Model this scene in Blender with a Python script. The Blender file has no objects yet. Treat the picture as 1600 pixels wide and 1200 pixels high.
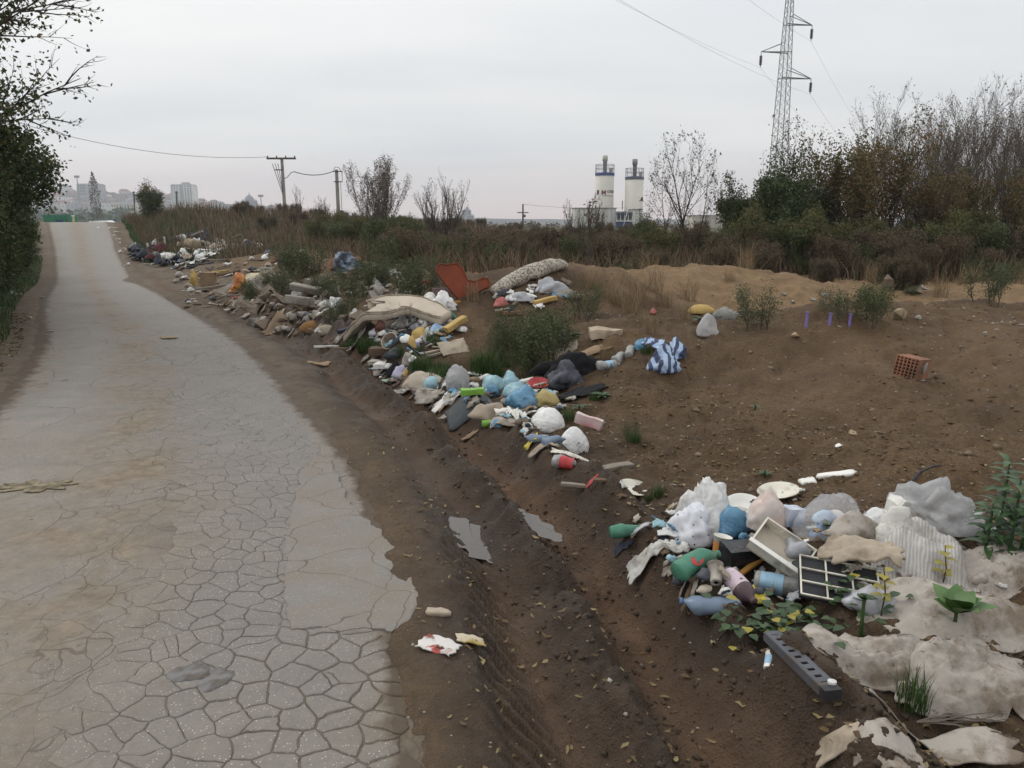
import bpy, bmesh, math, random
import numpy as np
from mathutils import Vector, Matrix, noise
R = math.radians
SC = bpy.context.scene
COL = SC.collection

# ------------------------------------------------------------------ camera, sky, sun, exposure
PITCH, CAMH, FPX = R(12.0), 1.65, 1200.0
cam_d = bpy.data.cameras.new("camera")
cam_d.lens = 27.0; cam_d.sensor_width = 36.0
cam_d.clip_start = 0.05; cam_d.clip_end = 12000
cam = bpy.data.objects.new("camera", cam_d); COL.objects.link(cam)
cam.location = (0, 0, CAMH); cam.rotation_euler = (math.pi/2 - PITCH, 0, 0)
SC.camera = cam

SUN_EL, SUN_AZ = R(38), R(-60)          # azimuth measured from +Y towards +X
world = bpy.data.worlds.new("World"); SC.world = world; world.use_nodes = True
wn, wl = world.node_tree.nodes, world.node_tree.links
wn.clear()
def wnode(t, **k):
    n = wn.new(t)
    for a, b in k.items(): setattr(n, a, b)
    return n
w_out = wnode('ShaderNodeOutputWorld'); w_bg = wnode('ShaderNodeBackground')
w_bg.inputs['Strength'].default_value = 0.1
sky = wnode('ShaderNodeTexSky', sky_type='NISHITA', sun_disc=False)
sky.sun_elevation = SUN_EL; sky.sun_rotation = SUN_AZ
sky.air_density = 1.5; sky.dust_density = 4.0
hs = wnode('ShaderNodeHueSaturation'); hs.inputs['Saturation'].default_value = 0.25
hs.inputs['Value'].default_value = 0.8
wl.new(sky.outputs[0], hs.inputs['Color'])
tc = wnode('ShaderNodeTexCoord')
sep = wnode('ShaderNodeSeparateXYZ'); wl.new(tc.outputs['Generated'], sep.inputs[0])
def wmath(op, a, b=None, clamp=False):
    n = wnode('ShaderNodeMath', operation=op, use_clamp=clamp)
    for i, v in enumerate((a, b)):
        if v is None: continue
        if isinstance(v, (int, float)): n.inputs[i].default_value = v
        else: wl.new(v, n.inputs[i])
    return n.outputs[0]
zc = wmath('MAXIMUM', sep.outputs[2], 0.0)
zz = wmath('ADD', zc, 0.14)
cx = wmath('DIVIDE', sep.outputs[0], zz); cy = wmath('DIVIDE', sep.outputs[1], zz)
comb = wnode('ShaderNodeCombineXYZ'); wl.new(cx, comb.inputs[0]); wl.new(cy, comb.inputs[1])
mp = wnode('ShaderNodeMapping'); mp.inputs['Rotation'].default_value = (0, 0, R(18)); mp.inputs['Scale'].default_value = (0.30, 0.62, 1)
mp.inputs['Location'].default_value = (0.7, 0.35, 0)
wl.new(comb.outputs[0], mp.inputs[0])
nz = wnode('ShaderNodeTexNoise'); nz.inputs['Scale'].default_value = 1.0; nz.inputs['Detail'].default_value = 5; nz.inputs['Roughness'].default_value = 0.5
wl.new(mp.outputs[0], nz.inputs['Vector'])
rmp = wnode('ShaderNodeValToRGB'); e = rmp.color_ramp.elements
e[0].position = 0.36; e[0].color = (6.45, 6.68, 6.92, 1); e[1].position = 0.64; e[1].color = (8.0, 7.95, 7.85, 1)
wl.new(nz.outputs['Fac'], rmp.inputs[0])
# band of thinner, warmer cloud low over the horizon, all the way round
hz = wnode('ShaderNodeValToRGB'); e = hz.color_ramp.elements
e[0].position = 0.0; e[0].color = (1, 1, 1, 1); e[1].position = 0.085; e[1].color = (0, 0, 0, 1)
wl.new(zc, hz.inputs[0])
n2 = wnode('ShaderNodeTexNoise'); n2.inputs['Scale'].default_value = 3.0; n2.inputs['Detail'].default_value = 3
wl.new(tc.outputs['Generated'], n2.inputs['Vector'])
hzf = wmath('MULTIPLY', hz.outputs[0], wmath('MULTIPLY', n2.outputs['Fac'], 1.5, True), True)
mxh = wnode('ShaderNodeMixRGB'); mxh.inputs[2].default_value = (9.4, 7.2, 6.4, 1)
wl.new(wmath('MULTIPLY', hzf, 0.9), mxh.inputs[0]); wl.new(rmp.outputs[0], mxh.inputs[1])
mx = wnode('ShaderNodeMixRGB'); mx.inputs[0].default_value = 0.88
wl.new(hs.outputs[0], mx.inputs[1]); wl.new(mxh.outputs[0], mx.inputs[2])
# an overcast sky is brighter overhead than low down
gain = wmath('ADD', wmath('MULTIPLY', zc, 0.55), 0.95)
mg = wnode('ShaderNodeMixRGB', blend_type='MULTIPLY'); mg.inputs[0].default_value = 1.0
wl.new(mx.outputs[0], mg.inputs[1]); wl.new(gain, mg.inputs[2])
wl.new(mg.outputs[0], w_bg.inputs[0]); wl.new(w_bg.outputs[0], w_out.inputs[0])

sun_d = bpy.data.lights.new("sun", 'SUN'); sun_d.energy = 0.8; sun_d.angle = R(28); sun_d.color = (1.0, 0.95, 0.88)
sun = bpy.data.objects.new("sun", sun_d); COL.objects.link(sun)
sv = Vector((math.sin(SUN_AZ)*math.cos(SUN_EL), math.cos(SUN_AZ)*math.cos(SUN_EL), math.sin(SUN_EL)))
sun.rotation_euler = sv.to_track_quat('Z', 'Y').to_euler(); sun.location = (0, 0, 30)
vs = SC.view_settings
vs.view_transform = 'Standard'; vs.look = 'None'; vs.exposure = 0.30; vs.gamma = 1.0; vs.use_curve_mapping = False
SC.cycles.max_bounces = 6; SC.cycles.diffuse_bounces = 3; SC.cycles.transmission_bounces = 4
SC.cycles.transparent_max_bounces = 8; SC.cycles.volume_bounces = 0

# ------------------------------------------------------------------ the lie of the land
def vnoise(x, y, seed=0):
    xi = np.floor(x).astype(np.int64); yi = np.floor(y).astype(np.int64)
    fx = x - xi; fy = y - yi
    fx = fx*fx*(3-2*fx); fy = fy*fy*(3-2*fy)
    def h(a, b):
        n = (a*374761393 + b*668265263 + seed*974634777) & 0x7fffffff
        n = ((n ^ (n >> 13))*1274126177) & 0x7fffffff
        n = ((n ^ (n >> 15))*2246822519) & 0x7fffffff
        return ((n ^ (n >> 16)) & 0xffff)/65535.0
    a = h(xi, yi); b = h(xi+1, yi); c = h(xi, yi+1); d = h(xi+1, yi+1)
    return (a*(1-fx)+b*fx)*(1-fy) + (c*(1-fx)+d*fx)*fy - 0.5
def fbm(x, y, oct=4, seed=0):
    s = 0; a = 1.0
    for i in range(oct):
        s = s + a*vnoise(x*(2.03**i)+i*17.1, y*(2.03**i)-i*9.7, seed+i); a *= 0.5
    return s
def sst(a, b, x):
    t = np.clip((x-a)/(b-a), 0, 1); return t*t*(3-2*t)
YR = np.array([-12, -4, 0, 2.06, 4.76, 7.76, 10.8, 13, 25, 35, 55, 80, 150])
XR = np.array([1.6, 0.6, 0.1, -0.3, -0.97, -2.25, -3.8, -5.1, -12.1, -17.6, -28.3, -43, -95])
YL = np.array([-12, -4, 0, 2.06, 4.76, 7.76, 10.8, 13, 25, 35, 55, 80, 150])
XL = np.array([-1.6, -2.4, -2.9, -3.3, -3.95, -5.2, -6.75, -8.1, -14.9, -20.7, -32.6, -47, -99])
def cub(Y, X, y):                       # smooth interpolation through the surveyed edge points
    m = np.gradient(X, Y)
    i = np.clip(np.searchsorted(Y, y)-1, 0, len(Y)-2)
    h = Y[i+1]-Y[i]; t = np.clip((y-Y[i])/h, 0, 1); t2 = t*t; t3 = t2*t
    return (2*t3-3*t2+1)*X[i] + (t3-2*t2+t)*h*m[i] + (3*t2-2*t3)*X[i+1] + (t3-t2)*h*m[i+1]
def xr(y): return cub(YR, XR, np.asarray(y, float))
def xl(y): return cub(YL, XL, np.asarray(y, float))
YP = np.array([-20, 0, 12, 18, 25, 35, 46, 55, 62, 90, 150, 300, 900])
ZP = np.array([0, 0, 0, -0.08, -0.25, 0.1, 0.9, 1.52, 1.5, 0.2, -3.0, -6.0, -6.0])
def zp(y): return cub(YP, ZP, np.asarray(y, float))
def gau(x, y, cx, cy, sx, sy, rot=0.0):
    c, s = math.cos(rot), math.sin(rot)
    dx, dy = x-cx, y-cy
    a = (dx*c+dy*s)/sx; b = (-dx*s+dy*c)/sy
    return np.exp(-(a*a+b*b))
def field(y):                           # open land to the right of the road
    return np.interp(y, [-20, 5, 12, 20, 40, 60, 120, 400, 1500], [0, 0, 0.05, 0.2, 0.5, 0.7, 0.5, -2, -4])
def H(x, y, fine=False):
    x = np.asarray(x, float); y = np.asarray(y, float)
    s = x - xr(y); sl = xl(y) - x
    zr = zp(y)
    wv = 0.12*fbm(y*0.9, y*0+3.1, 2, 5)              # ruts wander a little
    z = zr + (field(y)-zr)*sst(2.0, 9.0, s)
    near = 1-sst(13, 20, y)
    # verge: two wheel ruts with squeezed-up berms
    n1 = fbm(x*3.1, y*3.1, 4, 11)
    z = z + near*( -0.075*np.exp(-((s-0.52-wv)/0.15)**2) - 0.15*np.exp(-((s-1.03-wv)/0.16)**2)
        + 0.06*np.exp(-((s-0.78-wv)/0.10)**2)*(1+2.2*n1) + 0.10*np.exp(-((s-1.36-wv)/0.13)**2)*(1+1.8*n1)
        - 0.05*np.exp(-((s-1.62)/0.12)**2) )
    # dirt bank to the right of the dumped rubbish
    bank = sst(1.55, 4.6, s)*(1-sst(7.6, 9.6, y-0.12*s))
    z = z + bank*0.40 + 0.11*gau(x, y, 3.6, 8.0, 2.2, 0.9) + 0.10*gau(x, y, 5.5, 6.8, 1.6, 1.5)
    z = z + 0.30*sst(1.5, 4.5, s)*sst(6.5, 9.6, y)*(1-sst(18, 30, y))
    z = z + 0.62*gau(x, y, 0.75, 11.6, 2.0, 1.5, 0.2) + 0.55*gau(x, y, 3.3, 13.4, 2.3, 1.0)
    z = z + 0.12*gau(x, y, 8.0, 13.0, 3.0, 1.2)
    z = z + 0.55*gau(x, y, -3.3, 16.0, 2.4, 2.0, -0.3) + 0.30*gau(x, y, -1.4, 12.7, 1.3, 1.2)
    z = z + 0.09*gau(x, y, 1.7, 3.7, 0.8, 0.7) + 0.07*gau(x, y, 2.1, 2.9, 0.9, 0.5)
    z = z + 0.22*gau(x, y, -0.9, 10.3, 1.3, 1.2)
    z = z + 0.60*gau(x, y, -6.8, 24.0, 3.4, 2.2, -0.5) + 0.35*gau(x, y, -5.3, 19.3, 1.8, 2.2, -0.4)
    z = z + 0.35*gau(x, y, -10.2, 26.5, 2.2, 2.0)
    z = z + 1.25*gau(x, y, -18.5, 50, 6.5, 11, -0.5)*sst(1.0, 5.0, s)
    z = z + 0.4*gau(x, y, -9, 55, 9, 10)
    z = z + 0.22*sst(0.0, 2.0, sl)*(1-sst(40, 80, y))
    # roughness
    rough = sst(0.05, 1.6, np.maximum(s, sl))
    z = z + rough*(0.20*fbm(x*0.9, y*0.9, 4, 3) + 0.075*fbm(x*4.1, y*4.1, 4, 7))*(1-0.0*s)
    vz = np.exp(-((s-0.8)/0.7)**2)*near
    z = z + vz*(0.06*n1)
    # ground is kept below the road sheet and laps over it along the edges
    inr = np.minimum(-s, -sl)
    e = 0.10*fbm(x*2.3, y*2.3, 3, 21) + 0.05*fbm(x*9, y*9, 2, 23)
    drop = sst(-0.10, 0.22, inr + e)
    z = z + 0.022*(1-sst(0.0, 0.5, np.abs(inr))) - 0.085*drop
    if fine:
        calm = 1-0.85*np.exp(-((s-0.55-wv)/0.16)**2)-0.6*np.exp(-((s-1.03-wv)/0.14)**2)
        z = z + 0.034*rough*calm*fbm(x*14, y*14, 4, 31) + calm*vz*0.05*np.maximum(fbm(x*11, y*11, 4, 33), -0.08)
        z = z + vz*0.030*fbm(s*15, y*0.9, 3, 91)*sst(0.1, .3, s)
        # tyre tread bars in the near rut
        tr = np.exp(-((s-0.45-wv)/0.13)**2)*near*(1-sst(3.6, 4.4, y))
        z = z + tr*0.010*np.sign(np.sin((y*0.8+s*1.6)*60))
    return z
_X0, _X1, _Y0, _Y1, _DS = -14.0, 13.0, 0.8, 28.0, 0.05
_gy, _gx = np.meshgrid(np.arange(_Y0, _Y1, _DS), np.arange(_X0, _X1, _DS), indexing='ij')
def road_z(x, y): return zp(y) + 0.012*fbm(x*0.8, y*0.8, 3, 51)
_GH = H(_gx, _gy)
_GH = np.where((_gx < xr(_gy)+.05) & (_gx > xl(_gy)-.1), np.maximum(_GH, road_z(_gx, _gy)), _GH)
def HL(x, y):                           # the same land, looked up in a fine survey grid
    x = np.asarray(x, float); y = np.asarray(y, float)
    fx = (x-_X0)/_DS; fy = (y-_Y0)/_DS
    ins = (fx >= 0) & (fy >= 0) & (fx < _GH.shape[1]-1.001) & (fy < _GH.shape[0]-1.001)
    cx_, cy_ = np.where(ins, fx, 0), np.where(ins, fy, 0); i = cx_.astype(int); j = cy_.astype(int); a = cx_-i; b = cy_-j
    z = (_GH[j, i]*(1-a)+_GH[j, i+1]*a)*(1-b) + (_GH[j+1, i]*(1-a)+_GH[j+1, i+1]*a)*b
    if not ins.all(): z = np.where(ins, z, H(np.where(ins, 0, x), np.where(ins, 5, y)))
    return z
def h1(x, y):
    fx = (x-_X0)/_DS; fy = (y-_Y0)/_DS
    if fx < 0 or fy < 0 or fx >= _GH.shape[1]-1.001 or fy >= _GH.shape[0]-1.001: return float(H(np.array([x]), np.array([y]))[0])
    i, j = int(fx), int(fy); a, b = fx-i, fy-j
    return float((_GH[j, i]*(1-a)+_GH[j, i+1]*a)*(1-b) + (_GH[j+1, i]*(1-a)+_GH[j+1, i+1]*a)*b)
def ray(u, v):
    f = Vector((0, math.cos(PITCH), -math.sin(PITCH))); up = Vector((0, math.sin(PITCH), math.cos(PITCH)))
    return f + Vector((1, 0, 0))*((u-800)/FPX) + up*((600-v)/FPX)
_T = np.geomspace(1.2, 140, 1500)
def g(u, v):                            # survey: where the line of sight meets the land
    d = ray(u, v)
    x, y, z = d.x*_T, d.y*_T, CAMH + d.z*_T
    b = z < HL(x, y)
    i = int(np.argmax(b)) if b.any() else len(_T)-1
    if i == 0: i = 1
    t = np.linspace(_T[i-1], _T[i], 12)
    b = (CAMH+d.z*t) < HL(d.x*t, d.y*t)
    k = t[int(np.argmax(b))] if b.any() else t[-1]
    X, Y = d.x*k, d.y*k
    return Vector((X, Y, h1(X, Y)))
def at(u, y):                           # a spot y metres ahead in the direction of column u
    ax = y*math.cos(PITCH) + 0.2
    x = (u-800)/FPX*ax
    return Vector((x, y, h1(x, y)))
def depth(p): return p.y*math.cos(PITCH) - (p.z-CAMH)*math.sin(PITCH)
def mpp(p): return depth(p)/FPX         # metres per photo pixel at p

# ------------------------------------------------------------------ mesh helpers
class MB:
    def __init__(s): s.v = []; s.f = []
    def add(s, vs, fs):
        o = len(s.v); s.v.extend([tuple(q) for q in vs]); s.f.extend([tuple(i+o for i in f) for f in fs]); return s
    def box(s, cx, cy, cz, sx, sy, sz, m=None):
        p = [Vector((cx+a*sx/2, cy+b*sy/2, cz+c*sz/2)) for a in (-1, 1) for b in (-1, 1) for c in (-1, 1)]
        if m is not None: p = [m @ q for q in p]
        return s.add(p, [(0,1,3,2),(4,6,7,5),(0,4,5,1),(2,3,7,6),(0,2,6,4),(1,5,7,3)])
    def tube(s, pts, rad, n=6, caps=True, flat=1.0):
        pts = [Vector(p) for p in pts]
        if not hasattr(rad, '__len__'): rad = [rad]*len(pts)
        vs, fs = [], []; ref = None
        for i, p in enumerate(pts):
            t = (pts[min(i+1, len(pts)-1)] - pts[max(i-1, 0)])
            t = t.normalized() if t.length > 1e-9 else Vector((0, 0, 1))
            if ref is None:
                ref = Vector((0, 0, 1)) if abs(t.z) < 0.9 else Vector((1, 0, 0))
            b = t.cross(ref)
            b = b.normalized() if b.length > 1e-6 else Vector((1, 0, 0))
            a = b.cross(t).normalized(); ref = a
            for k in range(n):
                w = 2*math.pi*k/n
                vs.append(p + b*(math.cos(w)*rad[i]) + a*(math.sin(w)*rad[i]*flat))
        for i in range(len(pts)-1):
            for k in range(n):
                k2 = (k+1) % n
                fs.append((i*n+k, i*n+k2, (i+1)*n+k2, (i+1)*n+k))
        if caps:
            fs.append(tuple(reversed(range(n)))); fs.append(tuple(range((len(pts)-1)*n, len(pts)*n)))
        return s.add(vs, fs)
    def lathe(s, prof, n=16, m=None, closed=True):   # prof: (r, z) pairs
        vs, fs = [], []
        for r, z in prof:
            for k in range(n):
                w = 2*math.pi*k/n; q = Vector((r*math.cos(w), r*math.sin(w), z)); vs.append(m @ q if m is not None else q)
        for i in range(len(prof)-1):
            for k in range(n):
                k2 = (k+1) % n; fs.append((i*n+k, i*n+k2, (i+1)*n+k2, (i+1)*n+k))
        if closed:
            fs.append(tuple(reversed(range(n)))); fs.append(tuple(range((len(prof)-1)*n, len(prof)*n)))
        return s.add(vs, fs)
    def mesh(s, name, smooth=False):
        me = bpy.data.meshes.new(name); me.from_pydata(s.v, [], s.f)
        if smooth: me.polygons.foreach_set('use_smooth', [True]*len(me.polygons))
        me.update(); return me
    def build(s, name, mat, parent=None, smooth=False):
        return obj(name, s.mesh(name, smooth), mat, parent)
def obj(name, me, mat, parent=None, loc=None):
    o = bpy.data.objects.new(name, me); COL.objects.link(o)
    if mat is not None and len(me.materials) == 0: me.materials.append(mat)
    if parent is not None: o.parent = parent
    if loc is not None: o.location = loc
    return o
def tag(o, label=None, cat=None, group=None, kind=None):
    if label: o['label'] = label
    if cat: o['category'] = cat
    if group: o['group'] = group
    if kind: o['kind'] = kind
    return o
def empty(name, loc=(0, 0, 0), rot=(0, 0, 0)):
    o = bpy.data.objects.new(name, None); COL.objects.link(o); o.location = loc; o.rotation_euler = rot
    o.empty_display_size = 0.1; return o
def copy_tree(o, parent=None):
    c = o.copy(); COL.objects.link(c); c.parent = parent
    for ch in o.children: copy_tree(ch, c)
    return c
def np_mesh(name, V, F, smooth=False):               # V (n,3), F (m,k)
    me = bpy.data.meshes.new(name)
    V = np.asarray(V, np.float32); F = np.asarray(F, np.int32); k = F.shape[1]
    me.vertices.add(len(V)); me.vertices.foreach_set('co', V.ravel())
    me.loops.add(F.size); me.loops.foreach_set('vertex_index', F.ravel())
    me.polygons.add(len(F)); me.polygons.foreach_set('loop_start', np.arange(0, F.size, k, dtype=np.int32))
    me.polygons.foreach_set('loop_total', np.full(len(F), k, np.int32))
    if smooth: me.polygons.foreach_set('use_smooth', np.ones(len(F), bool))
    me.update(calc_edges=True); me.validate(); return me
def attr(me, name, a):
    at_ = me.attributes.new(name, 'FLOAT', 'POINT'); at_.data.foreach_set('value', np.asarray(a, np.float32))

# ------------------------------------------------------------------ lettering
def text_mesh(txt, size, depth=0.01, bold=0.0):
    cu = bpy.data.curves.new('t', 'FONT'); cu.body = txt; cu.size = size; cu.extrude = depth; cu.offset = bold; cu.resolution_u = 2
    o = bpy.data.objects.new('t', cu); COL.objects.link(o)
    dg = bpy.context.evaluated_depsgraph_get(); me = bpy.data.meshes.new_from_object(o.evaluated_get(dg))
    bpy.data.objects.remove(o); bpy.data.curves.remove(cu); me.materials.clear(); return me
TXT = {'M': text_mesh('M', .98, .01, .03), 'OTEN': text_mesh('OTEN', .55, .01, .015), 'BG': text_mesh('BG', 1.0, .001, .03)}
# ------------------------------------------------------------------ materials
MATS = {}
class NT:
    def __init__(s, name):
        s.m = bpy.data.materials.new(name); s.m.use_nodes = True; s.n = s.m.node_tree.nodes; s.l = s.m.node_tree.links
        s.b = s.n['Principled BSDF']; s.tc = s.n.new('ShaderNodeTexCoord'); s.pos = None
    def set(s, sock, v):
        if hasattr(v, 'is_output') or isinstance(v, bpy.types.NodeSocket): s.l.new(v, sock)
        elif isinstance(v, tuple) and len(v) == 3 and sock.type == 'RGBA': sock.default_value = (*v, 1)
        else: sock.default_value = v
    def noise(s, scale, detail=4, rough=0.55, vec=None, dist=0.0):
        n = s.n.new('ShaderNodeTexNoise'); n.inputs['Scale'].default_value = scale; n.inputs['Detail'].default_value = detail
        n.inputs['Roughness'].default_value = rough; n.inputs['Distortion'].default_value = dist
        s.l.new(vec or s.pos or s.tc.outputs['Object'], n.inputs['Vector']); return n.outputs['Fac']
    def vor(s, scale, feature='F1', vec=None, out='Distance', rnd=1.0):
        n = s.n.new('ShaderNodeTexVoronoi'); n.feature = feature; n.inputs['Scale'].default_value = scale
        n.inputs['Randomness'].default_value = rnd
        s.l.new(vec or s.pos or s.tc.outputs['Object'], n.inputs['Vector']); return n.outputs[out]
    def ramp(s, f, *st):
        n = s.n.new('ShaderNodeValToRGB'); e = n.color_ramp.elements
        while len(e) < len(st): e.new(0.5)
        for i, (p, c) in enumerate(st):
            e[i].position = p; e[i].color = (c, c, c, 1) if isinstance(c, (int, float)) else (*c, 1)
        s.l.new(f, n.inputs[0]); return n.outputs[0]
    def mix(s, f, a, b, mode='MIX'):
        n = s.n.new('ShaderNodeMixRGB'); n.blend_type = mode
        s.set(n.inputs[0], f); s.set(n.inputs[1], a); s.set(n.inputs[2], b); return n.outputs[0]
    def math(s, op, a, b=None, clamp=False):
        n = s.n.new('ShaderNodeMath'); n.operation = op; n.use_clamp = clamp
        s.set(n.inputs[0], a)
        if b is not None: s.set(n.inputs[1], b)
        return n.outputs[0]
    def attr(s, name):
        n = s.n.new('ShaderNodeAttribute'); n.attribute_name = name; return n.outputs['Fac']
    def mapping(s, scale=(1,1,1), rot=(0,0,0), vec=None):
        n = s.n.new('ShaderNodeMapping'); n.inputs['Scale'].default_value = scale; n.inputs['Rotation'].default_value = rot
        s.l.new(vec or s.pos or s.tc.outputs['Object'], n.inputs[0]); return n.outputs[0]
    def warp(s, scale, amt):
        n = s.n.new('ShaderNodeTexNoise'); n.inputs['Scale'].default_value = scale; n.inputs['Detail'].default_value = 3
        s.l.new((s.pos or s.tc.outputs['Object']), n.inputs['Vector'])
        a = s.n.new('ShaderNodeVectorMath'); a.operation = 'SUBTRACT'; s.l.new(n.outputs['Color'], a.inputs[0]); a.inputs[1].default_value = (0.5,)*3
        b = s.n.new('ShaderNodeVectorMath'); b.operation = 'SCALE'; s.l.new(a.outputs[0], b.inputs[0]); b.inputs['Scale'].default_value = amt
        c = s.n.new('ShaderNodeVectorMath'); c.operation = 'ADD'; s.l.new(b.outputs[0], c.inputs[0]); s.l.new((s.pos or s.tc.outputs['Object']), c.inputs[1])
        return c.outputs[0]
    def bump(s, h, strength=0.3, dist=0.01):
        n = s.n.new('ShaderNodeBump'); n.inputs['Strength'].default_value = strength; n.inputs['Distance'].default_value = dist
        s.l.new(h, n.inputs['Height']); s.l.new(n.outputs[0], s.b.inputs['Normal'])
    def fin(s, col, rough=0.8, spec=0.3):
        s.set(s.b.inputs['Base Color'], col); s.set(s.b.inputs['Roughness'], rough); s.set(s.b.inputs['Specular IOR Level'], spec)
        return s.m
DIRT = (0.085, 0.058, 0.036)
def M(name, col, rough=0.6, dirt=0.35, scale=9.0, spec=0.3, trans=0.0, var=0.25, col2=None, bump=0.25, thin=0.0, metal=0.0, crink=0.0, alpha=1.0):
    if name in MATS: return MATS[name]
    t = NT(name)
    oi = t.n.new('ShaderNodeObjectInfo')
    c2 = col2 or tuple(max(0, c*(1-var)) for c in col)
    c = t.mix(t.ramp(t.noise(scale*0.6, 3), (0.4, 0.0), (0.62, 1.0)), col, c2)
    c = t.mix(0.35, c, t.mix(oi.outputs['Random'], (0.72, 0.72, 0.72), (1.15, 1.13, 1.08)), 'MULTIPLY')
    if dirt > 0:
        m = t.ramp(t.noise(scale, 6, 0.65), (0.66-dirt*0.5, 0.0), (0.78-dirt*0.3, 1.0))
        c = t.mix(t.math('MULTIPLY', m, min(1, 0.35+dirt)), c, DIRT)
    if crink:
        w_ = t.warp(7, .06)
        f_ = t.math('ADD', t.noise(14, 3, .5, w_, 1.2), t.math('MULTIPLY', t.ramp(t.vor(22, 'DISTANCE_TO_EDGE', w_), (0., 0.), (.3, 1.)), .3))
        t.bump(f_, crink, 0.03)
    else: t.bump(t.noise(scale*4, 4), bump, 0.01)
    t.fin(c, rough, spec)
    t.b.inputs['Metallic'].default_value = metal
    if alpha < 1: t.b.inputs['Alpha'].default_value = alpha
    if trans: t.b.inputs['Transmission Weight'].default_value = trans; t.b.inputs['IOR'].default_value = 1.3
    MATS[name] = t.m
    return t.m
# ================================================================== GROUND
def ground_mat():
    t = NT('ground_soil')
    n_big = t.noise(0.7, 5); n_mid = t.noise(4.0, 6, 0.65); n_fine = t.noise(38, 5, 0.7)
    c = t.mix(t.ramp(n_mid, (0.3, 0.0), (0.7, 1.0)), (0.076, 0.046, 0.024), (0.158, 0.100, 0.053))
    c = t.mix(t.ramp(n_big, (0.42, 0.0), (0.66, 0.8)), c, (0.18, 0.112, 0.055))
    c = t.mix(t.ramp(n_fine, (0.35, 0.75), (0.62, 0.0)), c, (0.05, 0.034, 0.022))
    c = t.mix(t.ramp(t.noise(1.5, 5, .6), (.50, 0.), (.66, .75)), c, (0.062, 0.038, 0.020))
    # clay of the spoil heaps
    cl = t.mix(t.ramp(t.noise(3.0, 6, 0.65), (0.3, 0.0), (0.7, 1.0)), (0.195, 0.125, 0.064), (0.305, 0.20, 0.108))
    c = t.mix(t.math('MULTIPLY', t.attr('clay'), t.ramp(n_mid, (0.3, 0.6), (0.6, 1.0)), True), c, cl)
    # trodden mud of the verge
    mu = t.mix(t.ramp(t.noise(7, 6, 0.7), (0.3, 0.0), (0.7, 1.0)), (0.034, 0.021, 0.012), (0.104, 0.064, 0.036))
    mu = t.mix(t.math('MULTIPLY', t.attr('berm'), t.ramp(t.noise(6, 5, .7), (.3, .4), (.6, 1.))), mu, (0.027, 0.0165, 0.010))  # wet berms; rut edges also darkened in colour to stand in for shading
    mu = t.mix(t.attr('rut'), mu, (0.150, 0.086, 0.048))  # orange-brown rut floor, lightened in colour against the painted dark edges
    mu = t.mix(t.math('MULTIPLY', t.attr('streak'), .45), mu, (0.038, 0.024, 0.0145))
    mu = t.mix(t.math('MULTIPLY', t.attr('wet'), .8), mu, (0.034, 0.022, 0.0135))
    c = t.mix(t.attr('mud'), c, mu)
    # pale dust at the road edge
    du = t.mix(t.ramp(t.noise(5, 5, 0.7), (0.35, 0.0), (0.65, 1.0)), (0.115, 0.088, 0.062), (0.20, 0.162, 0.122))
    c = t.mix(t.attr('dust'), c, du)
    # short grass and weeds from afar
    gr = t.mix(t.ramp(t.noise(1.6, 5, 0.7), (0.4, 0.0), (0.6, 1.0)), (0.038, 0.055, 0.018), (0.085, 0.066, 0.034))
    c = t.mix(t.math('MULTIPLY', t.attr('grass'), t.ramp(n_mid, (0.3, 0.55), (0.55, 1.0)), True), c, gr)
    # pale specks of stone and lime
    sp = t.ramp(t.vor(46), (0.05, 1.0), (0.13, 0.0)); spm = t.ramp(t.noise(2.2, 3), (0.48, 0.0), (0.62, 1.0))
    dry = t.math('SUBTRACT', 1.0, t.attr('mud'), True)
    c = t.mix(t.math('MULTIPLY', t.math('MULTIPLY', sp, spm), t.math('MULTIPLY', dry, 0.7)), c, (0.36, 0.32, 0.26))
    hgt = t.math('ADD', t.math('MULTIPLY', n_fine, 0.6), t.math('MULTIPLY', t.noise(110, 3), 0.35))
    t.bump(hgt, 1.0, 0.045)
    wet = t.math('MULTIPLY', t.attr('mud'), t.ramp(t.noise(2.5, 4), (0.4, 0.25), (0.6, 0.6)), True)
    wet = t.math('MAXIMUM', wet, t.math('MULTIPLY', t.attr('wet'), 1.1))
    return t.fin(c, t.math('SUBTRACT', 0.95, t.math('MULTIPLY', wet, 0.6)), 0.35)
ang = np.radians(np.concatenate([np.linspace(-100, -62, 60)[:-1], np.linspace(-62, 50, 640), np.linspace(50, 90, 60)[1:]]))
rad = np.concatenate([np.geomspace(0.6, 60, 600), np.geomspace(60, 1600, 70)[1:]])
A, RR = np.meshgrid(ang, rad, indexing='ij')
GX, GY = RR*np.sin(A), RR*np.cos(A)
GZ = H(GX, GY, fine=True)
s_ = GX - xr(GY); sl_ = xl(GY)-GX
na, nr = A.shape
idx = np.arange(na*nr).reshape(na, nr)
F = np.stack([idx[:-1, :-1], idx[1:, :-1], idx[1:, 1:], idx[:-1, 1:]], -1).reshape(-1, 4)[:, ::-1]
me = np_mesh('ground', np.stack([GX, GY, GZ], -1).reshape(-1, 3), F, True)
jit = 0.35*fbm(GX*1.3, GY*1.3, 4, 41)
near_ = 1-sst(12, 17, GY)
mud = sst(0.02, 0.35, s_+jit*0.6)*(1-sst(1.45, 2.1, s_+jit))*(0.25+0.75*near_)*(1-sst(30, 45, GY))
rut = (np.exp(-((s_-1.03)/0.2)**2) + 0.5*np.exp(-((s_-0.6)/0.12)**2))*near_
wvG = 0.12*fbm(GY*0.9, GY*0+3.1, 2, 5)
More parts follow.
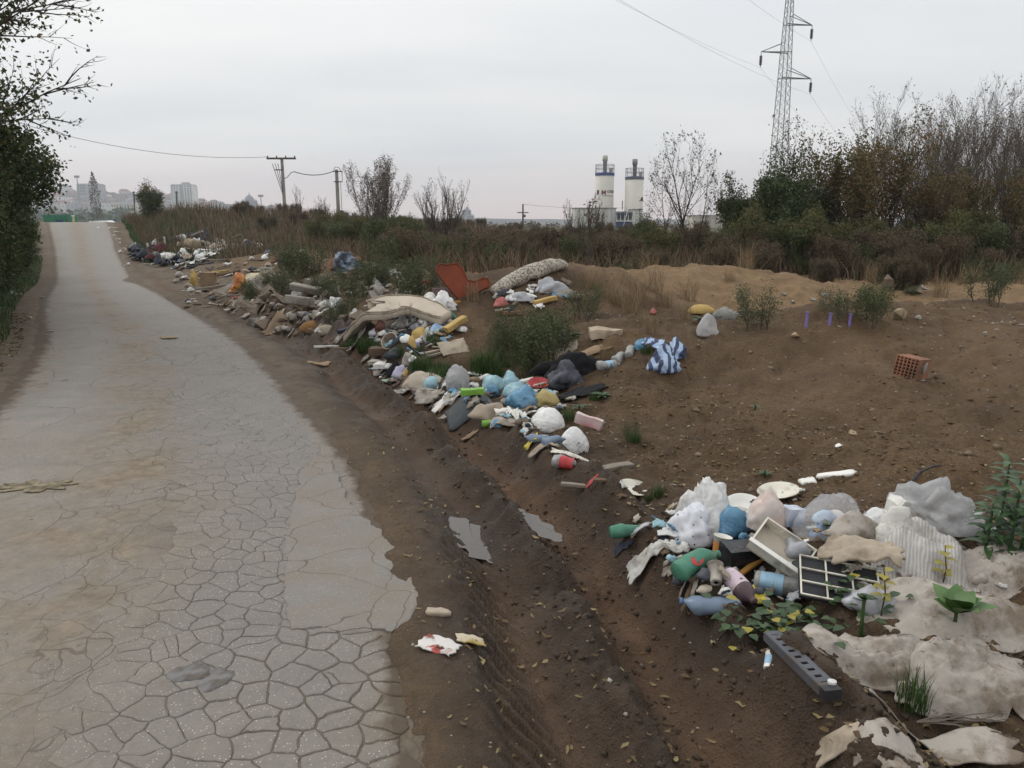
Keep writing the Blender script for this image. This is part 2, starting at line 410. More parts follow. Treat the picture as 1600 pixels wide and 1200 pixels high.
berm = (np.exp(-((s_-1.24-wvG)/0.085)**2) + .9*np.exp(-((s_-0.80-wvG)/0.11)**2) + .7*np.exp(-((s_-0.37-wvG)/.05)**2) + .8*np.exp(-((s_-1.62)/.12)**2))*near_*np.clip(.65+1.2*fbm(GX*2.2, GY*2.2, 3, 77), 0, 1)  # mask for wet mud and the shading painted along the rut edges
rut = (np.exp(-((s_-1.03-wvG)/0.14)**2) + 0.45*np.exp(-((s_-0.55-wvG)/0.10)**2))*near_
dust = ((1-sst(-0.1, 0.45, s_+jit*0.8))*(s_ > -1.5)*(.25+.75*sst(4.5, 8, GY)) + (1-sst(0.3, 1.1, sl_+jit))*(sl_ > -1.5)*0.8)*(1-sst(80, 100, GY))
dust = np.maximum(dust, 0.6*sst(0.2, .8, s_+jit)*(1-sst(2.0, 3.4, s_+jit))*sst(14, 18, GY)*(1-sst(45, 60, GY)))
clay = sst(9.4, 11.5, GY+jit*2)*sst(4.5, 6.5, s_+jit*2)*(1-sst(18, 26, GY)) + 0.55*gau(GX, GY, -6.8, 24, 4, 3) + 0.4*gau(GX, GY, -3.3, 16, 3, 2.5)
clay = np.maximum(clay, 0.35*gau(GX, GY, 4.6, 6.5, 2.5, 2.0))
grass = np.clip(sst(0.35, 1.0, sl_+jit)*sst(6, 11, GY) + sst(17, 26, GY+jit*3)*sst(3.0, 5.0, s_+jit*3)*(1-clay) + sst(28, 34, GY)*sst(0.6, 1.6, s_), 0, 1)
streak = np.clip(.5+1.3*fbm(s_*15, GY*.9, 3, 91), 0, 1)
wet = np.zeros_like(GX)
for (px_, py_) in ((-.30, 4.15), (-.22, 3.95), (-.13, 3.78), (.05, 4.0), (.15, 3.85)): wet = np.maximum(wet, gau(GX, GY, px_, py_, .16, .28, .35))
for k, a_ in (('streak', streak), ('wet', wet), ('mud', mud), ('rut', np.clip(rut, 0, 1)), ('berm', np.clip(berm, 0, 1)), ('dust', dust), ('clay', np.clip(clay, 0, 1)), ('grass', grass)): attr(me, k, a_.ravel())
ground = obj('ground', me, ground_mat()); tag(ground, 'brown soil and mud of the verge, bank and spoil heaps', 'ground', kind='structure')

# ================================================================== ROAD
def asphalt_mat(name, patch=False, plate=False):
    t = NT(name)
    geo = t.n.new('ShaderNodeNewGeometry'); t.pos = geo.outputs['Position']
    n_big = t.noise(0.55, 4); n_mid = t.noise(3.2, 6, 0.65); n_f = t.noise(60, 4, 0.7)
    c = t.mix(t.ramp(n_mid, (0.3, 0.0), (0.7, 1.0)), (0.200, 0.186, 0.167), (0.292, 0.266, 0.233))
    c = t.mix(t.ramp(n_f, (0.3, 0.55), (0.55, 0.0)), c, (0.105, 0.10, 0.095))
    if patch:
        c = t.mix(0.6, c, (0.20, 0.188, 0.174))
        c = t.mix(t.ramp(t.noise(2.6, 6, .7), (0.40, 0.0), (0.62, 0.8)), c, (0.205, 0.175, 0.14))
        ch_ = t.math('MULTIPLY', t.ramp(t.vor(80), (.16, 1.), (.26, 0.)), t.ramp(t.vor(80, out='Color'), (.62, 0.), (.72, .7))); c = t.mix(ch_, c, (.42, .40, .37))
        ckp = t.ramp(t.vor(2.2, 'DISTANCE_TO_EDGE', t.warp(2.2, .35)), (.002, .8), (.008, 0.)); c = t.mix(ckp, c, (.09, .07, .05))
        ed = t.ramp(t.math('ADD', t.attr('edge'), t.math('MULTIPLY', t.noise(9, 5, .7), .9)), (1.05, 0.), (1.5, .8))
        c = t.mix(ed, c, (0.15, 0.118, 0.085))
        t.bump(t.math('ADD', n_f, t.noise(200, 2)), 0.25, 0.004)
        return t.fin(c, 0.85, 0.25)
    c = t.mix(t.math('MULTIPLY', t.attr('worn_dim'), .55), c, t.mix(n_mid, (0.135, 0.126, 0.117), (0.20, 0.184, 0.168)))  # worn surface; a vignette-like darkening of the near road is painted in too
    # worn aggregate chips
    chip = t.ramp(t.vor(80), (0.16, 1.0), (0.24, 0.0)); chm = t.ramp(t.vor(80, out='Color'), (0.46, 0.0), (0.60, 1.0))
    zone = t.math('MULTIPLY', t.attr('worn_dim'), t.ramp(t.noise(1.8, 4), (0.36, 0.45), (0.6, 1.0)))
    c = t.mix(t.math('MULTIPLY', t.math('MULTIPLY', chip, chm), zone), c, (0.62, 0.60, 0.56))
    # thin cracks
    w = t.warp(2.2, 0.35)
    cr = t.ramp(t.vor(1.55, 'DISTANCE_TO_EDGE', t.mapping((1.25, 0.7, 1), (0, 0, R(20)), w)), (0.002, 1.0), (0.009, 0.0))
    cr2 = t.ramp(t.vor(6.5, 'DISTANCE_TO_EDGE', t.mapping((1.1, 0.8, 1), (0, 0, R(12)), w)), (0.004, 1.0), (0.018, 0.0))
    m1 = t.math('MULTIPLY', cr, t.ramp(t.noise(0.8, 3), (0.42, 0.0), (0.55, 1.0)))
    m2 = t.math('MULTIPLY', cr2, t.math('MULTIPLY', t.attr('worn_dim'), t.ramp(t.noise(1.2, 3), (0.40, 0.0), (0.52, 1.0))))
    ck = t.math('MAXIMUM', m1, m2)
    # dried mud carried onto the carriageway by wheels
    dm = t.math('MULTIPLY', t.attr('dust'), t.ramp(t.noise(1.7, 6, 0.7), (0.34, 0.1), (0.62, 1.0)))
    c = t.mix(dm, c, t.mix(t.ramp(t.noise(9, 5, 0.7), (0.35, 0.0), (0.65, 1.0)), (0.150, 0.116, 0.080), (0.245, 0.198, 0.145)))
    c = t.mix(t.math('MULTIPLY', t.ramp(t.noise(7, 6, 0.75), (0.60, 0.0), (0.72, 1.0)), t.math('MULTIPLY', t.attr('dust'), 0.8)), c, (0.085, 0.062, 0.042))
    if not plate: c = t.mix(t.math('MULTIPLY', ck, 0.65), c, (0.09, 0.072, 0.055))
    me_ = t.ramp(t.math('ADD', t.attr('mudedge'), t.math('MULTIPLY', t.noise(5, 6, .7), 1.1)), (.72, 0.), (1.12, 1.))
    c = t.mix(me_, c, t.mix(t.noise(12, 5), (.06, .043, .029), (.115, .085, .058)))
    if not plate: c = t.mix(t.math('MULTIPLY', t.attr('bed'), .85), c, t.mix(t.ramp(t.noise(16, 5, 0.7), (0.35, 0.0), (0.65, 1.0)), (0.085, 0.066, 0.048), (0.15, 0.12, 0.088)))
    t.bump(t.math('SUBTRACT', t.math('ADD', t.math('MULTIPLY', n_f, 0.5), t.math('MULTIPLY', chip, 0.35)), t.math('MULTIPLY', ck, 0.0 if plate else 1.2)), 0.55, 0.008)
    return t.fin(c, t.ramp(n_mid, (0.3, 0.7), (0.7, 0.92)), 0.3)
ASPH = asphalt_mat('worn_asphalt')
ys = np.concatenate([np.arange(-4, 8, 0.045), np.geomspace(8, 150, 240)])
fr = np.concatenate([np.linspace(0, 0.55, 36)[:-1], np.linspace(0.55, 1, 44)])
YY, FR = np.meshgrid(ys, fr, indexing='ij')
x0, x1 = xl(YY)-0.35, xr(YY)+0.10
RX = x0+(x1-x0)*FR
sR = RX - xr(YY)
RZ = road_z(RX, YY)
def piece_zone(s, y):                    # where the surface has broken into loose plates
    left = np.interp(y, [0, 2, 3, 4.5, 5.8, 7], [-1.25, -1.12, -1.15, -1.2, -1.15, -0.9])
    right = np.where((y > 2.92) & (y < 5.0), -0.40, 0.12)
    right = np.where(y >= 5.0, -0.45, right)
    return (s > left) & (s < right) & (y > 1.6) & (y < 5.5)
bed = sst(-1.25, -0.75, sR+0.5*fbm(RX*2, YY*2, 3, 71))*(1-sst(4.6, 5.6, YY))*sst(1.4, 1.7, YY)*(1-sst(-.62, -.5, sR)*sst(2.75, 2.95, YY))

nb, nf = YY.shape
idx = np.arange(nb*nf).reshape(nb, nf)
F = np.stack([idx[:-1, :-1], idx[:-1, 1:], idx[1:, 1:], idx[1:, :-1]], -1).reshape(-1, 4)
me = np_mesh('road', np.stack([RX, YY, RZ], -1).reshape(-1, 3), F, True)
def road_masks(X, Y):
    q = (X-xl(Y))/(xr(Y)-xl(Y)); jr = 0.5*fbm(X*1.2, Y*0.5, 4, 61)
    lane = np.exp(-((q-0.46-jr*0.12)/0.13)**2)*0.95 + (1-sst(0.02, 0.22, q+jr*0.2))*0.9 + sst(0.88, 1.0, q+jr*0.1)*0.75
    lane = lane + (1-sst(.5, .75, q+jr*.2))*(1-sst(3.2, 7, Y))*0.75
    worn_dim = np.clip(sst(0.30, 0.58, q+jr*0.2)*(1-sst(9, 16, Y))+0.12, 0, 1)  # mask for wear and the painted darkening of the near road
    return np.clip(lane, 0, 1), worn_dim
def mud_edge(X, Y): s = X-xr(Y); return np.clip(sst(-.16-.22*sst(4.5, 7, Y), .08, s)*(1-.35*sst(8, 20, Y)) + .8*sst(-.4, .1, xl(Y)-X), 0, 1)
wd = xr(YY)-xl(YY); q = (RX-xl(YY))/wd
jr = 0.5*fbm(RX*1.2, YY*0.5, 4, 61)
lane = np.exp(-((q-0.46-jr*0.12)/0.13)**2)*0.95 + (1-sst(0.02, 0.22, q+jr*0.2))*0.9 + sst(0.88, 1.0, q+jr*0.1)*0.75
lane = lane + (1-sst(.5, .75, q+jr*.2))*(1-sst(3.2, 7, YY))*0.75
attr(me, 'dust', np.clip(lane, 0, 1).ravel())
attr(me, 'bed', bed.ravel()); attr(me, 'mudedge', mud_edge(RX, YY).ravel())
attr(me, 'worn_dim', np.clip(sst(0.30, 0.58, q+jr*0.2)*(1-sst(9, 16, YY))+0.12, 0, 1).ravel())
road = obj('road', me, ASPH); tag(road, 'narrow cracked asphalt road covered in dried mud', 'road', kind='structure')

# loose plates of the crazed surface, each its own piece
rng = random.Random(5)
PLATE = asphalt_mat('asphalt_plate', plate=True)
seeds = []
yy = 1.62
while yy < 5.6:
    cell = 0.112
    k0 = -1.3
    while k0 < 0.25:
        sx = k0 + rng.uniform(-.6, .6)*cell; sy = yy + rng.uniform(-.6, .6)*cell
        if rng.random() > .05: seeds.append((sx, sy)); k0 += cell*1.12
    yy += cell*0.95
def clip(poly, mx, my, nx, ny):
    out = []
    for i in range(len(poly)):
        a, b = poly[i], poly[(i+1) % len(poly)]
        da = (a[0]-mx)*nx+(a[1]-my)*ny; db = (b[0]-mx)*nx+(b[1]-my)*ny
        if da <= 0: out.append(a)
        if da*db < 0:
            t = da/(da-db); out.append((a[0]+(b[0]-a[0])*t, a[1]+(b[1]-a[1])*t))
    return out
npl = 0
for (sx, sy) in seeds:
    if not bool(piece_zone(np.array(sx), np.array(sy))): continue
    if npl >= 300: break
    poly = [(sx-.3, sy-.3), (sx+.3, sy-.3), (sx+.3, sy+.3), (sx-.3, sy+.3)]
    for (ox, oy) in seeds:
        if (ox, oy) == (sx, sy) or abs(ox-sx) > .45 or abs(oy-sy) > .45: continue
        poly = clip(poly, (sx+ox)/2, (sy+oy)/2, ox-sx, oy-sy)
        if len(poly) < 3: break
    if len(poly) < 3: continue
    if max(p[0] for p in poly) > .10: continue
    cxm = sum(p[0] for p in poly)/len(poly); cym = sum(p[1] for p in poly)/len(poly)
    size = math.sqrt(sum((p[0]-cxm)**2+(p[1]-cym)**2 for p in poly)/len(poly))
    gap = 0.0006 + 0.0036*max(0, min(1, (sx+1.0)/0.9))*(1 if sy < 3.0 else 0.38) + rng.uniform(0, 0.0028)
    if sy > 3.2: gap *= 0.75
    # subdivide and roughen the edge
    ring = []
    for i in range(len(poly)):
        a, b = poly[i], poly[(i+1) % len(poly)]
        L = math.hypot(b[0]-a[0], b[1]-a[1]); n = max(1, int(L/0.02))
        for k in range(n):
            t = k/n; px_, py_ = a[0]+(b[0]-a[0])*t, a[1]+(b[1]-a[1])*t
            d1_ = noise.noise_vector(Vector((px_*13, py_*13, 2.2)))*.018 + noise.noise_vector(Vector((px_*45, py_*45, 5.1)))*.006
            ring.append((px_+d1_.x, py_+d1_.y))
    def shrink(p, d, j):
        vx, vy = p[0]-cxm, p[1]-cym; L = math.hypot(vx, vy) or 1
        w = noise.noise(Vector((p[0]*70+cxm*9, p[1]*70, 0.3)))*0.0016*j
        k = max(0.2, 1-(d+w)/L*1.0); return (cxm+vx*k, cym+vy*k)
    edge_ = max(0, 1-(sx+1.25)/.35)*.6 + max(0, (sy-4.6)/1.6)*.5; lift = 0.0035 + rng.uniform(-0.001, 0.0014) - .0045*min(1, edge_); tx, ty = rng.uniform(-.006, .006), rng.uniform(-.006, .006)
    n = len(ring); vs_ = []
    wx, wy = float(xr(np.array(cym)))+cxm, cym
    wz = float(road_z(np.array(wx), np.array(wy)))
    for (d, z) in ((gap*0.7, -0.03), (gap, -0.001), (gap+0.003, 0.0006), (gap+0.015, 0.001)):
        for p in ring:
            qx, qy = shrink(p, d, 1.0 if d < gap+.02 else .4)
            vs_.append((float(xr(np.array(qy)))+qx-wx, qy-wy, z+lift+tx*(qx-cxm)+ty*(qy-cym)))
    fs = [(r*n+k, r*n+(k+1) % n, (r+1)*n+(k+1) % n, (r+1)*n+k) for r in range(3) for k in range(n)]
    fs.append(tuple(range(3*n, 4*n)))
    mb = MB().add(vs_, fs)
    o = mb.build('asphalt_plate', PLATE, road, True); o.location = (wx, wy, wz); npl += 1
    va = np.array(vs_); dl_, wn_ = road_masks(va[:, 0]+wx, va[:, 1]+wy); attr(o.data, 'dust', np.clip(dl_*.8+.18, 0, 1)); attr(o.data, 'worn_dim', np.ones(len(va))); attr(o.data, 'mudedge', mud_edge(va[:, 0]+wx, va[:, 1]+wy))

# smooth repair patch with a ragged outer edge
pp = [(452, 990), (444, 930), (447, 860), (455, 800), (470, 745), (490, 718), (515, 722), (528, 752), (548, 792), (585, 828), (622, 868), (645, 905), (655, 945), (640, 975), (612, 992), (575, 985), (535, 990), (495, 984)]
def flat_g(u, v):
    d = ray(u, v); t = -CAMH/d.z; return d.x*t, d.y*t
P2 = [flat_g(*p) for p in pp]; ring = []
for i in range(len(P2)):
    a, b = P2[i], P2[(i+1) % len(P2)]; n = max(2, int(math.hypot(b[0]-a[0], b[1]-a[1])/0.02))
    for k in range(n):
        t = k/n; x, y = a[0]+(b[0]-a[0])*t, a[1]+(b[1]-a[1])*t
        w = 0.02*noise.noise(Vector((x*9, y*9, 0)))+0.010*noise.noise(Vector((x*31, y*31, 0)))
        ring.append((x+w, y+w))
mb = MB(); n = len(ring); rx_ = np.array(ring); zr_ = road_z(rx_[:, 0], rx_[:, 1])
cf = np.linalg.lstsq(np.c_[rx_, np.ones(n)], zr_, rcond=None)[0]
cx0, cy0 = rx_.mean(0); vs_ = []
for (k, dz) in ((1.0, -0.03), (1.0, 0.007), (0.985, 0.0105), (0.86, 0.0115)):
    for p in ring:
        x, y = cx0+(p[0]-cx0)*k, cy0+(p[1]-cy0)*k; vs_.append((x, y, cf[0]*x+cf[1]*y+cf[2]+dz))
fs = [(r*n+k, r*n+(k+1) % n, (r+1)*n+(k+1) % n, (r+1)*n+k) for r in range(3) for k in range(n)]; fs.append(tuple(range(3*n, 4*n)))
o = mb.add(vs_, fs).build('asphalt_patch', asphalt_mat('patch_asphalt', True), road); attr(o.data, 'edge', np.repeat([1., 1., .7, 0.], n))

SPOT = M('bitumen_spot', (0.185, 0.182, 0.18), .75, .4, 22, var=.3)
for (u, v, rx_, ry_) in ((296, 1056, .085, .06), (338, 1064, .06, .075)):
    x_, y_ = flat_g(u, v); n = 26; vs_ = []
    for k_, dz_ in ((1., -.006), (.97, .0065), (.6, .0075)):
        for i in range(n): w_ = i*6.2832/n; f_ = k_*(1+.35*noise.noise(Vector((math.cos(w_)*1.5, math.sin(w_)*1.5, u)))+.14*noise.noise(Vector((math.cos(w_)*5, math.sin(w_)*5, u)))); vs_.append((math.cos(w_)*rx_*f_, math.sin(w_)*ry_*f_, dz_))
    o = MB().add(vs_, [(r*n+k, r*n+(k+1) % n, (r+1)*n+(k+1) % n, (r+1)*n+k) for r in range(2) for k in range(n)]+[tuple(range(2*n, 3*n))]).build('repair_spot', SPOT, road, True); o.location = (x_, y_, float(road_z(np.array(x_), np.array(y_))))
# ================================================================== PUDDLES
t = NT('puddle_water'); t.bump(t.noise(14, 2), 0.03, 0.004)
WATER = t.fin((0.060, 0.048, 0.036), 0.06, 0.6)
def puddle(u0, v0, u1, v1, w, name):
    a, b = Vector((*flat_g(u0, v0), 0)), Vector((*flat_g(u1, v1), 0))
    n = 40; d = b-a; c = (a+b)/2; L = d.length/2; dx = d.normalized(); nx = Vector((-dx.y, dx.x, 0))
    # level of the water: a little above the floor of the rut
    zs = [h1(*(a+d*k)[:2]) for k in np.linspace(0.15, 0.85, 9)]
    z = sorted(zs)[6] + 0.012
    vs_ = [(0, 0, 0)] + [tuple((dx*(L*math.cos(k*6.2832/n)*1.1) + nx*(w*math.sin(k*6.2832/n)*(1+.25*math.sin(k*1.7))))) for k in range(n)]
    mb = MB().add(vs_, [(0, 1+k, 1+(k+1) % n) for k in range(n)])
    o = mb.build('puddle', WATER); o.location = (c.x, c.y, z); tag(o, name, 'puddle', kind='structure')
puddle(703, 798, 778, 862, 0.115, 'long muddy puddle in the wheel rut nearer the asphalt')
puddle(800, 808, 872, 858, 0.065, 'narrow muddy puddle in the wheel rut nearer the bank')

# ================================================================== LOOSE STUFF ON THE GROUND
def scatter(n, fn, seed):                # fn(rng) -> (x, y) or None
    r = random.Random(seed); out = []
    while len(out) < n:
        p = fn(r)
        if p: out.append(p)
    a = np.array(out); return a[:, 0], a[:, 1]
OCT_V = np.array([(1,0,0),(-1,0,0),(0,1,0),(0,-1,0),(0,0,1),(0,0,-1)], float)
OCT_F = np.array([(0,2,4),(2,1,4),(1,3,4),(3,0,4),(2,0,5),(1,2,5),(3,1,5),(0,3,5)])
def chips(name, x, y, smin, smax, mat, label, cat, seed, flat=0.55, sink=0.3, power=4.0):
    r = np.random.RandomState(seed); n = len(x)
    z = H(x, y, True); z = np.maximum(z, np.where((x < xr(y)) & (x > xl(y)), road_z(x, y), -99))
    sc = smin + (smax-smin)*r.rand(n)**power
    V = OCT_V[None]*(0.6+0.8*r.rand(n, 6, 3)) + 0.25*r.randn(n, 6, 3)*0.6
    V = V*sc[:, None, None]; V[:, :, 2] *= flat
    a = r.rand(n)*6.28; c, s = np.cos(a)[:, None], np.sin(a)[:, None]
    X = V[:, :, 0]*c - V[:, :, 1]*s + x[:, None]; Y = V[:, :, 0]*s + V[:, :, 1]*c + y[:, None]
    Z = V[:, :, 2] + (z + sc*flat*(0.5-sink))[:, None]
    F = (OCT_F[None] + (np.arange(n)*6)[:, None, None]).reshape(-1, 3)
    me = np_mesh(name, np.stack([X, Y, Z], -1).reshape(-1, 3), F)
    o = obj(name, me, mat); tag(o, label, cat, kind='stuff'); return o
def leaves(name, x, y, smin, smax, mat, label, cat, seed, lift=0.006):
    r = np.random.RandomState(seed); n = len(x)
    z = H(x, y, True); z = np.maximum(z, np.where((x < xr(y)) & (x > xl(y)), road_z(x, y), -99)) + lift
    sc = smin+(smax-smin)*r.rand(n)
    P = np.array([(-1, 0, .1), (-.3, .42, .25), (.45, .36, .2), (1, 0, .35), (.45, -.36, .15), (-.3, -.42, .2), (0, 0, -.05)])
    V = P[None]*sc[:, None, None]*(0.8+.4*r.rand(n, 7, 1)); V[:, :, 2] += sc[:, None]*0.35*r.randn(n, 7)*0.5
    V[:, :, 1] *= (0.5+0.6*r.rand(n))[:, None]
    a = r.rand(n)*6.28; c, s = np.cos(a)[:, None], np.sin(a)[:, None]
    X = V[:, :, 0]*c - V[:, :, 1]*s + x[:, None]; Y = V[:, :, 0]*s + V[:, :, 1]*c + y[:, None]; Z = np.maximum(V[:, :, 2], -0.004) + z[:, None]
    F = np.array([(6, 0, 5), (6, 5, 4), (6, 4, 3), (6, 3, 2), (6, 2, 1), (6, 1, 0)])
    F = (F[None]+(np.arange(n)*7)[:, None, None]).reshape(-1, 3)
    me = np_mesh(name, np.stack([X, Y, Z], -1).reshape(-1, 3), F)
    attr(me, 'tint', np.repeat(r.rand(n), 7))
    o = obj(name, me, mat); tag(o, label, cat, kind='stuff'); return o
def leaf_mat(name, a, b, c, rough=0.7, trans=0.0):
    t = NT(name); tint = t.attr('tint')
    col = t.ramp(tint, (0.0, a), (0.5, b), (1.0, c))
    m = t.fin(col, rough, 0.25)
    if trans:
        tr = t.n.new('ShaderNodeBsdfTranslucent'); t.l.new(col, tr.inputs[0])
        ms = t.n.new('ShaderNodeMixShader'); ms.inputs[0].default_value = trans
        t.l.new(t.b.outputs[0], ms.inputs[1]); t.l.new(tr.outputs[0], ms.inputs[2]); t.l.new(ms.outputs[0], t.n['Material Output'].inputs[0])
    return m
LITTER = leaf_mat('fallen_leaf', (0.07, 0.045, 0.025), (0.15, 0.098, 0.045), (0.25, 0.20, 0.10))
STONE_P = M('pale_stone', (0.34, 0.31, 0.26), 0.85, 0.35, 40)
SOIL_C = M('soil_clod', (0.165, 0.105, 0.057), 0.95, 0.0, 30, var=0.35)
RUBS = M('bank_stone', (0.23, 0.18, 0.125), 0.9, 0.4, 20, var=.4)
MUD_C = M('mud_clod', (0.066, 0.046, 0.031), 0.8, 0.0, 30, var=0.4)
def band(s0, s1, y0, y1, side='r', pw=1.6):
    def f(r):
        y = y0+(y1-y0)*r.random()**pw; s = r.uniform(s0, s1)
        x = float(xr(np.array(y)))+s if side == 'r' else float(xl(np.array(y)))-s
        return (x, y)
    return f
def bankspot(r):
    y = 2.4+9.5*r.random()**1.4; x = float(xr(np.array(y)))+r.uniform(1.9, 3.0+y*0.95); return (x, y)
x, y = scatter(6500, bankspot, 1); chips('soil_clods', x, y, 0.003, 0.024, SOIL_C, 'brown crumbs and clods of soil on the bank', 'soil', 1)
x, y = scatter(3400, bankspot, 2); chips('pale_pebbles', x, y, 0.003, 0.016, STONE_P, 'small pale pebbles strewn over the dirt bank', 'pebbles', 2)
x, y = scatter(4200, band(0.55, 1.75, 1.8, 12), 3); chips('mud_clods', x, y, 0.003, 0.02, MUD_C, 'dark lumps of churned mud along the ruts', 'mud', 3, 0.6, .3, 3.5)
x, y = scatter(900, band(-0.1, 1.4, 1.7, 12), 4); chips('verge_grit', x, y, 0.002, 0.010, STONE_P, 'pale grit pressed into the muddy verge', 'grit', 4)
x, y = scatter(350, band(-2.6, 0.0, 1.7, 14), 14); chips('road_grit', x, y, 0.002, 0.011, STONE_P, 'loose grit scattered on the asphalt', 'grit', 5)
x, y = scatter(1500, lambda r: (r.gauss(6.5, 2.2), r.uniform(6.5, 11.5)), 15); chips('pale_gravel', x, y, 0.004, 0.03, STONE_P, 'pale gravel strewn over the flat dirt by the ochre stone', 'gravel', 15)
x, y = scatter(260, bankspot, 16); chips('bank_stones', x, y, 0.012, 0.05, RUBS, 'larger brown and grey stones on the bank', 'stones', 16, .6, .5, 2.0)
def litterspot(r):
    k = r.random()
    if k < 0.45: return band(1.35, 3.4, 1.8, 8, 'r')(r)
    if k < 0.75: return bankspot(r)
    if k < 0.84: return band(0.1, 1.3, 1.7, 6, 'r')(r)
    return band(0.15, 2.2, 5.5, 14, 'l', 1.0)(r)
x, y = scatter(6500, litterspot, 6); leaves('fallen_leaves', x, y, 0.007, 0.022, LITTER, 'dry fallen leaves scattered over verge and bank', 'leaves', 6)
x, y = scatter(1700, band(0.15, 2.0, 6, 14, 'l', 1.2), 7); leaves('leaf_litter', x, y, 0.02, 0.045, LITTER, 'brown leaf litter under the hedge by the road', 'leaves', 7)
# ================================================================== VEGETATION
BARK = M('bark_grey_brown', (0.085, 0.068, 0.054), 0.9, 0.2, 12, var=0.4)
BARK_D = M('bark_dark', (0.045, 0.036, 0.03), 0.9, 0.1, 12, var=0.4)
TWIG_G = M('twig_grey', (0.115, 0.098, 0.085), 0.9, 0.1, 12, var=0.3)
TWIG_P = M('twig_pale', (0.17, 0.14, 0.115), 0.9, 0.1, 12, var=0.3)
L_DARK = leaf_mat('leaf_dark_green', (0.026, 0.046, 0.019), (0.053, 0.081, 0.028), (0.116, 0.124, 0.043), 0.55, 0.25)
L_OLIVE = leaf_mat('leaf_olive', (0.046, 0.061, 0.023), (0.102, 0.102, 0.039), (0.174, 0.119, 0.046), 0.6, 0.25)
L_RUST = leaf_mat('leaf_rust', (0.085, 0.062, 0.031), (0.163, 0.104, 0.047), (0.234, 0.169, 0.078), 0.65, 0.25)
L_BROWN = leaf_mat('leaf_dead_brown', (0.050, 0.042, 0.030), (0.100, 0.078, 0.052), (0.165, 0.125, 0.082), 0.8, 0.15)
L_GREEN = leaf_mat('leaf_fresh_green', (0.042, 0.060, 0.019), (0.068, 0.090, 0.028), (0.12, 0.125, 0.045), 0.55, 0.25)
L_YELLOW = leaf_mat('leaf_yellow', (0.14, 0.12, 0.02), (0.26, 0.20, 0.03), (0.36, 0.26, 0.06), 0.6, 0.3)
L_BLUE = leaf_mat('leaf_grey_green', (0.032, 0.050, 0.024), (0.065, 0.085, 0.040), (0.125, 0.13, 0.07), 0.6, 0.2)
G_GREEN = leaf_mat('grass_green', (0.022, 0.055, 0.012), (0.040, 0.085, 0.020), (0.085, 0.12, 0.035), 0.55, 0.2)
G_DRY = leaf_mat('grass_dry', (0.14, 0.095, 0.05), (0.23, 0.165, 0.095), (0.33, 0.25, 0.155), 0.8, 0.2)
G_MIX = leaf_mat('grass_mixed', (0.045, 0.052, 0.024), (0.125, 0.085, 0.052), (0.20, 0.135, 0.09), 0.8, 0.2)

def leaf_cloud(P, D, smin, smax, seed, aspect=0.5, name='crown'):
    """one small leaf-shaped face at every point of P"""
    r = np.random.RandomState(seed); n = len(P)
    P = np.asarray(P, float); sc = smin+(smax-smin)*r.rand(n)
    a = r.randn(n, 3); a[:, 2] -= 0.4; a /= np.linalg.norm(a, axis=1)[:, None]+1e-9
    b = np.cross(a, r.randn(n, 3)); b /= np.linalg.norm(b, axis=1)[:, None]+1e-9
    c = np.cross(a, b)
    s = sc[:, None]
    v0 = P; v1 = P + a*s*0.5 + b*s*aspect*0.5 + c*s*.06; v2 = P + a*s; v3 = P + a*s*0.5 - b*s*aspect*0.5 + c*s*.06
    V = np.stack([v0, v1, v2, v3], 1).reshape(-1, 3)
    F = np.arange(n*4).reshape(-1, 4)
    me = np_mesh(name, V, F)
    attr(me, 'tint', np.repeat(np.clip(r.rand(n)*0.7+D*0.3, 0, 1), 4)); return me
def grow(seed, stems, height, r0, lean=0.15, levels=3, kids=(7, 5, 4), ratio=0.5, up=0.35, ang=0.75, wob=0.18, base=0.05, first=0.25, droop=0.0, tw=0.0018):
    """stems and limbs; returns the wood and the twig points where leaves sit"""
    r = random.Random(seed); mb = MB(); tips = []
    def branch(p, d, L, rad, lv):
        n = 5 if lv == 0 else (4 if lv < levels else 3)
        pts = [p.copy()]; rr = [rad]; q = p.copy(); dd = d.copy()
        for i in range(n):
            dd = (dd + Vector((r.uniform(-wob, wob), r.uniform(-wob, wob), r.uniform(-wob, wob) + up*0.18 - droop*lv*0.1))).normalized()
            q = q + dd*(L/n); pts.append(q.copy()); rr.append(rad*(1-0.8*(i+1)/n))
        mb.tube(pts, rr, 6 if lv == 0 else (4 if lv == 1 else 3), False)
        if lv >= levels-1:
            for i in range(1, n+1): tips.append((pts[i], lv))
        if lv >= levels: return
        k = kids[min(lv, len(kids)-1)]
        for j in range(k):
            t = first + (1-first)*(j+r.random())/k if lv == 0 else 0.2+0.8*(j+r.random())/k
            i = min(int(t*n), n-1); f = t*n-i
            bp = pts[i].lerp(pts[i+1], f); bd = (pts[i+1]-pts[i]).normalized()
            side = bd.cross(Vector((r.uniform(-1, 1), r.uniform(-1, 1), r.uniform(-1, 1))))
            side = side.normalized() if side.length > 1e-5 else Vector((1, 0, 0))
            nd = (bd*math.cos(ang)+side*math.sin(ang*r.uniform(0.6, 1.2)) + Vector((0, 0, up*0.4))).normalized()
            branch(bp, nd, L*ratio*r.uniform(0.7, 1.15)*(1.15-0.55*t), max(rr[i]*0.55, tw), lv+1)
    for k in range(stems):
        a = r.uniform(0, 6.283); l = lean*r.uniform(0.4, 1.3)
        d = Vector((math.cos(a)*l, math.sin(a)*l, 1)).normalized()
        branch(Vector((math.cos(a)*base*r.random(), math.sin(a)*base*r.random(), -0.1)), d, height*r.uniform(0.75, 1.0)*0.95, r0*r.uniform(0.7, 1.1), 0)
    return mb, tips
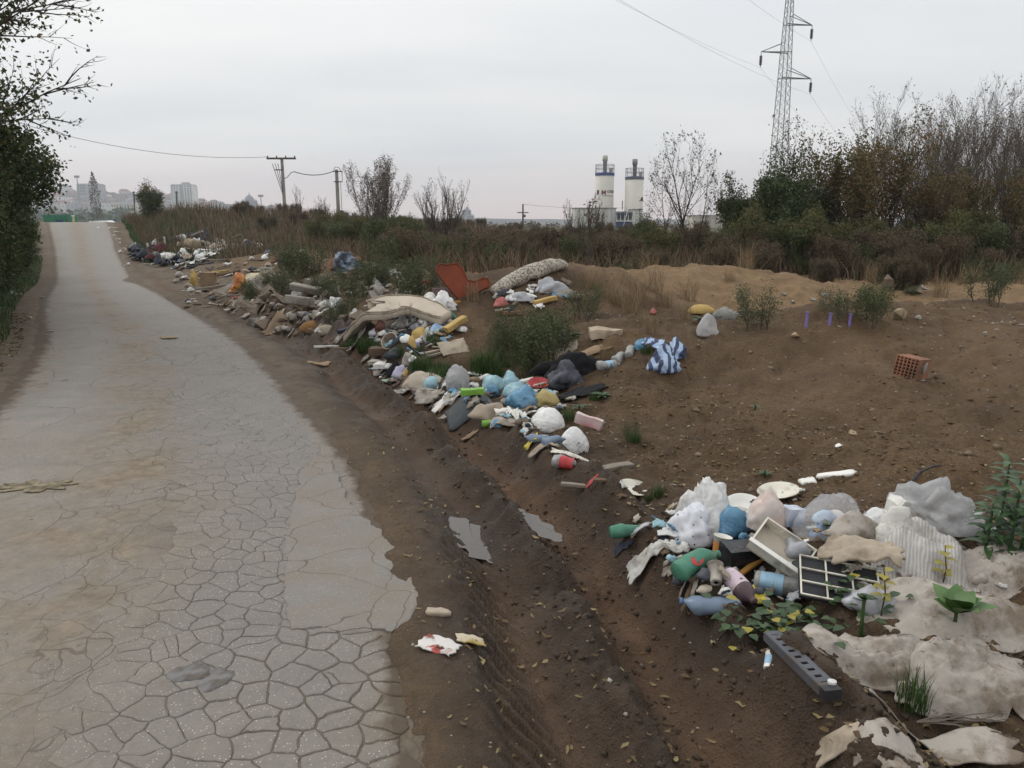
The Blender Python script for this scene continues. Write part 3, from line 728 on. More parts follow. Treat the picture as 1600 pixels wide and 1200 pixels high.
def leaf_pts(tips, per, spread, seed, keep=1.0, zlo=0, zhi=99, fade=None):
    r = random.Random(seed); out = []
    for p, lv in tips:
        if r.random() > keep: continue
        for k in range(per):
            q = p + Vector((r.gauss(0, spread), r.gauss(0, spread), r.gauss(0, spread*0.8)))
            if fade and r.random() > fade(q): continue
            if zlo < q.z < zhi: out.append(q)
    return out
def plant_proto(name, wood, woodmat, parts, woodname='trunk', crownname='crown', seed=1):
    root = empty(name)
    if wood is not None: wood.build(woodname, woodmat, root, True)
    for i, (pts, smin, smax, lm, asp) in enumerate(parts):
        if len(pts) == 0: continue
        obj(crownname, leaf_cloud([tuple(p) for p in pts], np.clip((np.array([p[2] for p in pts]))/6, 0, 1)*0+0.5, smin, smax, seed*7+i, asp), lm, root)
    return root
USED = set()
def place(proto, loc, scale=1.0, rot=0.0, sz=None, label=None, cat=None, group=None):
    o = proto if proto.name not in USED else copy_tree(proto)
    USED.add(proto.name)
    o.location = loc; o.rotation_euler = (0, 0, rot); o.scale = (scale, scale, sz or scale)
    tag(o, label, cat, group); return o
rv = random.Random(77)

# --- prototypes ---------------------------------------------------------------
def proto_thicket(seed):                 # tall, nearly bare, fine upright twigs, a few leaves at the top
    w, tp = grow(seed, 4, 6.2, 0.05, 0.42, 3, (15, 9, 5), 0.46, 0.5, 0.65, 0.13, 0.4, 0.10, tw=.0045)
    pts = leaf_pts(tp, 1, 0.10, seed, 0.06) ; pts2 = leaf_pts(tp, 1, 0.09, seed+1, 0.08, 3.6)
    return plant_proto('thicket_tree', w, TWIG_G, [(pts, 0.05, 0.10, L_BROWN, .5), (pts2, 0.05, 0.09, L_RUST, .6)], seed=seed)
def proto_leafy(seed, lm, lm2, h=4.6, name='leafy_tree', keep=0.75, per=5):
    w, tp = grow(seed, 4, h, 0.05, 0.3, 3, (11, 6, 4), 0.46, 0.55, 0.65, 0.14, 0.3, 0.1)
    a = leaf_pts(tp, per, 0.13, seed, keep, 0.1, h*0.8); b = leaf_pts(tp, 3, 0.12, seed+1, keep*0.45)
    return plant_proto(name, w, BARK, [(a, 0.06, 0.12, lm, .6), (b, 0.06, 0.12, lm2, .6)], seed=seed)
def proto_shrub(seed, lm, lm2, h=1.5, name='shrub', keep=0.9, per=5, stems=8, size=(0.04, 0.085), wood=BARK, lean=0.55):
    w, tp = grow(seed, stems, h, 0.013, lean, 2, (10, 6), 0.42, 0.6, 0.6, 0.16, 0.35, 0.1)
    a = leaf_pts(tp, per, 0.07, seed, keep, 0.0, 9); b = leaf_pts(tp, 2, 0.08, seed+1, keep*0.5)
    return plant_proto(name, w, wood, [(a, size[0], size[1], lm, .5), (b, size[0], size[1], lm2, .5)], 'stems', 'foliage', seed)
T_THICK = [proto_thicket(s) for s in (1, 2, 3)]
T_RUST = [proto_leafy(11, L_OLIVE, L_RUST, keep=.42, per=3), proto_leafy(12, L_RUST, L_OLIVE, 4.8, keep=.4, per=3)]
T_DARK = proto_leafy(21, L_DARK, L_BLUE, 3.4, 'dark_leafy_tree', .8, 5)
S_OLIVE = [proto_shrub(31, L_OLIVE, L_GREEN, 1.7, 'olive_shrub', .8, 4), proto_shrub(32, L_DARK, L_OLIVE, 1.5, 'dark_shrub', .85, 4)]
S_BROWN = [proto_shrub(41, L_BROWN, L_RUST, 1.3, 'dry_shrub', 1.0, 5, 12, (0.03, 0.07), BARK_D, 0.4), proto_shrub(42, L_BROWN, L_OLIVE, 1.2, 'brown_shrub', 1.0, 5, 12, (0.03, 0.07), BARK_D, 0.4)]
S_WEED = [proto_shrub(51, L_GREEN, L_BLUE, 0.75, 'leafy_weed', .8, 2, 5, (0.022, 0.05), TWIG_G, 0.22), proto_shrub(52, L_BLUE, L_GREEN, 0.8, 'grey_green_weed', .8, 2, 5, (0.02, 0.045), TWIG_G, 0.25)]
def proto_bare(seed, h, leaves_=0.12, name='bare_tree', stems=4, lean=0.35, spread=0.6, wd=None):
    w, tp = grow(seed, stems, h, 0.04, lean, 3, (10, 6, 4), 0.45, 0.75, spread, 0.12, 0.15, 0.12, tw=.0045)
    pts = leaf_pts(tp, 1, 0.06, seed, leaves_)
    return plant_proto(name, w, wd or BARK, [(pts, 0.05, 0.10, L_BROWN, .5)], seed=seed)

# --- left: hedge and the overhanging tree ---------------------------------------
def proto_hedge(seed, h):
    w, tp = grow(seed, 7, h, 0.03, 0.42, 3, (9, 6, 4), 0.42, 0.45, 0.7, 0.16, 0.4, 0.06)
    a = leaf_pts(tp, 7, 0.10, seed, 0.95, 0.05); b = leaf_pts(tp, 2, 0.10, seed+3, 0.6, 0.05)
    return plant_proto('hedge_bush', w, BARK_D, [(a, 0.04, 0.085, L_DARK, .6), (b, 0.04, 0.08, L_OLIVE, .6)], seed=seed)
HG = [proto_hedge(61, 3.0), proto_hedge(62, 2.6)]
for i, (yy_, off, sc) in enumerate(((9.6, 1.9, .95), (11.0, 1.8, 1.0), (12.6, 1.75, 1.1), (14.4, 1.8, 1.15), (16.4, 1.85, 1.15), (18.6, 1.9, 1.15), (21, 2.0, 1.2), (23.8, 2.1, 1.2), (27, 2.2, 1.15), (30.5, 2.3, 1.15), (34.5, 2.4, 1.1), (39, 2.5, 1.05), (44, 2.6, 1.0), (10.6, 3.2, 1.35), (13, 3.3, 1.45), (16, 3.5, 1.45), (20, 3.7, 1.4), (25.5, 4.0, 1.35), (9.4, 1.2, .42), (10.8, 1.15, .5), (12.4, 1.1, .55), (14.2, 1.1, .55), (16.6, 1.1, .6), (19.4, 1.15, .6), (22.6, 1.2, .62), (26.4, 1.25, .62), (31, 1.3, .62))):
    x_ = float(xl(np.array(yy_)))-off
    place(HG[i % 2], (x_, yy_, h1(x_, yy_)-.05), sc*rv.uniform(.92, 1.05), rv.uniform(0, 6.28), None, 'dense dark green bush in the hedge along the road', 'bush', 'hedge bushes lining the left side of the road')
def overhang_tree():
    r = random.Random(9); mb = MB(); tips = []
    base = Vector((-9.6, 11.5, h1(-9.6, 11.5)))
    trunk = [Vector((0, 0, -.1)), Vector((.1, -.05, 1.2)), Vector((.15, .05, 2.6)), Vector((.35, 0, 4.0)), Vector((.5, .1, 5.4)), Vector((.55, .2, 6.6))]
    mb.tube(trunk, [.13, .11, .09, .07, .045, .012], 7, False)
    def sub(p, d, L, rad, lv):
        n = 6 if lv == 0 else 4; pts = [p]; q = p; dd = d
        for i in range(n):
            dd = (dd+Vector((r.uniform(-.13, .13), r.uniform(-.13, .13), r.uniform(-.09, .13)))).normalized(); q = q+dd*(L/n); pts.append(q)
        mb.tube(pts, [rad*(1-.85*i/n) for i in range(n+1)], 5 if lv == 0 else 3, False)
        for i in range(1, n+1):
            if lv >= 1: tips.append((pts[i], lv))
        if lv >= 2: return
        k = 11 if lv == 0 else 5
        for j in range(k):
            t = .12+.85*(j+r.random())/k; i = min(int(t*n), n-1); bp = pts[i].lerp(pts[i+1], t*n-i); bd = (pts[i+1]-pts[i]).normalized()
            sd = bd.cross(Vector((r.uniform(-1, 1), r.uniform(-1, 1), r.uniform(-1, 1)))).normalized()
            sub(bp, (bd*.85+sd*.55+Vector((0, 0, .08))).normalized(), L*(.42 if lv == 0 else .5)*r.uniform(.6, 1.1)*(1.1-.5*t), rad*.45, lv+1)
    for j in range(26):
        z = 1.9+4.5*(j+r.random())/26; i = max(0, min(4, int(z/1.32))); a = r.uniform(-1.1, .75) if j % 4 else r.uniform(1.5, 4.5)
        p = trunk[i].lerp(trunk[i+1], r.random()); p = Vector((p.x, p.y, z))
        sub(p, Vector((math.cos(a), math.sin(a), .16+.09*max(0, z-3))).normalized(), r.uniform(2.2, 3.3)*(1 if z < 5 else .85), .034, 0)
    root = empty('overhanging_tree', base); mb.build('trunk', BARK_D, root, True)
    den = lambda q: max(0.05, 1.35-0.42*(Vector((q.x, q.y, 0)).length) - max(0, q.z-4.2)*0.16)
    for i, (per, keep, lm) in enumerate(((6, 1.0, L_DARK), (3, .8, L_OLIVE), (2, .6, L_RUST))):
        pts = leaf_pts(tips, per, .085, 5+i, keep, 0.5, 99, den)
        obj('crown', leaf_cloud([tuple(p) for p in pts], .5, .045, .09, 3+i, .62), lm, root)
    tag(root, 'tall leafy tree with bare twigs reaching over the road beside the hedge', 'tree')
overhang_tree()

# --- right: thicket ---------------------------------------------------------------
GRP = 'thicket trees behind the spoil heaps'
for i, (u, y, sc) in enumerate(((1395, 23, .95), (1440, 22, 1.0), (1480, 24.5, 1.05), (1510, 22, 1.02), (1548, 25, 1.08), (1575, 22.5, 1.02), (1605, 24, 1.1), (1640, 22, 1.05), (1680, 24, 1.05), (1350, 26, .95), (1420, 27, 1.05), (1525, 28, 1.15), (1465, 28, 1.12), (1600, 28, 1.15), (1730, 23, 1.05), (1790, 24, 1.05))):
    p = at(u, y); place(T_THICK[i % 3], p, sc*rv.uniform(.9, 1.06)*.70, rv.uniform(0, 6.28), None, 'tall nearly bare grey-brown tree in the thicket beyond the mounds', 'tree', GRP)
for i, (u, y, sc) in enumerate(((1330, 21, 1.0), (1375, 20.5, .98), (1300, 23.5, .85), (1450, 20.5, .72), (1530, 20.5, .7), (1610, 20.5, .75), (1690, 20.5, .8))):
    p = at(u, y); place(T_RUST[i % 2], p, sc*.82, rv.uniform(0, 6.28), None, 'rust and olive leaved tree in front of the bare thicket', 'tree', 'autumn leaved trees of the thicket')
p = at(1215, 19.5); place(T_DARK, p, 0.78, 1.0, None, 'dark green leafy tree below the lattice pylon', 'tree')
p = at(1165, 21.0); place(T_DARK, p, 0.62, 2.4, None, 'smaller dark green leafy tree left of the pylon foot', 'tree')
p = at(1255, 22.0); place(T_DARK, p, 0.72, 4.4, None, 'dark green leafy tree between the pylon and the rusty trees', 'tree')
# slim young trees in front of the silos
def proto_slim(seed):
    w, tp = grow(seed, 2, 3.5, 0.035, 0.30, 3, (9, 6, 4), 0.5, 0.55, 0.75, 0.12, 0.05, 0.25, tw=.003)
    return plant_proto('slim_tree', w, BARK_D, [(leaf_pts(tp, 1, .05, seed, .28), .05, .09, L_BROWN, .5)], seed=seed)
SL = proto_slim(71)
p = at(1083, 20.5); place(SL, p, .9, .4, None, 'slim forked young tree with few leaves right of the silos', 'tree')
p = at(1052, 21.5); place(SL, p, .88, 2.9, None, 'slim leaning bare sapling next to the silos', 'tree')
p = at(1240, 24); place(SL, p, 1.1, 1.4, None, 'thin bare sapling rising in front of the pylon legs', 'tree')
p = at(905, 13.6)
SAP = proto_bare(72, 1.5, .1, 'bare_sapling', 1, .05, .55); place(SAP, p, 0.95, .4, None, 'small bare sapling on the crest of the dirt mound', 'sapling')
# trees on the skyline to the left
B1 = proto_bare(73, 4.0, .5, 'bushy_tree', 15, .5, .5, TWIG_P); p = at(590, 38); place(B1, p, .92, 0, None, 'broad brown multi stemmed bush beside the second utility pole', 'tree')
B2 = proto_bare(74, 3.2, .06, 'bare_bush', 11, .6, .55); p = at(690, 34); place(B2, p, .9, 0, None, 'spreading bare bush left of the distant grey tower', 'tree')
B3 = proto_bare(75, 3.8, .04, 'bare_tree', 2, .2, .5); p = at(470, 66); place(B3, p, 1.0, 0, None, 'thin bare tree just right of the T shaped utility pole', 'tree')
B4 = proto_leafy(76, L_DARK, L_OLIVE, 2.4, 'small_tree', .6, 3); p = at(241, 50); place(B4, p, .95, 0, None, 'small round green tree on the grassy bank beside the road', 'tree')
B5 = proto_bare(77, 2.2, .05, 'reddish_bush', 8, .35, .5); p = at(505, 45); place(B5, p, .9, 0, None, 'low bare bush between the two utility poles', 'bush')
p = at(915, 26); place(B2, p, .62, 1.5, None, 'bare bush in front of the silo wall', 'bush')
p = at(1010, 24); place(T_DARK, p, .42, 1.5, None, 'dark bush at the foot of the right hand silo', 'bush')

# --- scrub band ---------------------------------------------------------------------
def scrub(protos, n, u0, u1, y0, y1, s0, s1, label, group, seed):
    r = random.Random(seed)
    for i in range(n):
        u = u0+(u1-u0)*(i+r.random())/n; p = at(u, r.uniform(y0, y1))
        place(protos[i % len(protos)], p-Vector((0, 0, .04)), r.uniform(s0, s1), r.uniform(0, 6.28), None, label, 'shrub', group)
scrub(S_BROWN, 46, 600, 1130, 17.5, 27, .5, .78, 'dry brown shrub in the scrub behind the dump', 'dry shrubs behind the dump', 1)
scrub(S_OLIVE, 20, 560, 1130, 18, 28, .42, .66, 'olive green shrub in the scrub behind the dump', 'green shrubs behind the dump', 2)
scrub(S_OLIVE, 26, 1120, 1720, 17.0, 20.5, .45, .9, 'low green shrub at the foot of the thicket', 'shrubs at the foot of the thicket', 3)
scrub(S_BROWN, 24, 1120, 1720, 16, 19.5, .45, .85, 'brown dead shrub at the foot of the thicket', 'dead shrubs at the foot of the thicket', 4)
scrub(S_OLIVE, 9, 490, 640, 24, 33, .7, 1.0, 'green shrub near the second utility pole', 'shrubs near the second utility pole', 5)
scrub(S_BROWN, 34, 330, 760, 40, 62, .6, .85, 'dark brown shrub along the skyline', 'shrubs along the skyline', 6)
scrub(S_BROWN, 26, 740, 1120, 30, 50, .55, .85, 'dark shrub in the far scrub before the silos', 'far shrubs before the silos', 7)

# --- weeds on the heaps --------------------------------------------------------------
def weed(kind, u, v, px, label, cat='weed', h0=None):
    p = g(u, v); hh = px*mpp(p); place(S_WEED[kind], p-Vector((0, 0, .02)), hh/0.72, rv.uniform(0, 6.28), None, label, cat)
weed(0, 460, 440, 60, 'bushy green weed with pale seed heads beside the cream boards')
weed(1, 440, 468, 42, 'low dark green bush above the concrete posts')
weed(0, 655, 470, 62, 'tall green weed left of the orange headboard')
weed(1, 672, 462, 55, 'second green weed close beside the orange headboard')
weed(0, 600, 424, 60, 'tall grey-green weed behind the rubble heap')
weed(1, 912, 500, 52, 'dark green clump on the flank of the mound')
weed(0, 835, 570, 95, 'tall feathery green weed over the blue bags')
weed(1, 800, 545, 62, 'feathery weed above the grass tuft')
weed(0, 858, 540, 60, 'slim green weed beside the black rags')
weed(1, 1180, 512, 62, 'tall weed at the edge of the flat dirt')
weed(0, 1340, 500, 62, 'green weed patch behind the purple stakes')
weed(1, 1310, 498, 46, 'low weed between the purple stakes')
weed(0, 1370, 480, 40, 'weed below the concrete lump')
weed(1, 1540, 470, 55, 'dry weed in front of the thicket')
weed(0, 395, 470, 34, 'small green weed beside the pink sheet')
weed(1, 520, 470, 40, 'weed growing through the rubble')
weed(0, 565, 470, 36, 'brownish weed in the rubble above the mattress')
weed(1, 985, 685, 26, 'low green weed right of the knotted bag')

# --- grass -----------------------------------------------------------------------------
def blades(n, spots, hmin, hmax, w, seed, lean=0.5, name='blades'):
    r = np.random.RandomState(seed)
    P = np.asarray(spots, float); n = len(P)
    hgt = hmin+(hmax-hmin)*r.rand(n); a = r.rand(n)*6.28; l = lean*(0.2+r.rand(n))
    dx, dy = np.cos(a), np.sin(a); wx, wy = -dy*w*.5, dx*w*.5
    z0 = P[:, 2]
    def pt(k, ww):
        bx = P[:, 0]+dx*l*hgt*k*k; by = P[:, 1]+dy*l*hgt*k*k; bz = z0 + hgt*(k-0.25*l*k*k)
        return np.stack([bx+wx*ww, by+wy*ww, bz], -1), np.stack([bx-wx*ww, by-wy*ww, bz], -1)
    a0, b0 = pt(0, 1); a1, b1 = pt(.5, .85); a2, b2 = pt(1, .1)
    V = np.stack([a0, b0, a1, b1, a2, b2], 1).reshape(-1, 3)
    F = np.array([(0, 1, 3, 2), (2, 3, 5, 4)]); F = (F[None]+(np.arange(n)*6)[:, None, None]).reshape(-1, 4)
    me = np_mesh(name, V, F); attr(me, 'tint', np.repeat(r.rand(n), 6)); return me
def tuft_proto(seed, n, rad, h, lm, w=.006, name='grass_tuft', lean=.7):
    r = random.Random(seed); sp = []
    for i in range(n):
        a = r.uniform(0, 6.28); k = rad*math.sqrt(r.random()); sp.append((math.cos(a)*k, math.sin(a)*k, -.01))
    return obj(name, blades(n, sp, h*.45, h, w, seed, lean, name), lm)
TUFT = [tuft_proto(1, 170, .14, .26, G_GREEN, .007), tuft_proto(2, 120, .10, .34, G_GREEN, .007, lean=.5)]
DRYT = tuft_proto(3, 90, .16, .7, G_DRY, .006, 'dry_grass_tuft', .8)
def tuft(proto, u, v, px, label, sz=None):
    p = g(u, v); k = px*mpp(p)/.26
    place(proto, p, k, rv.uniform(0, 6.28), sz and k*sz, label, 'grass')
tuft(TUFT[0], 575, 545, 30, 'lush green grass tuft left of the beige bucket')
tuft(TUFT[0], 557, 540, 24, 'green grass tuft at the foot of the pale mattress')
tuft(TUFT[0], 665, 578, 34, 'bright green grass clump above the cyan cloth')
tuft(TUFT[0], 690, 582, 28, 'green grass clump beside the tied bag with string')
tuft(TUFT[0], 640, 560, 18, 'small grass patch below the bucket')
tuft(TUFT[1], 762, 585, 46, 'tall green grass clump right of the tied bag with string')
tuft(TUFT[1], 745, 590, 26, 'grass clump leaning over the blue bags')
tuft(TUFT[0], 1030, 775, 26, 'grass tuft beside the half buried plate')
tuft(TUFT[0], 1015, 782, 16, 'small grass tuft below the half buried plate')
tuft(TUFT[0], 930, 625, 18, 'grass blades beside the black tarp')
tuft(TUFT[0], 885, 655, 24, 'grass between yellow wrapper and white bag')
tuft(TUFT[1], 1425, 1105, 62, 'dark green grass clump under the long pale sack')
tuft(TUFT[0], 990, 690, 22, 'dark grass tuft right of the knotted white bag')
tuft(TUFT[0], 1010, 552, 16, 'grass patch under the blue ball of plastic')
tuft(TUFT[0], 850, 610, 20, 'grass at the foot of the black rags')
for i, (u, v, px) in enumerate(((590, 548, 24), (566, 552, 20), (543, 545, 18), (625, 556, 20), (652, 552, 20), (672, 535, 18), (700, 588, 22), (650, 580, 26), (678, 590, 24), (775, 592, 30), (752, 575, 36), (790, 575, 26), (815, 565, 24))):
    p = g(u, v); place(TUFT[i % 2], p, px*mpp(p)/.26, rv.uniform(0, 6.28), None, 'fresh green grass growing up between the mattress and the blue bags', 'grass', 'green grass clumps among the middle rubbish')
for i, (u, v, px) in enumerate(((822, 590, 50), (868, 560, 60), (812, 560, 56), (785, 560, 44))):
    p = g(u, v); place(S_WEED[i % 2], p-Vector((0, 0, .02)), px*mpp(p)/.72, rv.uniform(0, 6.28), None, 'feathery green weed in the stand above the cyan bags', 'weed', 'weeds in the stand above the cyan bags')
for i, (u, v, px) in enumerate(((560, 440, 40), (545, 455, 34), (580, 450, 42), (610, 445, 40), (505, 455, 30), (430, 455, 36), (470, 425, 44), (450, 425, 40), (640, 440, 44), (530, 500, 30), (552, 492, 32), (515, 505, 24))):
    p = g(u, v); place(S_WEED[i % 2], p-Vector((0, 0, .02)), px*mpp(p)/.72, rv.uniform(0, 6.28), None, 'scrawny weed growing between the rubble pieces', 'weed', 'weeds in the rubble heap')
for i in range(40):
    u = rv.uniform(960, 1640); y = rv.uniform(12.5, 17.0); p = at(u, y)
    if p.x < 1.8: continue
    if i % 2: place(DRYT, p, rv.uniform(.5, 1.0), rv.uniform(0, 6.28), None, 'dry grass clump on the far edge of the spoil heaps', 'grass', 'dry grass along the far edge of the heaps')
    else: place(S_WEED[0] if i % 3 else S_BROWN[1], p, rv.uniform(.25, .7), rv.uniform(0, 6.28), None, 'thin weed on the far edge of the spoil heaps', 'weed', 'weeds along the far edge of the heaps')
tuft(TUFT[0], 680, 540, 22, 'grass between yellow foam and grey cardboard')
for i, (u, v, px) in enumerate(((960, 475, 60), (985, 490, 55), (1000, 470, 62), (1040, 480, 50), (1065, 500, 46), (945, 560, 38), (1015, 520, 40), (740, 470, 44), (1075, 470, 50), (1020, 455, 60), (1140, 440, 30), (925, 450, 40))):
    p = g(u, v); place(DRYT, p, px*mpp(p)/.6, rv.uniform(0, 6.28), None, 'straw coloured dry grass leaning over the dirt mound', 'grass', 'dry grass clumps on the mound')
# verge grass under the hedge and the grassy banks: one mass each
def zone_pts(n, fn, seed):
    x, y = scatter(n, fn, seed); return np.stack([x, y, H(x, y)-.01], -1)
P = zone_pts(15000, band(.40, 2.8, 7.5, 34, 'l', 1.2), 31)
o = obj('verge_grass', blades(0, P, .06, .22, .012, 31, .9), G_GREEN); tag(o, 'low green grass of the verge under the hedge', 'grass', kind='stuff')
def bankgrass(r):
    y = r.uniform(26, 62); s = r.uniform(1.2, 26)
    if s < 3.2 and y < 33: return None
    return (float(xr(np.array(y)))+s, y)
P = zone_pts(26000, bankgrass, 32)
o = obj('bank_grass', blades(0, P, .25, .95, .035, 32, .6), G_MIX); tag(o, 'tall dry and green grass on the bank beyond the dump', 'grass', kind='stuff')
P = zone_pts(6000, lambda r: (float(xr(np.array(0.)))*0 + (lambda y: (float(xr(np.array(y)))+r.uniform(.9, 4.2), y))(r.uniform(31, 52))[0], 0) if False else (lambda y: (float(xr(np.array(y)))+r.uniform(.9, 4.5), y))(r.uniform(31, 54)), 33)
o = obj('roadside_grass', blades(0, P, .15, .5, .03, 33, .7), G_GREEN); tag(o, 'fresh green grass at the road edge near the crest', 'grass', kind='stuff')
def scrubgrass(r):
    y = r.uniform(15.5, 30); u = r.uniform(480, 1700); ax = y*.98
    x = (u-800)/FPX*ax
    if float(xr(np.array(y)))+5 > x: return None
    return (x, y)
P = zone_pts(22000, scrubgrass, 34)
o = obj('scrub_grass', blades(0, P, .2, .75, .02, 34, .7), G_MIX); tag(o, 'brown and green undergrowth among the shrubs', 'undergrowth', kind='stuff')

# --- plants in the near pile -----------------------------------------------------------
def leaf_shape(mb, base, d, up, L, W, bend=.3, n=6):
    d = d.normalized(); side = d.cross(up)
    side = side.normalized() if side.length > 1e-5 else Vector((1, 0, 0)); nrm = side.cross(d)
    prof = [0.12, .62, .95, 1.0, .78, .42, .03] if n == 6 else [0.2, 1, .8, .03]
    n = len(prof)-1; vs_ = []
    for i, w in enumerate(prof):
        t = i/n; c = base + d*(L*t) - Vector((0, 0, 1))*(bend*L*t*t) 
        vs_ += [c - side*W*.5*w + nrm*W*.12*w, c, c + side*W*.5*w + nrm*W*.12*w]
    fs = []
    for i in range(n):
        a = i*3; fs += [(a, a+1, a+4, a+3), (a+1, a+2, a+5, a+4)]
    mb.add(vs_, fs)
def vein_leaf_mat(name, a, b):
    t = NT(name); oi = t.n.new('ShaderNodeObjectInfo')
    c = t.mix(t.noise(14, 4), a, b); c = t.mix(.5, c, t.mix(oi.outputs['Random'], (.7, .75, .7), (1.2, 1.15, 1.0)), 'MULTIPLY')
    t.bump(t.noise(60, 3), .3, .004); return t.fin(c, .42, .4)
BIGLEAF = vein_leaf_mat('broad_leaf', (.050, .115, .028), (.085, .165, .040))
IVYL = vein_leaf_mat('ivy_leaf', (.018, .045, .014), (.040, .075, .022))
YELL = vein_leaf_mat('yellow_leaf', (.22, .20, .02), (.30, .24, .04))
CONL = vein_leaf_mat('weed_leaf', (.022, .058, .020), (.045, .095, .030))
def rosette(u, v, n, L, W, mat, label, seed, name='leafy_plant', up=.7, dz=0.0, cat='plant'):
    r = random.Random(seed); p = g(u, v); root = empty(name, p+Vector((0, 0, dz)))
    mb = MB(); mb.tube([(0, 0, -.03-dz), (0, 0, .04)], [.008, .006], 5); mb.build('stem', IVYL, root)
    for i in range(n):
        a = i*2.4+r.uniform(-.3, .3); k = up*r.uniform(.6, 1.5); mb = MB()
        leaf_shape(mb, Vector((0, 0, .02)), Vector((math.cos(a), math.sin(a), k)), Vector((0, 0, 1)), L*r.uniform(.6, 1.1), W*r.uniform(.75, 1.1), .25)
        mb.build('leaf', mat, root, True)
    tag(root, label, cat); return root
rosette(1490, 990, 9, .16, .085, BIGLEAF, 'broad leaved bright green seedling in front of the large sack', 3, up=1.1, dz=.06)
rosette(940, 622, 10, .12, .05, G_GREEN if False else CONL, 'dark dandelion rosette right of the black tarp', 4, up=.4)
rosette(905, 640, 8, .10, .04, CONL, 'small dark rosette below the black tarp', 5, up=.4)
rosette(1290, 845, 9, .05, .04, IVYL, 'small dark green leaves in front of the large clear bag', 6, up=.8, dz=.05)
rosette(1345, 990, 6, .05, .05, IVYL, 'green lobed leaves growing over the long pale sack', 7, up=.6, dz=.12)
rosette(1180, 640, 6, .06, .025, CONL, 'tiny green plant on the bare dirt', 8, up=.4)
rosette(1195, 745, 7, .06, .025, CONL, 'flat dark green plant above the paper plate', 9, up=.3)
rosette(1095, 502, 9, .14, .05, CONL, 'green thistle rosette on the mound', 10, up=.4)
rosette(895, 527, 8, .12, .05, CONL, 'pale green rosette below the dark clump on the mound', 11, up=.4)
def ivy(u, v, rad, n, label, seed):
    r = random.Random(seed); p = g(u, v); root = empty('ivy_patch', p); mb = MB(); spots = []
    for k in range(9):
        a = r.uniform(0, 6.28); pts = []; x = y = 0
        for i in range(6):
            z = h1(p.x+x, p.y+y)-p.z+.015+.02*r.random(); pts.append((x, y, z)); spots.append((x, y, z)); a += r.uniform(-.6, .6)
            x += math.cos(a)*rad/5; y += math.sin(a)*rad/5
        mb.tube(pts, .0025, 3, False)
    mb.build('stems', BARK_D, root)
    for i in range(n):
        x, y, z = r.choice(spots); mb = MB(); a = r.uniform(0, 6.28)
        leaf_shape(mb, Vector((x+r.gauss(0, .03), y+r.gauss(0, .03), z+r.uniform(0, .05))), Vector((math.cos(a), math.sin(a), r.uniform(-.1, .7))), Vector((0, 0, 1)), r.uniform(.03, .055), r.uniform(.03, .045), .3, 3)
        mb.build('leaf', IVYL if r.random() < .88 else YELL, root, True)
    tag(root, label, 'plant')
ivy(1220, 985, .22, 80, 'patch of dark ivy above the perforated grey bar', 1)
ivy(1180, 1000, .14, 36, 'small ivy shoots left of the perforated grey bar', 2)
ivy(1320, 955, .18, 40, 'ivy creeping below the white grid', 3)
def tall_weed(u, v, h, seed, label, dz=0):
    r = random.Random(seed); p = g(u, v); root = empty('tall_weed', p+Vector((0, 0, dz))); mb = MB()
    mb.tube([(0, 0, -.04-dz), (.01, 0, h*.4), (.02, .01, h*.8), (.02, .01, h)], [.008, .007, .005, .002], 5); mb.build('stem', CONL, root)
    n = int(h*120)
    for i in range(n):
        z = h*(.08+.92*i/n); a = i*2.4; mb = MB(); k = 1-.45*abs(i/n-.4)
        leaf_shape(mb, Vector((.015, .005, z)), Vector((math.cos(a), math.sin(a), r.uniform(.15, .7) if i/n > .3 else r.uniform(-.2, .3))), Vector((0, 0, 1)), .14*k*r.uniform(.7, 1.1), .030*r.uniform(.8, 1.2), .35)
        mb.build('leaf', CONL, root, True)
    tag(root, label, 'weed')
tall_weed(1552, 872, .46, 1, 'tall dark green weed with whorled narrow leaves beside the grey sack')
tall_weed(1572, 880, .38, 3, 'second stem of whorled weed close to the tall one')
tall_weed(1535, 876, .26, 4, 'low whorled weed at the foot of the tall one')
tall_weed(1590, 880, .28, 2, 'shorter green weed next to the whorled weed')
def seedling(u, v, seed, label):
    r = random.Random(seed); p = g(u, v); root = empty('yellow_seedling', p); mb = MB()
    mb.tube([(0, 0, -.03), (.01, 0, .1), (.0, .01, .2)], [.003, .003, .002], 4); mb.build('stem', BARK_D, root)
    for i in range(9):
        a = i*2.4; mb = MB(); leaf_shape(mb, Vector((0, 0, .07+.015*i)), Vector((math.cos(a), math.sin(a), .4)), Vector((0, 0, 1)), .05, .035, .4, 3); mb.build('leaf', YELL, root, True)
    tag(root, label, 'plant')
seedling(1470, 925, 1, 'yellow-green seedling in front of the grey woven sack')
seedling(1375, 965, 2, 'yellow leaved seedling at the corner of the beige sack')
# ================================================================== FAR THINGS
CREAM = M('silo_cream', (0.66, 0.64, 0.57), 0.6, 0.12, 0.4, var=0.10)
WALLP = M('pale_wall', (0.60, 0.61, 0.57), 0.75, 0.12, 0.3, var=0.10)
BLUE = M('blue_paint', (0.06, 0.09, 0.24), 0.5, 0.1, 1.0)
STEEL = M('galvanised_steel', (0.30, 0.31, 0.32), 0.5, 0.05, 1.0, metal=0.4)
DARKGL = M('dark_window', (0.045, 0.05, 0.06), 0.25, 0.0, 1.0)
CONC = M('pole_concrete', (0.27, 0.255, 0.235), 0.85, 0.15, 3.0)
WOODP = M('pole_timber', (0.105, 0.085, 0.07), 0.9, 0.1, 3.0)
CABLE = M('cable_black', (0.035, 0.035, 0.037), 0.6, 0.0)
CERAM = M('insulator', (0.06, 0.045, 0.075), 0.35, 0.0)
WHITE = M('white_paint', (0.72, 0.72, 0.70), 0.5, 0.1, 2.0)
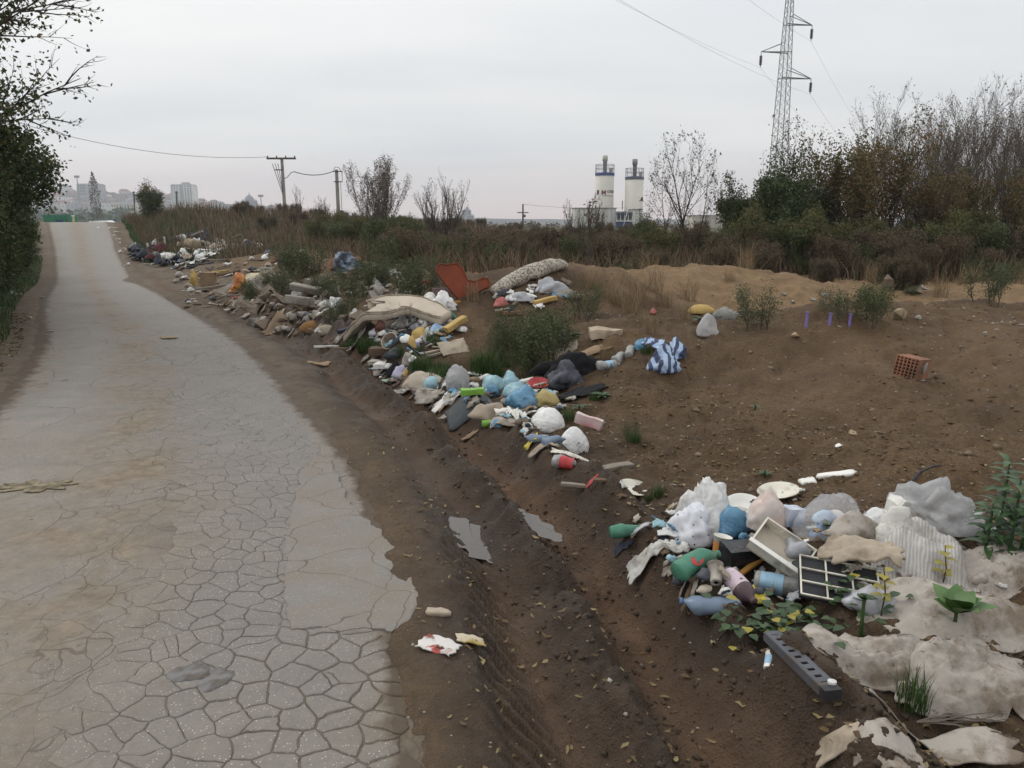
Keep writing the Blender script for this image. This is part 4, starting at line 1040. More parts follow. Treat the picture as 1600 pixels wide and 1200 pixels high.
LETTER = M('sign_letter_dark', (0.035, 0.04, 0.07), 0.6, 0.0)
LETRED = M('sign_letter_maroon', (0.20, 0.04, 0.07), 0.6, 0.0)
def on_cylinder(me, rad, a0, z0):
    """wrap lettering made in the XY plane onto a cylinder, reading from the -Y side"""
    for v in me.vertices:
        x, y, z = v.co; a = a0 + x/rad; rr = rad+0.012+z
        v.co = (math.sin(a)*rr, -math.cos(a)*rr, z0+y)
    me.update(); return me
def silo(u, vtop, y, rad, label, sign, stackmat, lean=0):
    p = at(u, y); d = ray(u, vtop); top = CAMH + d.z/d.y*y; z0 = -3.0; hh = top-z0
    root = empty('silo', (p.x, p.y, z0))
    MB().lathe([(rad, 0), (rad, hh)], 32).build('shell', CREAM, root, True)
    MB().lathe([(rad, hh-.38), (rad+.05, hh-.38), (rad+.05, hh+.06), (0.0, hh+.22)], 32, closed=False).build('top_band', BLUE if sign else M('band_grey', (.13, .15, .19), .5, .1, 1.0), root)
    rail = MB(); n = 14
    for z in (hh+.75, hh+1.35): rail.tube([(math.cos(k*6.2832/28)*rad*.98, math.sin(k*6.2832/28)*rad*.98, z) for k in range(29)], .035, 4, False)
    rail.build('handrail', STEEL, root)
    for k in range(n):
        a = k*6.2832/n; MB().tube([(math.cos(a)*rad*.98, math.sin(a)*rad*.98, hh), (math.cos(a)*rad*.98, math.sin(a)*rad*.98, hh+1.38)], .035, 4).build('rail_post', STEEL, root)
    MB().lathe([(.33, hh), (.33, hh+1.9), (.42, hh+1.92), (.42, hh+2.75), (.2, hh+2.8)], 12).build('filter_stack', stackmat, root, True)
    MB().box(.9, -.4, hh+.45, .5, .5, .7).build('roof_unit', STEEL, root)
    for z in (hh*.30, hh*.55): MB().lathe([(rad+.012, z), (rad+.03, z+.03), (rad+.012, z+.06)], 32, closed=False).build('seam', CREAM, root)
    if sign:
        obj('lettering', on_cylinder(TXT['M'].copy(), rad, -.42, hh-3.35), LETRED, root)
        obj('lettering', on_cylinder(TXT['OTEN'].copy(), rad, .17, hh-3.08), LETTER, root)
        m2 = MB(); m2.box(0, .35, 0, .42, .62, .02); obj('emblem', on_cylinder(m2.mesh('emblem'), rad, -.86, hh-3.3), LETTER, root)
        m2 = MB(); m2.box(0, 0, 0, 2.0, .09, .02); 
        m3 = MB(); [m3.box(-.9+k*.3, 0, 0, .26, .08, .02) for k in range(7)]; obj('underline', on_cylinder(m3.mesh('underline'), rad, .35, hh-3.55), LETTER, root)
    else:
        m2 = MB(); m2.lathe([(.05, -.01), (.36, -.01), (.36, .01), (.05, .01)], 12); obj('emblem', on_cylinder(m2.mesh('emblem'), rad, .95, hh-3.4), LETTER, root)
    tag(root, label, 'silo'); return root
ST1 = M('stack_pale', (.50, .49, .45), .6, .2, 1.0); ST2 = M('stack_grey', (.26, .26, .255), .6, .2, 1.0)
silo(943, 271, 128, 1.52, 'cream silo with a blue rim and dark lettering', True, ST1)
silo(989, 277, 126, 1.45, 'cream silo with a grey rim and darker grey stack', False, ST2)
p = at(1125, 175); root = empty('silo', (p.x, p.y, -4))
hh = CAMH+ray(1125, 317).z/ray(1125, 317).y*175+4
MB().lathe([(1.1, 0), (1.1, hh), (.3, hh+.5)], 24).build('shell', CREAM, root, True)
MB().lathe([(.3, hh+.3), (.3, hh+2.6), (.38, hh+2.6), (.38, hh+3)], 10).build('filter_stack', ST1, root, True)
tag(root, 'farther pale silo with a thin stack beyond the slim trees', 'silo')
def wall_block(u0, u1, vtop, y, dep, name, label, mat, cat='building'):
    a, b = at(u0, y), at(u1, y); zt = CAMH+ray((u0+u1)/2, vtop).z/ray((u0+u1)/2, vtop).y*y
    root = empty(name, ((a.x+b.x)/2, y, -4)); w = b.x-a.x
    MB().box(0, dep/2, (zt+4)/2, w, dep, zt+4).build('wall', mat, root)
    MB().box(0, dep/2, zt+4.08, w+.2, dep+.2, .16).build('coping', STEEL, root)
    tag(root, label, cat); return root, w, zt+4
r_, w, zt = wall_block(898, 962, 326, 122, 6, 'plant_building', 'pale windowless hall below the lettered silo', WALLP)
for k in range(1, 9): MB().box(-w/2+w*k/9, -.02, zt/2, .05, .05, zt).build('panel_joint', STEEL, r_)
r_, w, zt = wall_block(988, 1003, 328, 121, 5, 'plant_building', 'pale narrow hall below the grey rimmed silo', WALLP)
for k in range(1, 3): MB().box(-w/2+w*k/3, -.02, zt/2, .05, .05, zt).build('panel_joint', STEEL, r_)
r_, w, zt = wall_block(1085, 1150, 337, 170, 8, 'plant_wall', 'long pale wall beside the farther silo', M('warm_wall', (.50, .47, .41), .8, .1, .3), 'wall')
for k in range(1, 8): MB().box(-w/2+w*k/8, -.03, zt/2, .08, .06, zt).build('panel_joint', STEEL, r_)
# blue mixing cabin between the halls
a, b = at(963, 121), at(987, 121); w = b.x-a.x
root = empty('mixing_cabin', ((a.x+b.x)/2, 121, -4)); zt = CAMH+ray(975, 328).z/ray(975, 328).y*121+4
MB().box(0, 2, zt*.38, w, 4, zt*.76).build('lower_body', BLUE, root)
MB().box(0, 2, zt*.87, w, 3.8, zt*.2).build('upper_body', M('cabin_grey', (.22, .24, .27), .6, .1, 1), root)
for k in range(4): MB().box(-w/2+w*(k+.5)/4, -.0, zt*.88, w/4-.15, .25, zt*.12).build('window', DARKGL, root)
MB().box(0, -.25, zt*.77, w+.2, .3, .14).build('railing', WHITE, root)
for k in range(5): MB().box(-w/2+w*k/4, -.25, zt*.83, .07, .07, zt*.12).build('rail_post', WHITE, root)
m_ = MB(); m_.tube([(-.4, -.5, zt*.55), (.4, -.5, zt*.98)], .05, 4); m_.build('ladder', WHITE, root)
MB().tube([(-.35, 0, zt), (-.35, 0, zt+1.4)], .09, 6).build('vent_pipe', STEEL, root)
tag(root, 'blue and grey mixing cabin with windows between the two silos', 'cabin')

# ---- lattice pylon ------------------------------------------------------------
def pylon():
    Y = 80.0; p = at(1209, Y); z0 = h1(p.x, p.y)-1
    def zv(v): d = ray(1220, v); return CAMH+d.z/d.y*Y - z0
    root = empty('lattice_pylon', (p.x, p.y, z0), (0, 0, R(8)))
    hb, ht = 0.0, zv(-30); 
    def hw(z): return .80-(.80-.38)*min(1, z/zv(70)) if z < zv(70) else .38-(.38-.22)*(z-zv(70))/(ht-zv(70))
    for a in (-1, 1):
        for b in (-1, 1):
            MB().tube([(a*hw(z), b*hw(z), z) for z in np.linspace(0, ht, 8)], .045, 4).build('corner_leg', STEEL, root)
    z = 0; k = 0
    while z < ht-.5:
        st = max(.85, hw(z)*1.35); z2 = min(ht, z+st); w0, w1 = hw(z), hw(z2); m_ = MB()
        for (ax, bx, ay, by) in ((-1, 1, -1, -1), (-1, 1, 1, 1), (-1, -1, -1, 1), (1, 1, -1, 1)):
            m_.tube([(ax*w0, ay*w0, z), (bx*w1, by*w1, z2)], .02, 3); m_.tube([(bx*w0, by*w0, z), (ax*w1, ay*w1, z2)], .02, 3)
        m_.build('bracing', STEEL, root); z = z2
    for v, side, px in ((38, 1, 33), (82, -1, 33), (122, 1, 36)):
        z = zv(v); L = px*Y*.985/FPX; w0 = hw(z); arm = MB()
        for b in (-1, 1):
            arm.tube([(-side*w0, b*w0, z), (side*(w0+L), 0, z)], .05, 4); arm.tube([(side*w0, b*w0, z+.85), (side*(w0+L), 0, z)], .04, 4)
        o = arm.build('crossarm', STEEL, root)
        ins = MB(); prof = [(.03, 0), (.03, -.35)]
        for k in range(6): prof += [(.15, -.38-k*.15), (.15, -.45-k*.15), (.05, -.48-k*.15)]
        prof += [(.03, -1.35), (.02, -1.45)]
        ins.lathe(prof, 8, Matrix.Translation((side*(w0+L), 0, z))); ins.build('insulator', CERAM, o)
        # conductor: from beyond the pylon, over the arm, towards and past the viewer's left
        ex = root.matrix_basis @ Vector((side*(w0+L), 0, z-1.45))
        d1 = Vector((-.54, -.84, 0)).normalized(); d2 = Vector((.50, .86, 0)).normalized(); pts = []
        for k in range(13): t = 1-k/12; pts.append(ex + d1*(t*95) + Vector((0, 0, -7*t*(1-t) + t*1.5)))
        for k in range(1, 13): t = k/12; pts.append(ex + d2*(t*160) + Vector((0, 0, -14*t*(1-t) - t*4)))
        q = pts[0].copy(); c = MB().tube([v_-ex for v_ in pts], .008, 3, False).build('power_line', CABLE); c.location = ex
        tag(c, {38: 'overhead power line hung from the topmost pylon arm', 82: 'overhead power line hung from the left pylon arm', 122: 'overhead power line hung from the lowest pylon arm'}[v], 'cable')
    tag(root, 'steel lattice pylon with three insulator arms behind the trees', 'pylon')
pylon()
# ---- utility poles ------------------------------------------------------------
def zat(v, u, y): d = ray(u, v); return CAMH+d.z/d.y*y
def pole1():
    Y = 80; p = at(447, Y); z0 = h1(p.x, p.y); H_ = zat(247, 447, Y)-z0
    root = empty('utility_pole', (p.x, p.y, z0-.5)); H_ += .5
    m_ = MB().tube([(0, 0, 0), (0, 0, H_)], [.20, .15], 8).build('pole', CONC, root)
    MB().box(0, -.2, H_-.05, 2.9, .16, .18, Matrix.Rotation(R(4), 4, 'Y') if False else None).build('crossarm', WOODP, root)
    for k in (-1.35, -.45, .45, 1.35): MB().lathe([(.05, 0), (.07, .08), (.05, .2)], 6, Matrix.Translation((k, -.2, H_+.02))).build('insulator', CERAM, root)
    MB().box(-.35, -.15, H_-1.15, .8, .1, .1).build('bracket', WOODP, root)
    for k, dx in enumerate((-.85, -.6, -.35)): MB().tube([(-.05, -.18, H_-3.6+k*.3), (dx, -.18, H_-.8+k*.08), (dx-.08, -.18, H_-.55)], .03, 4).build('cable_strand', CABLE, root)
    MB().tube([(.15, -.1, H_-2.0), (.5, -.1, H_-1.85), (.9, -.1, H_-1.4), (1.2, -.1, H_-1.32)], .035, 5).build('drop_cable', CABLE, root)
    tag(root, 'T shaped utility pole with a wide crossarm', 'utility pole'); return Vector((p.x, p.y, z0-.5+H_))
def pole2():
    Y = 84; p = at(530, Y); z0 = h1(p.x, p.y); H_ = zat(265, 530, Y)-z0+.5
    root = empty('utility_pole', (p.x, p.y, z0-.5))
    MB().tube([(0, 0, 0), (0, 0, H_)], [.22, .17], 8).build('pole', CONC, root)
    for dz, L in ((-.2, 1.0), (-1.25, .9)): MB().box(.15, -.2, H_+dz, L, .1, .1).build('bracket', WOODP, root)
    MB().tube([(-.3, -.2, H_-.2), (-.1, -.2, H_+.25), (.3, -.2, H_+.2), (.6, -.2, H_-.3), (.62, -.2, H_-1.2)], .03, 5).build('cable_loop', CABLE, root)
    MB().box(.38, -.1, H_-5.0, .4, .4, 1.6).build('transformer_box', M('grey_blue_box', (.10, .13, .17), .5, .1, 2), root)
    MB().tube([(.4, -.1, H_-1.2), (.4, -.1, H_-4.2)], .025, 4).build('down_cable', CABLE, root)
    tag(root, 'shorter utility pole with a small box and looped cables', 'utility pole'); return Vector((p.x, p.y, z0-.5+H_))
t1 = pole1(); t2 = pole2()
def span(a, b, sag, rad, label):
    pts = [a.lerp(b, k/16)+Vector((0, 0, -sag*4*(k/16)*(1-k/16))) for k in range(17)]
    o = MB().tube([q-a for q in pts], rad, 3, False).build('overhead_cable', CABLE); o.location = a; tag(o, label, 'cable')
span(t1+Vector((1.2, -.1, -1.32)), t2+Vector((-.3, -.2, -.2)), .35, .045, 'thick sagging cable between the two utility poles')
e1 = at(60, 66); span(t1+Vector((-1.35, -.2, .1)), Vector((e1.x, 66, zat(195, 60, 66))), .9, .022, 'thin wire running from the T shaped pole over the road')
p = at(817, 120); z0 = h1(p.x, p.y)-1; H_ = zat(319, 817, 120)-z0
root = empty('utility_pole', (p.x, p.y, z0)); MB().tube([(0, 0, 0), (0, 0, H_)], [.17, .13], 6).build('pole', WOODP, root)
MB().box(0, -.1, H_-1.25, 1.7, .14, .14).build('crossarm', WOODP, root); MB().box(.25, -.1, H_-1.75, .35, .3, .4).build('box', WOODP, root)
tag(root, 'distant cross shaped wooden pole left of the silos', 'utility pole')
s1 = Vector((at(825, 121).x, 121, zat(296, 825, 121)))
pz = at(1010, 135); span(Vector((p.x, 120, z0+H_)), Vector((pz.x, 135, zat(322, 1010, 135))), .5, .02, 'faint wire from the distant wooden pole to the silos')

# ---- things at the road crest --------------------------------------------------
def car():
    Y = 66; p = at(161, Y); z = h1(p.x, p.y)-.05
    z = zat(345, 161, Y) - 1.42
    root = empty('parked_car', (p.x, Y, z), (0, 0, R(8)))
    WC = M('car_white', (.75, .76, .77), .25, .05, 2, spec=.5)
    m_ = MB(); prof = [(-2.0, .45), (-2.05, .75), (-1.9, .95), (-1.2, 1.0), (-.7, 1.4), (.6, 1.45), (1.25, 1.05), (1.9, .92), (2.05, .7), (2.0, .4)]
    vs_ = [(x, -.8*(1 if zz < 1.1 else .85), zz) for x, zz in prof]+[(x, .8*(1 if zz < 1.1 else .85), zz) for x, zz in prof]; n = len(prof)
    m_.add(vs_, [tuple(range(n)), tuple(reversed(range(n, 2*n)))]+[(i, n+i, n+(i+1) % n, (i+1) % n) for i in range(n)]); m_.build('body', WC, root)
    MB().add([(-.62, -.745, 1.08), (.62, -.745, 1.08), (.45, -.70, 1.36), (-.55, -.70, 1.36)], [(0, 1, 2, 3)]).build('window', DARKGL, root)
    for x in (-1.3, 1.3):
        for yv in (-.75, .75): MB().lathe([(.31, -.1), (.31, .1)], 14, Matrix.Translation((x, yv, .31)) @ Matrix.Rotation(R(90), 4, 'X')).build('wheel', CABLE, root)
    tag(root, 'white car showing only its roof beyond the road crest', 'car')
car()
def cont():
    Y = 72; p = at(97, Y); zt = zat(334, 97, Y); root = empty('green_container', (p.x, Y, zt-1.35)); w = 38*Y*.98/FPX
    GC = M('container_green', (.05, .20, .12), .6, .15, 1)
    MB().box(0, 0, .6, w, 1.6, 1.3).build('body', GC, root)
    for k in range(9): MB().box(-w/2+w*(k+.5)/9, -.82, .6, .05, .05, 1.25).build('rib', GC, root)
    MB().box(.35, -.84, .55, .55, .05, .5).build('sign_plate', M('sign_blue', (.03, .06, .16), .5, 0), root)
    tag(root, 'green waste container at the end of the road', 'container')
cont()
root = empty('marker_post', (at(117, 70).x, 70, zat(347, 117, 70)-.6)); MB().tube([(0, 0, 0), (0, 0, 1.1)], .09, 6).build('post', M('post_yellow', (.5, .48, .3), .6, .1), root); MB().box(0, 0, 1.15, .22, .2, .1).build('cap', WHITE, root); tag(root, 'short pale post beside the green container', 'post')

# ---- city on the far hills -----------------------------------------------------
def hill(name, Y, pts, dep, mat, label):
    """a ridge seen across the valley: crest line given by column and height above the plain"""
    n = 90; V = []; us = np.linspace(pts[0][0], pts[-1][0], n); U = [q[0] for q in pts]; Vv = [q[1] for q in pts]
    rows = 14
    for k in range(rows):
        f = k/(rows-1); yy_ = Y + dep*(f-.0)
        for u in us:
            a = at(u, Y); zt = zat(np.interp(u, U, Vv), u, yy_); x = a.x*(yy_/Y)
            V.append((x, yy_, -8+(zt+8)*math.sin(min(1, f*1.25)*math.pi/2)*(1+.04*noise.noise(Vector((u*.05, f*4, 0)))) ))
    F = [(r*n+i, r*n+i+1, (r+1)*n+i+1, (r+1)*n+i) for r in range(rows-1) for i in range(n-1)]
    o = MB().add(V, F).build(name, mat, None, True); tag(o, label, 'hill', kind='structure'); return o
t = NT('hill_far'); HILLM = t.fin(t.mix(t.ramp(t.noise(.02, 5), (.4, 0.), (.6, 1.)), (.045, .052, .035), (.095, .085, .06)), .95, .1)
CITY = [(-500, 300), (-100, 292), (60, 300), (130, 300), (200, 303), (300, 316), (360, 322), (450, 333), (560, 345), (700, 350), (820, 352)]
hill('hill', 1000, CITY, 420, HILLM, 'wooded hillside with the town beyond the fields')
hill('hill', 1450, [(500, 345), (560, 344), (700, 340), (800, 342), (950, 343), (1300, 341), (1900, 341)], 150, HILLM, 'low blue ridge on the horizon behind the silos')
HW = [M('house_white', (.78, .76, .72), .8, .02, .1), M('house_cream', (.66, .58, .45), .8, .05, .1), M('house_grey', (.36, .35, .35), .8, .05, .1), M('house_pink', (.48, .36, .31), .8, .05, .1)]
RF = [M('roof_red', (.22, .085, .055), .85, .05, .1), M('roof_brown', (.13, .085, .065), .85, .05, .1), M('roof_grey', (.20, .20, .20), .85, .05, .1)]
def house(x, y, z, w, d, h, wi, ri, rot=0, flat=False):
    root = empty('house', (x, y, z), (0, 0, rot))
    MB().box(0, 0, h/2-3, w, d, h+6).build('wall', HW[wi], root)
    if flat: MB().box(0, 0, h+.3, w+.4, d+.4, .6).build('roof', RF[ri], root)
    else:
        rh = w*.28; MB().add([(-w/2-.4, -d/2-.4, h), (w/2+.4, -d/2-.4, h), (w/2+.4, d/2+.4, h), (-w/2-.4, d/2+.4, h), (-w/2+w*.2, 0, h+rh), (w/2-w*.2, 0, h+rh)],
            [(0, 1, 5, 4), (1, 2, 5), (2, 3, 4, 5), (3, 0, 4), (3, 2, 1, 0)]).build('roof', RF[ri], root)
    for fl in range(max(1, int(h/3.2))):
        for k in range(max(2, int(w/4))):
            n_ = max(2, int(w/4)); MB().box(-w/2+w*(k+.5)/n_, -d/2-.02, 1.7+fl*3.1, 1.3, .12, 1.4).build('window', DARKGL, root)
    return root
rc = random.Random(4); hl = {}
NAMES = ('white', 'cream', 'grey', 'pinkish'); RN = ('red', 'brown', 'grey')
for i in range(110):
    u = rc.uniform(88, 290) if i < 64 else (rc.uniform(290, 480) if i < 98 else rc.uniform(-150, 85)); f = rc.random(); Y = 1010+230*f
    a = at(u, Y); vr = np.interp(u, [q[0] for q in CITY], [q[1] for q in CITY]); vr = vr + (343-vr)*(1-f)*.62
    z = zat(vr, u, Y); wi, ri = rc.randrange(4), rc.randrange(3); fl = rc.random() < .2
    o = house(a.x, Y, z-1, rc.uniform(9, 17), rc.uniform(9, 13), rc.uniform(4, 9), wi, ri, rc.uniform(-.5, .5), fl)
    tag(o, f'small {NAMES[wi]} walled house with {"flat " if fl else ""}{RN[ri]} roof on the far hillside', 'house', f'{NAMES[wi]} houses with {"flat " if fl else ""}{RN[ri]} roofs on the hill')
def block(u0, u1, v0, v1, Y, floors, cols, label, wi=0, name='apartment_block', setback=None, d=18):
    a, b = at(u0, Y), at(u1, Y); w = b.x-a.x; zt, zb = zat(v0, u0, Y), zat(v1, u0, Y); h = zt-zb
    root = empty(name, ((a.x+b.x)/2, Y, zb-4), (0, 0, R(0)))
    MB().box(0, d/2, (h+4)/2, w, d, h+4).build('wall', HW[wi], root)
    MB().box(0, d/2, h+4.5, w*.92, d*.9, 1.0).build('parapet', HW[2], root)
    MB().box(w*.1, d/2, h+6.2, w*.3, d*.4, 2.6).build('lift_house', HW[2], root)
    for fl in range(floors):
        for k in range(cols): MB().box(-w/2+w*(k+.5)/cols, -.05, 4+h*(fl+.5)/floors, w/cols*.55, .3, h/floors*.55).build('window', DARKGL, root)
    MB().box(-w*.02, -.5, 4+h/2, w*.09, 1.0, h).build('stair_tower', HW[2], root)
    tag(root, label, 'building'); return root
block(271, 304, 289, 322, 1000, 9, 8, 'tall pale apartment tower with rows of windows on the hill')
block(126, 160, 288, 305, 1050, 4, 8, 'long grey office block on the hill crest behind the floodlight mast', 2)
block(176, 213, 318, 338, 960, 3, 9, 'cream low building with windows below the hillside houses', 1)
block(718, 740, 337, 362, 900, 8, 5, 'blue-grey stepped tower building beyond the scrub', 2)
block(722, 736, 329, 340, 905, 3, 3, 'upper storeys of the stepped tower beyond the scrub', 2, 'tower_top', d=10)
# domed church
Y = 1100; a = at(392, Y); zb = zat(335, 392, Y); root = empty('domed_church', (a.x, Y, zb))
MB().box(0, 0, 5, 22, 16, 18).build('nave', HW[2], root); MB().lathe([(7, 12), (7, 18), (6.4, 21), (4.5, 24), (2, 26), (.6, 27), (.4, 30)], 16).build('dome', RF[2], root, True)
for k in (-9, 9): MB().lathe([(2.5, 12), (2.5, 17), (1.2, 19), (.2, 21)], 10, Matrix.Translation((k, 0, 0))).build('small_dome', RF[2], root, True)
tag(root, 'grey domed church on the skyline of the town', 'church')
def mast(u, vt, vb, Y, label):
    a = at(u, Y); zb, zt = zat(vb, u, Y), zat(vt, u, Y); root = empty('floodlight_mast', (a.x, Y, zb-6)); h = zt-zb+6
    MB().tube([(0, 0, 0), (0, 0, h)], [.6, .35], 6).build('mast', STEEL, root); MB().box(0, 0, h, 4.5, .8, 2.0).build('lamp_bank', STEEL, root); tag(root, label, 'mast')
mast(128, 276, 306, 700, 'floodlight mast rising above the far roofs')
mast(410, 306, 335, 700, 'slim floodlight mast near the domed church')
for u, vt, vb, Y, lb in ((212, 299, 340, 130, 'thin dark pole beyond the road crest'), (278, 299, 330, 110, 'slanting thin pole before the apartment tower')):
    a = at(u, Y); zb, zt = zat(vb+20, u, Y), zat(vt, u, Y); root = empty('utility_pole', (a.x, Y, zb)); MB().tube([(0, 0, 0), (.25, 0, zt-zb)], [.12, .09], 6).build('pole', WOODP, root); MB().box(.25, 0, zt-zb-.15, .5, .1, .1).build('crossarm', WOODP, root); tag(root, lb, 'utility pole')
# poplar and the hazy wood in the valley
def proto_far(seed, h, w, name, lm, n=700):
    r = random.Random(seed); pts = []
    for i in range(n):
        z = h*(.12+.88*r.random()); k = w*math.sin(min(1, (z/h)*.9+.12)*math.pi)**.6*(.35+.65*math.sqrt(r.random())); a = r.uniform(0, 6.28)
        k *= .8+.5*noise.noise(Vector((math.cos(a)*2, math.sin(a)*2, z/w*.7+seed))); pts.append((math.cos(a)*k, math.sin(a)*k, z))
    mb = MB().tube([(0, 0, 0), (0, 0, h*.8)], [w*.07, .05], 5)
    return plant_proto(name, mb, BARK_D, [(pts, w*.16, w*.36, lm, .7)], seed=seed)
PO = proto_far(81, 17, 1.7, 'poplar_tree', L_BROWN); a = at(153, 230); place(PO, Vector((a.x, 230, zat(346, 153, 230)-3)), 1.0, 0, None, 'tall narrow brown poplar beyond the road crest', 'tree')
r = random.Random(8); V = []; 
for i in range(420):
    u = r.uniform(-200, 640); Y = r.uniform(330, 760); v = r.uniform(322, 346) if u < 260 else r.uniform(336, 350)
    a = at(u, Y); zt = zat(v, u, Y); w = r.uniform(4, 9)
    for k in range(46):
        q = Vector((r.gauss(0, 1), r.gauss(0, 1), r.gauss(0, 1))).normalized()*r.random()**.4; V.append((a.x+q.x*w, Y+q.y*w, zt-w*.9+q.z*w*.9))
    for k in range(30): V.append((a.x+r.uniform(-w, w)*.7, Y+r.uniform(-w, w)*.5, zt-w*.8-r.random()*max(4., zt-w+8)))
o = obj('far_wood', leaf_cloud(V, .5, 1.3, 3.2, 9, .8, 'far_wood'), L_DARK); tag(o, 'distant wood in the valley before the town', 'wood', kind='stuff')
r = random.Random(18); V = []
for i in range(300):
    u = r.uniform(560, 1500); Y = r.uniform(140, 420); v = r.uniform(343, 353); a = at(u, Y); zt = zat(v, u, Y); w = r.uniform(1.5, 3.5)
    for k in range(40):
        q = Vector((r.gauss(0, 1), r.gauss(0, 1), r.gauss(0, 1))).normalized()*r.random()**.4; V.append((a.x+q.x*w, Y+q.y*w, zt-w*.9+q.z*w*.9))
o = obj('field_trees', leaf_cloud(V, .5, .5, 1.3, 9, .8, 'field_trees'), L_BROWN); tag(o, 'hazy belt of far trees behind the scrub', 'trees', kind='stuff')

# ---- haze -----------------------------------------------------------------------
hm = bpy.data.materials.new('haze_air'); hm.use_nodes = True; n_ = hm.node_tree.nodes; n_.remove(n_['Principled BSDF'])
pv = n_.new('ShaderNodeVolumePrincipled'); pv.inputs['Color'].default_value = (.80, .86, .94, 1); pv.inputs['Density'].default_value = 0.0005; pv.inputs['Anisotropy'].default_value = .2
hm.node_tree.links.new(pv.outputs[0], n_['Material Output'].inputs['Volume'])
o = MB().box(0, 760, 30, 3400, 1760, 84).build('haze', hm); tag(o, 'thin autumn haze over the fields and the town', 'haze', kind='stuff')
# ================================================================== DUMPED RUBBISH
_ico = {}
def ico(sub):
    if sub not in _ico:
        bm = bmesh.new(); bmesh.ops.create_icosphere(bm, subdivisions=sub, radius=1.0)
        bm.verts.ensure_lookup_table(); _ico[sub] = (np.array([v.co[:] for v in bm.verts]), np.array([[v.index for v in f.verts] for f in bm.faces])); bm.free()
    return _ico[sub]
def P_(col, name, **k): return M(name, col, **k)
PW = M('plastic_white', (.72, .72, .71), .3, .24, 7, var=.10, spec=.45, bump=.15, crink=.22)
PWD = M('plastic_white_dirty', (.60, .59, .55), .5, .36, 9, var=.2, crink=.22)
PSEMI = M('plastic_film_milky', (.60, .61, .62), .28, .22, 6, trans=.25, var=.15, spec=.5, crink=.22, alpha=.72)
PBLUEC = M('film_clear_milky', (.74, .75, .77), .25, .14, 5, col2=(.62, .65, .70), spec=.5, crink=.22, alpha=.3)
PGREY = M('film_grey', (.42, .43, .46), .35, .15, 7, var=.3, spec=.5, crink=.22)
PBLUE = M('plastic_blue', (.13, .30, .46), .32, .26, 7, var=.35, spec=.45, crink=.22)
PCYAN = M('plastic_cyan', (.30, .49, .56), .34, .26, 7, var=.3, spec=.45, crink=.22)
PBLK = M('plastic_black', (.012, .013, .016), .32, .06, 7, spec=.5, bump=.4, crink=.22)
PNAVY = M('cloth_navy', (.022, .027, .045), .75, .12, 8)
CBLK = M('cloth_black', (.010, .010, .012), .85, .08, 8)
CGREY = M('cloth_dark_grey', (.075, .080, .098), .55, .1, 8, var=.4, crink=.22)
PGREEN = M('plastic_green', (.10, .29, .20), .25, .28, 8, trans=.25, spec=.5)
PETB = M('pet_blue', (.27, .35, .47), .2, .26, 9, trans=.35, spec=.55)
PETC = M('pet_clear', (.50, .51, .49), .2, .28, 9, trans=.4, spec=.55)
PETBR = M('pet_brown', (.13, .085, .095), .3, .1, 8, trans=.2, spec=.5)
LBLUE = M('label_blue', (.30, .47, .62), .5, .22, 9)
LRED = M('label_red', (.45, .05, .055), .5, .12, 14)
LPINK = M('label_pink', (.58, .47, .53), .5, .2, 9)
LWHITE = M('label_white', (.72, .71, .70), .5, .1, 12)
PAPER = M('paper_white', (.68, .67, .64), .8, .22, 12, var=.15)
PAPERD = M('paper_soiled', (.42, .39, .34), .85, .45, 10, var=.25)
def _pr():
    t = NT('paper_red_print'); c = t.mix(t.ramp(t.noise(11, 3), (.56, 0.), (.60, 1.)), t.mix(t.noise(20, 5), (.70, .68, .65), (.50, .47, .44)), (.42, .09, .08)); c = t.mix(t.ramp(t.noise(14, 6, .7), (.54, 0.), (.62, .9)), c, DIRT); return t.fin(c, .8, .2)
PAPERR = _pr()
PLATEM = M('plate_white', (.76, .75, .70), .5, .14, 6, var=.04, bump=.05)
PLATED = M('plate_soiled', (.68, .65, .56), .5, .32, 8, var=.12, bump=.05)
CARD = M('cardboard', (.30, .215, .135), .85, .3, 7, var=.2)
CARDP = M('cardboard_pale', (.40, .335, .26), .85, .28, 7, var=.2)
def _sackb():
    t = NT('sack_beige'); w = t.n.new('ShaderNodeTexWave'); w.inputs['Scale'].default_value = 120; w.inputs['Distortion'].default_value = 5; w.inputs['Detail'].default_value = 3
    t.l.new(t.mapping((.5, 1, .5), (0, 0, R(14))), w.inputs[0]); oi = t.n.new('ShaderNodeObjectInfo')
    c = t.mix(t.noise(3, 4), (.45, .41, .365), (.31, .275, .235)); c = t.mix(.12, c, t.ramp(w.outputs['Fac'], (.1, .55), (.9, 1.)), 'MULTIPLY')
    c = t.mix(t.ramp(t.noise(6, 6, .7), (.46, 0.), (.62, .85)), c, (.17, .128, .09)); c = t.mix(t.ramp(t.noise(22, 6, .75), (.60, 0.), (.70, .9)), c, DIRT)
    t.bump(t.math('ADD', t.math('MULTIPLY', w.outputs['Fac'], .06), t.noise(16, 5, .6)), .5, .012); return t.fin(c, .8, .25)
SACKB = _sackb()
SACKG = M('sack_grey_weave', (.43, .41, .385), .7, .18, 5, var=.2)
YELO = M('foam_yellow', (.52, .36, .13), .8, .2, 6, var=.25)
YELB = M('plastic_yellow', (.62, .50, .07), .45, .1, 8)
ORNG = M('foam_orange', (.42, .21, .05), .75, .15, 6)
HEADB = M('upholstery_rust', (.20, .046, .019), .75, .26, 3, var=.3)
TERRA = M('terracotta', (.27, .13, .08), .85, .36, 8, var=.25)
RUBB = M('rubble_concrete', (.30, .275, .24), .9, .32, 5, var=.3)
RUBD = M('rubble_brown', (.19, .15, .115), .92, .4, 5, var=.35)
MORT = M('mortar_grey', (.34, .33, .31), .9, .2, 8)
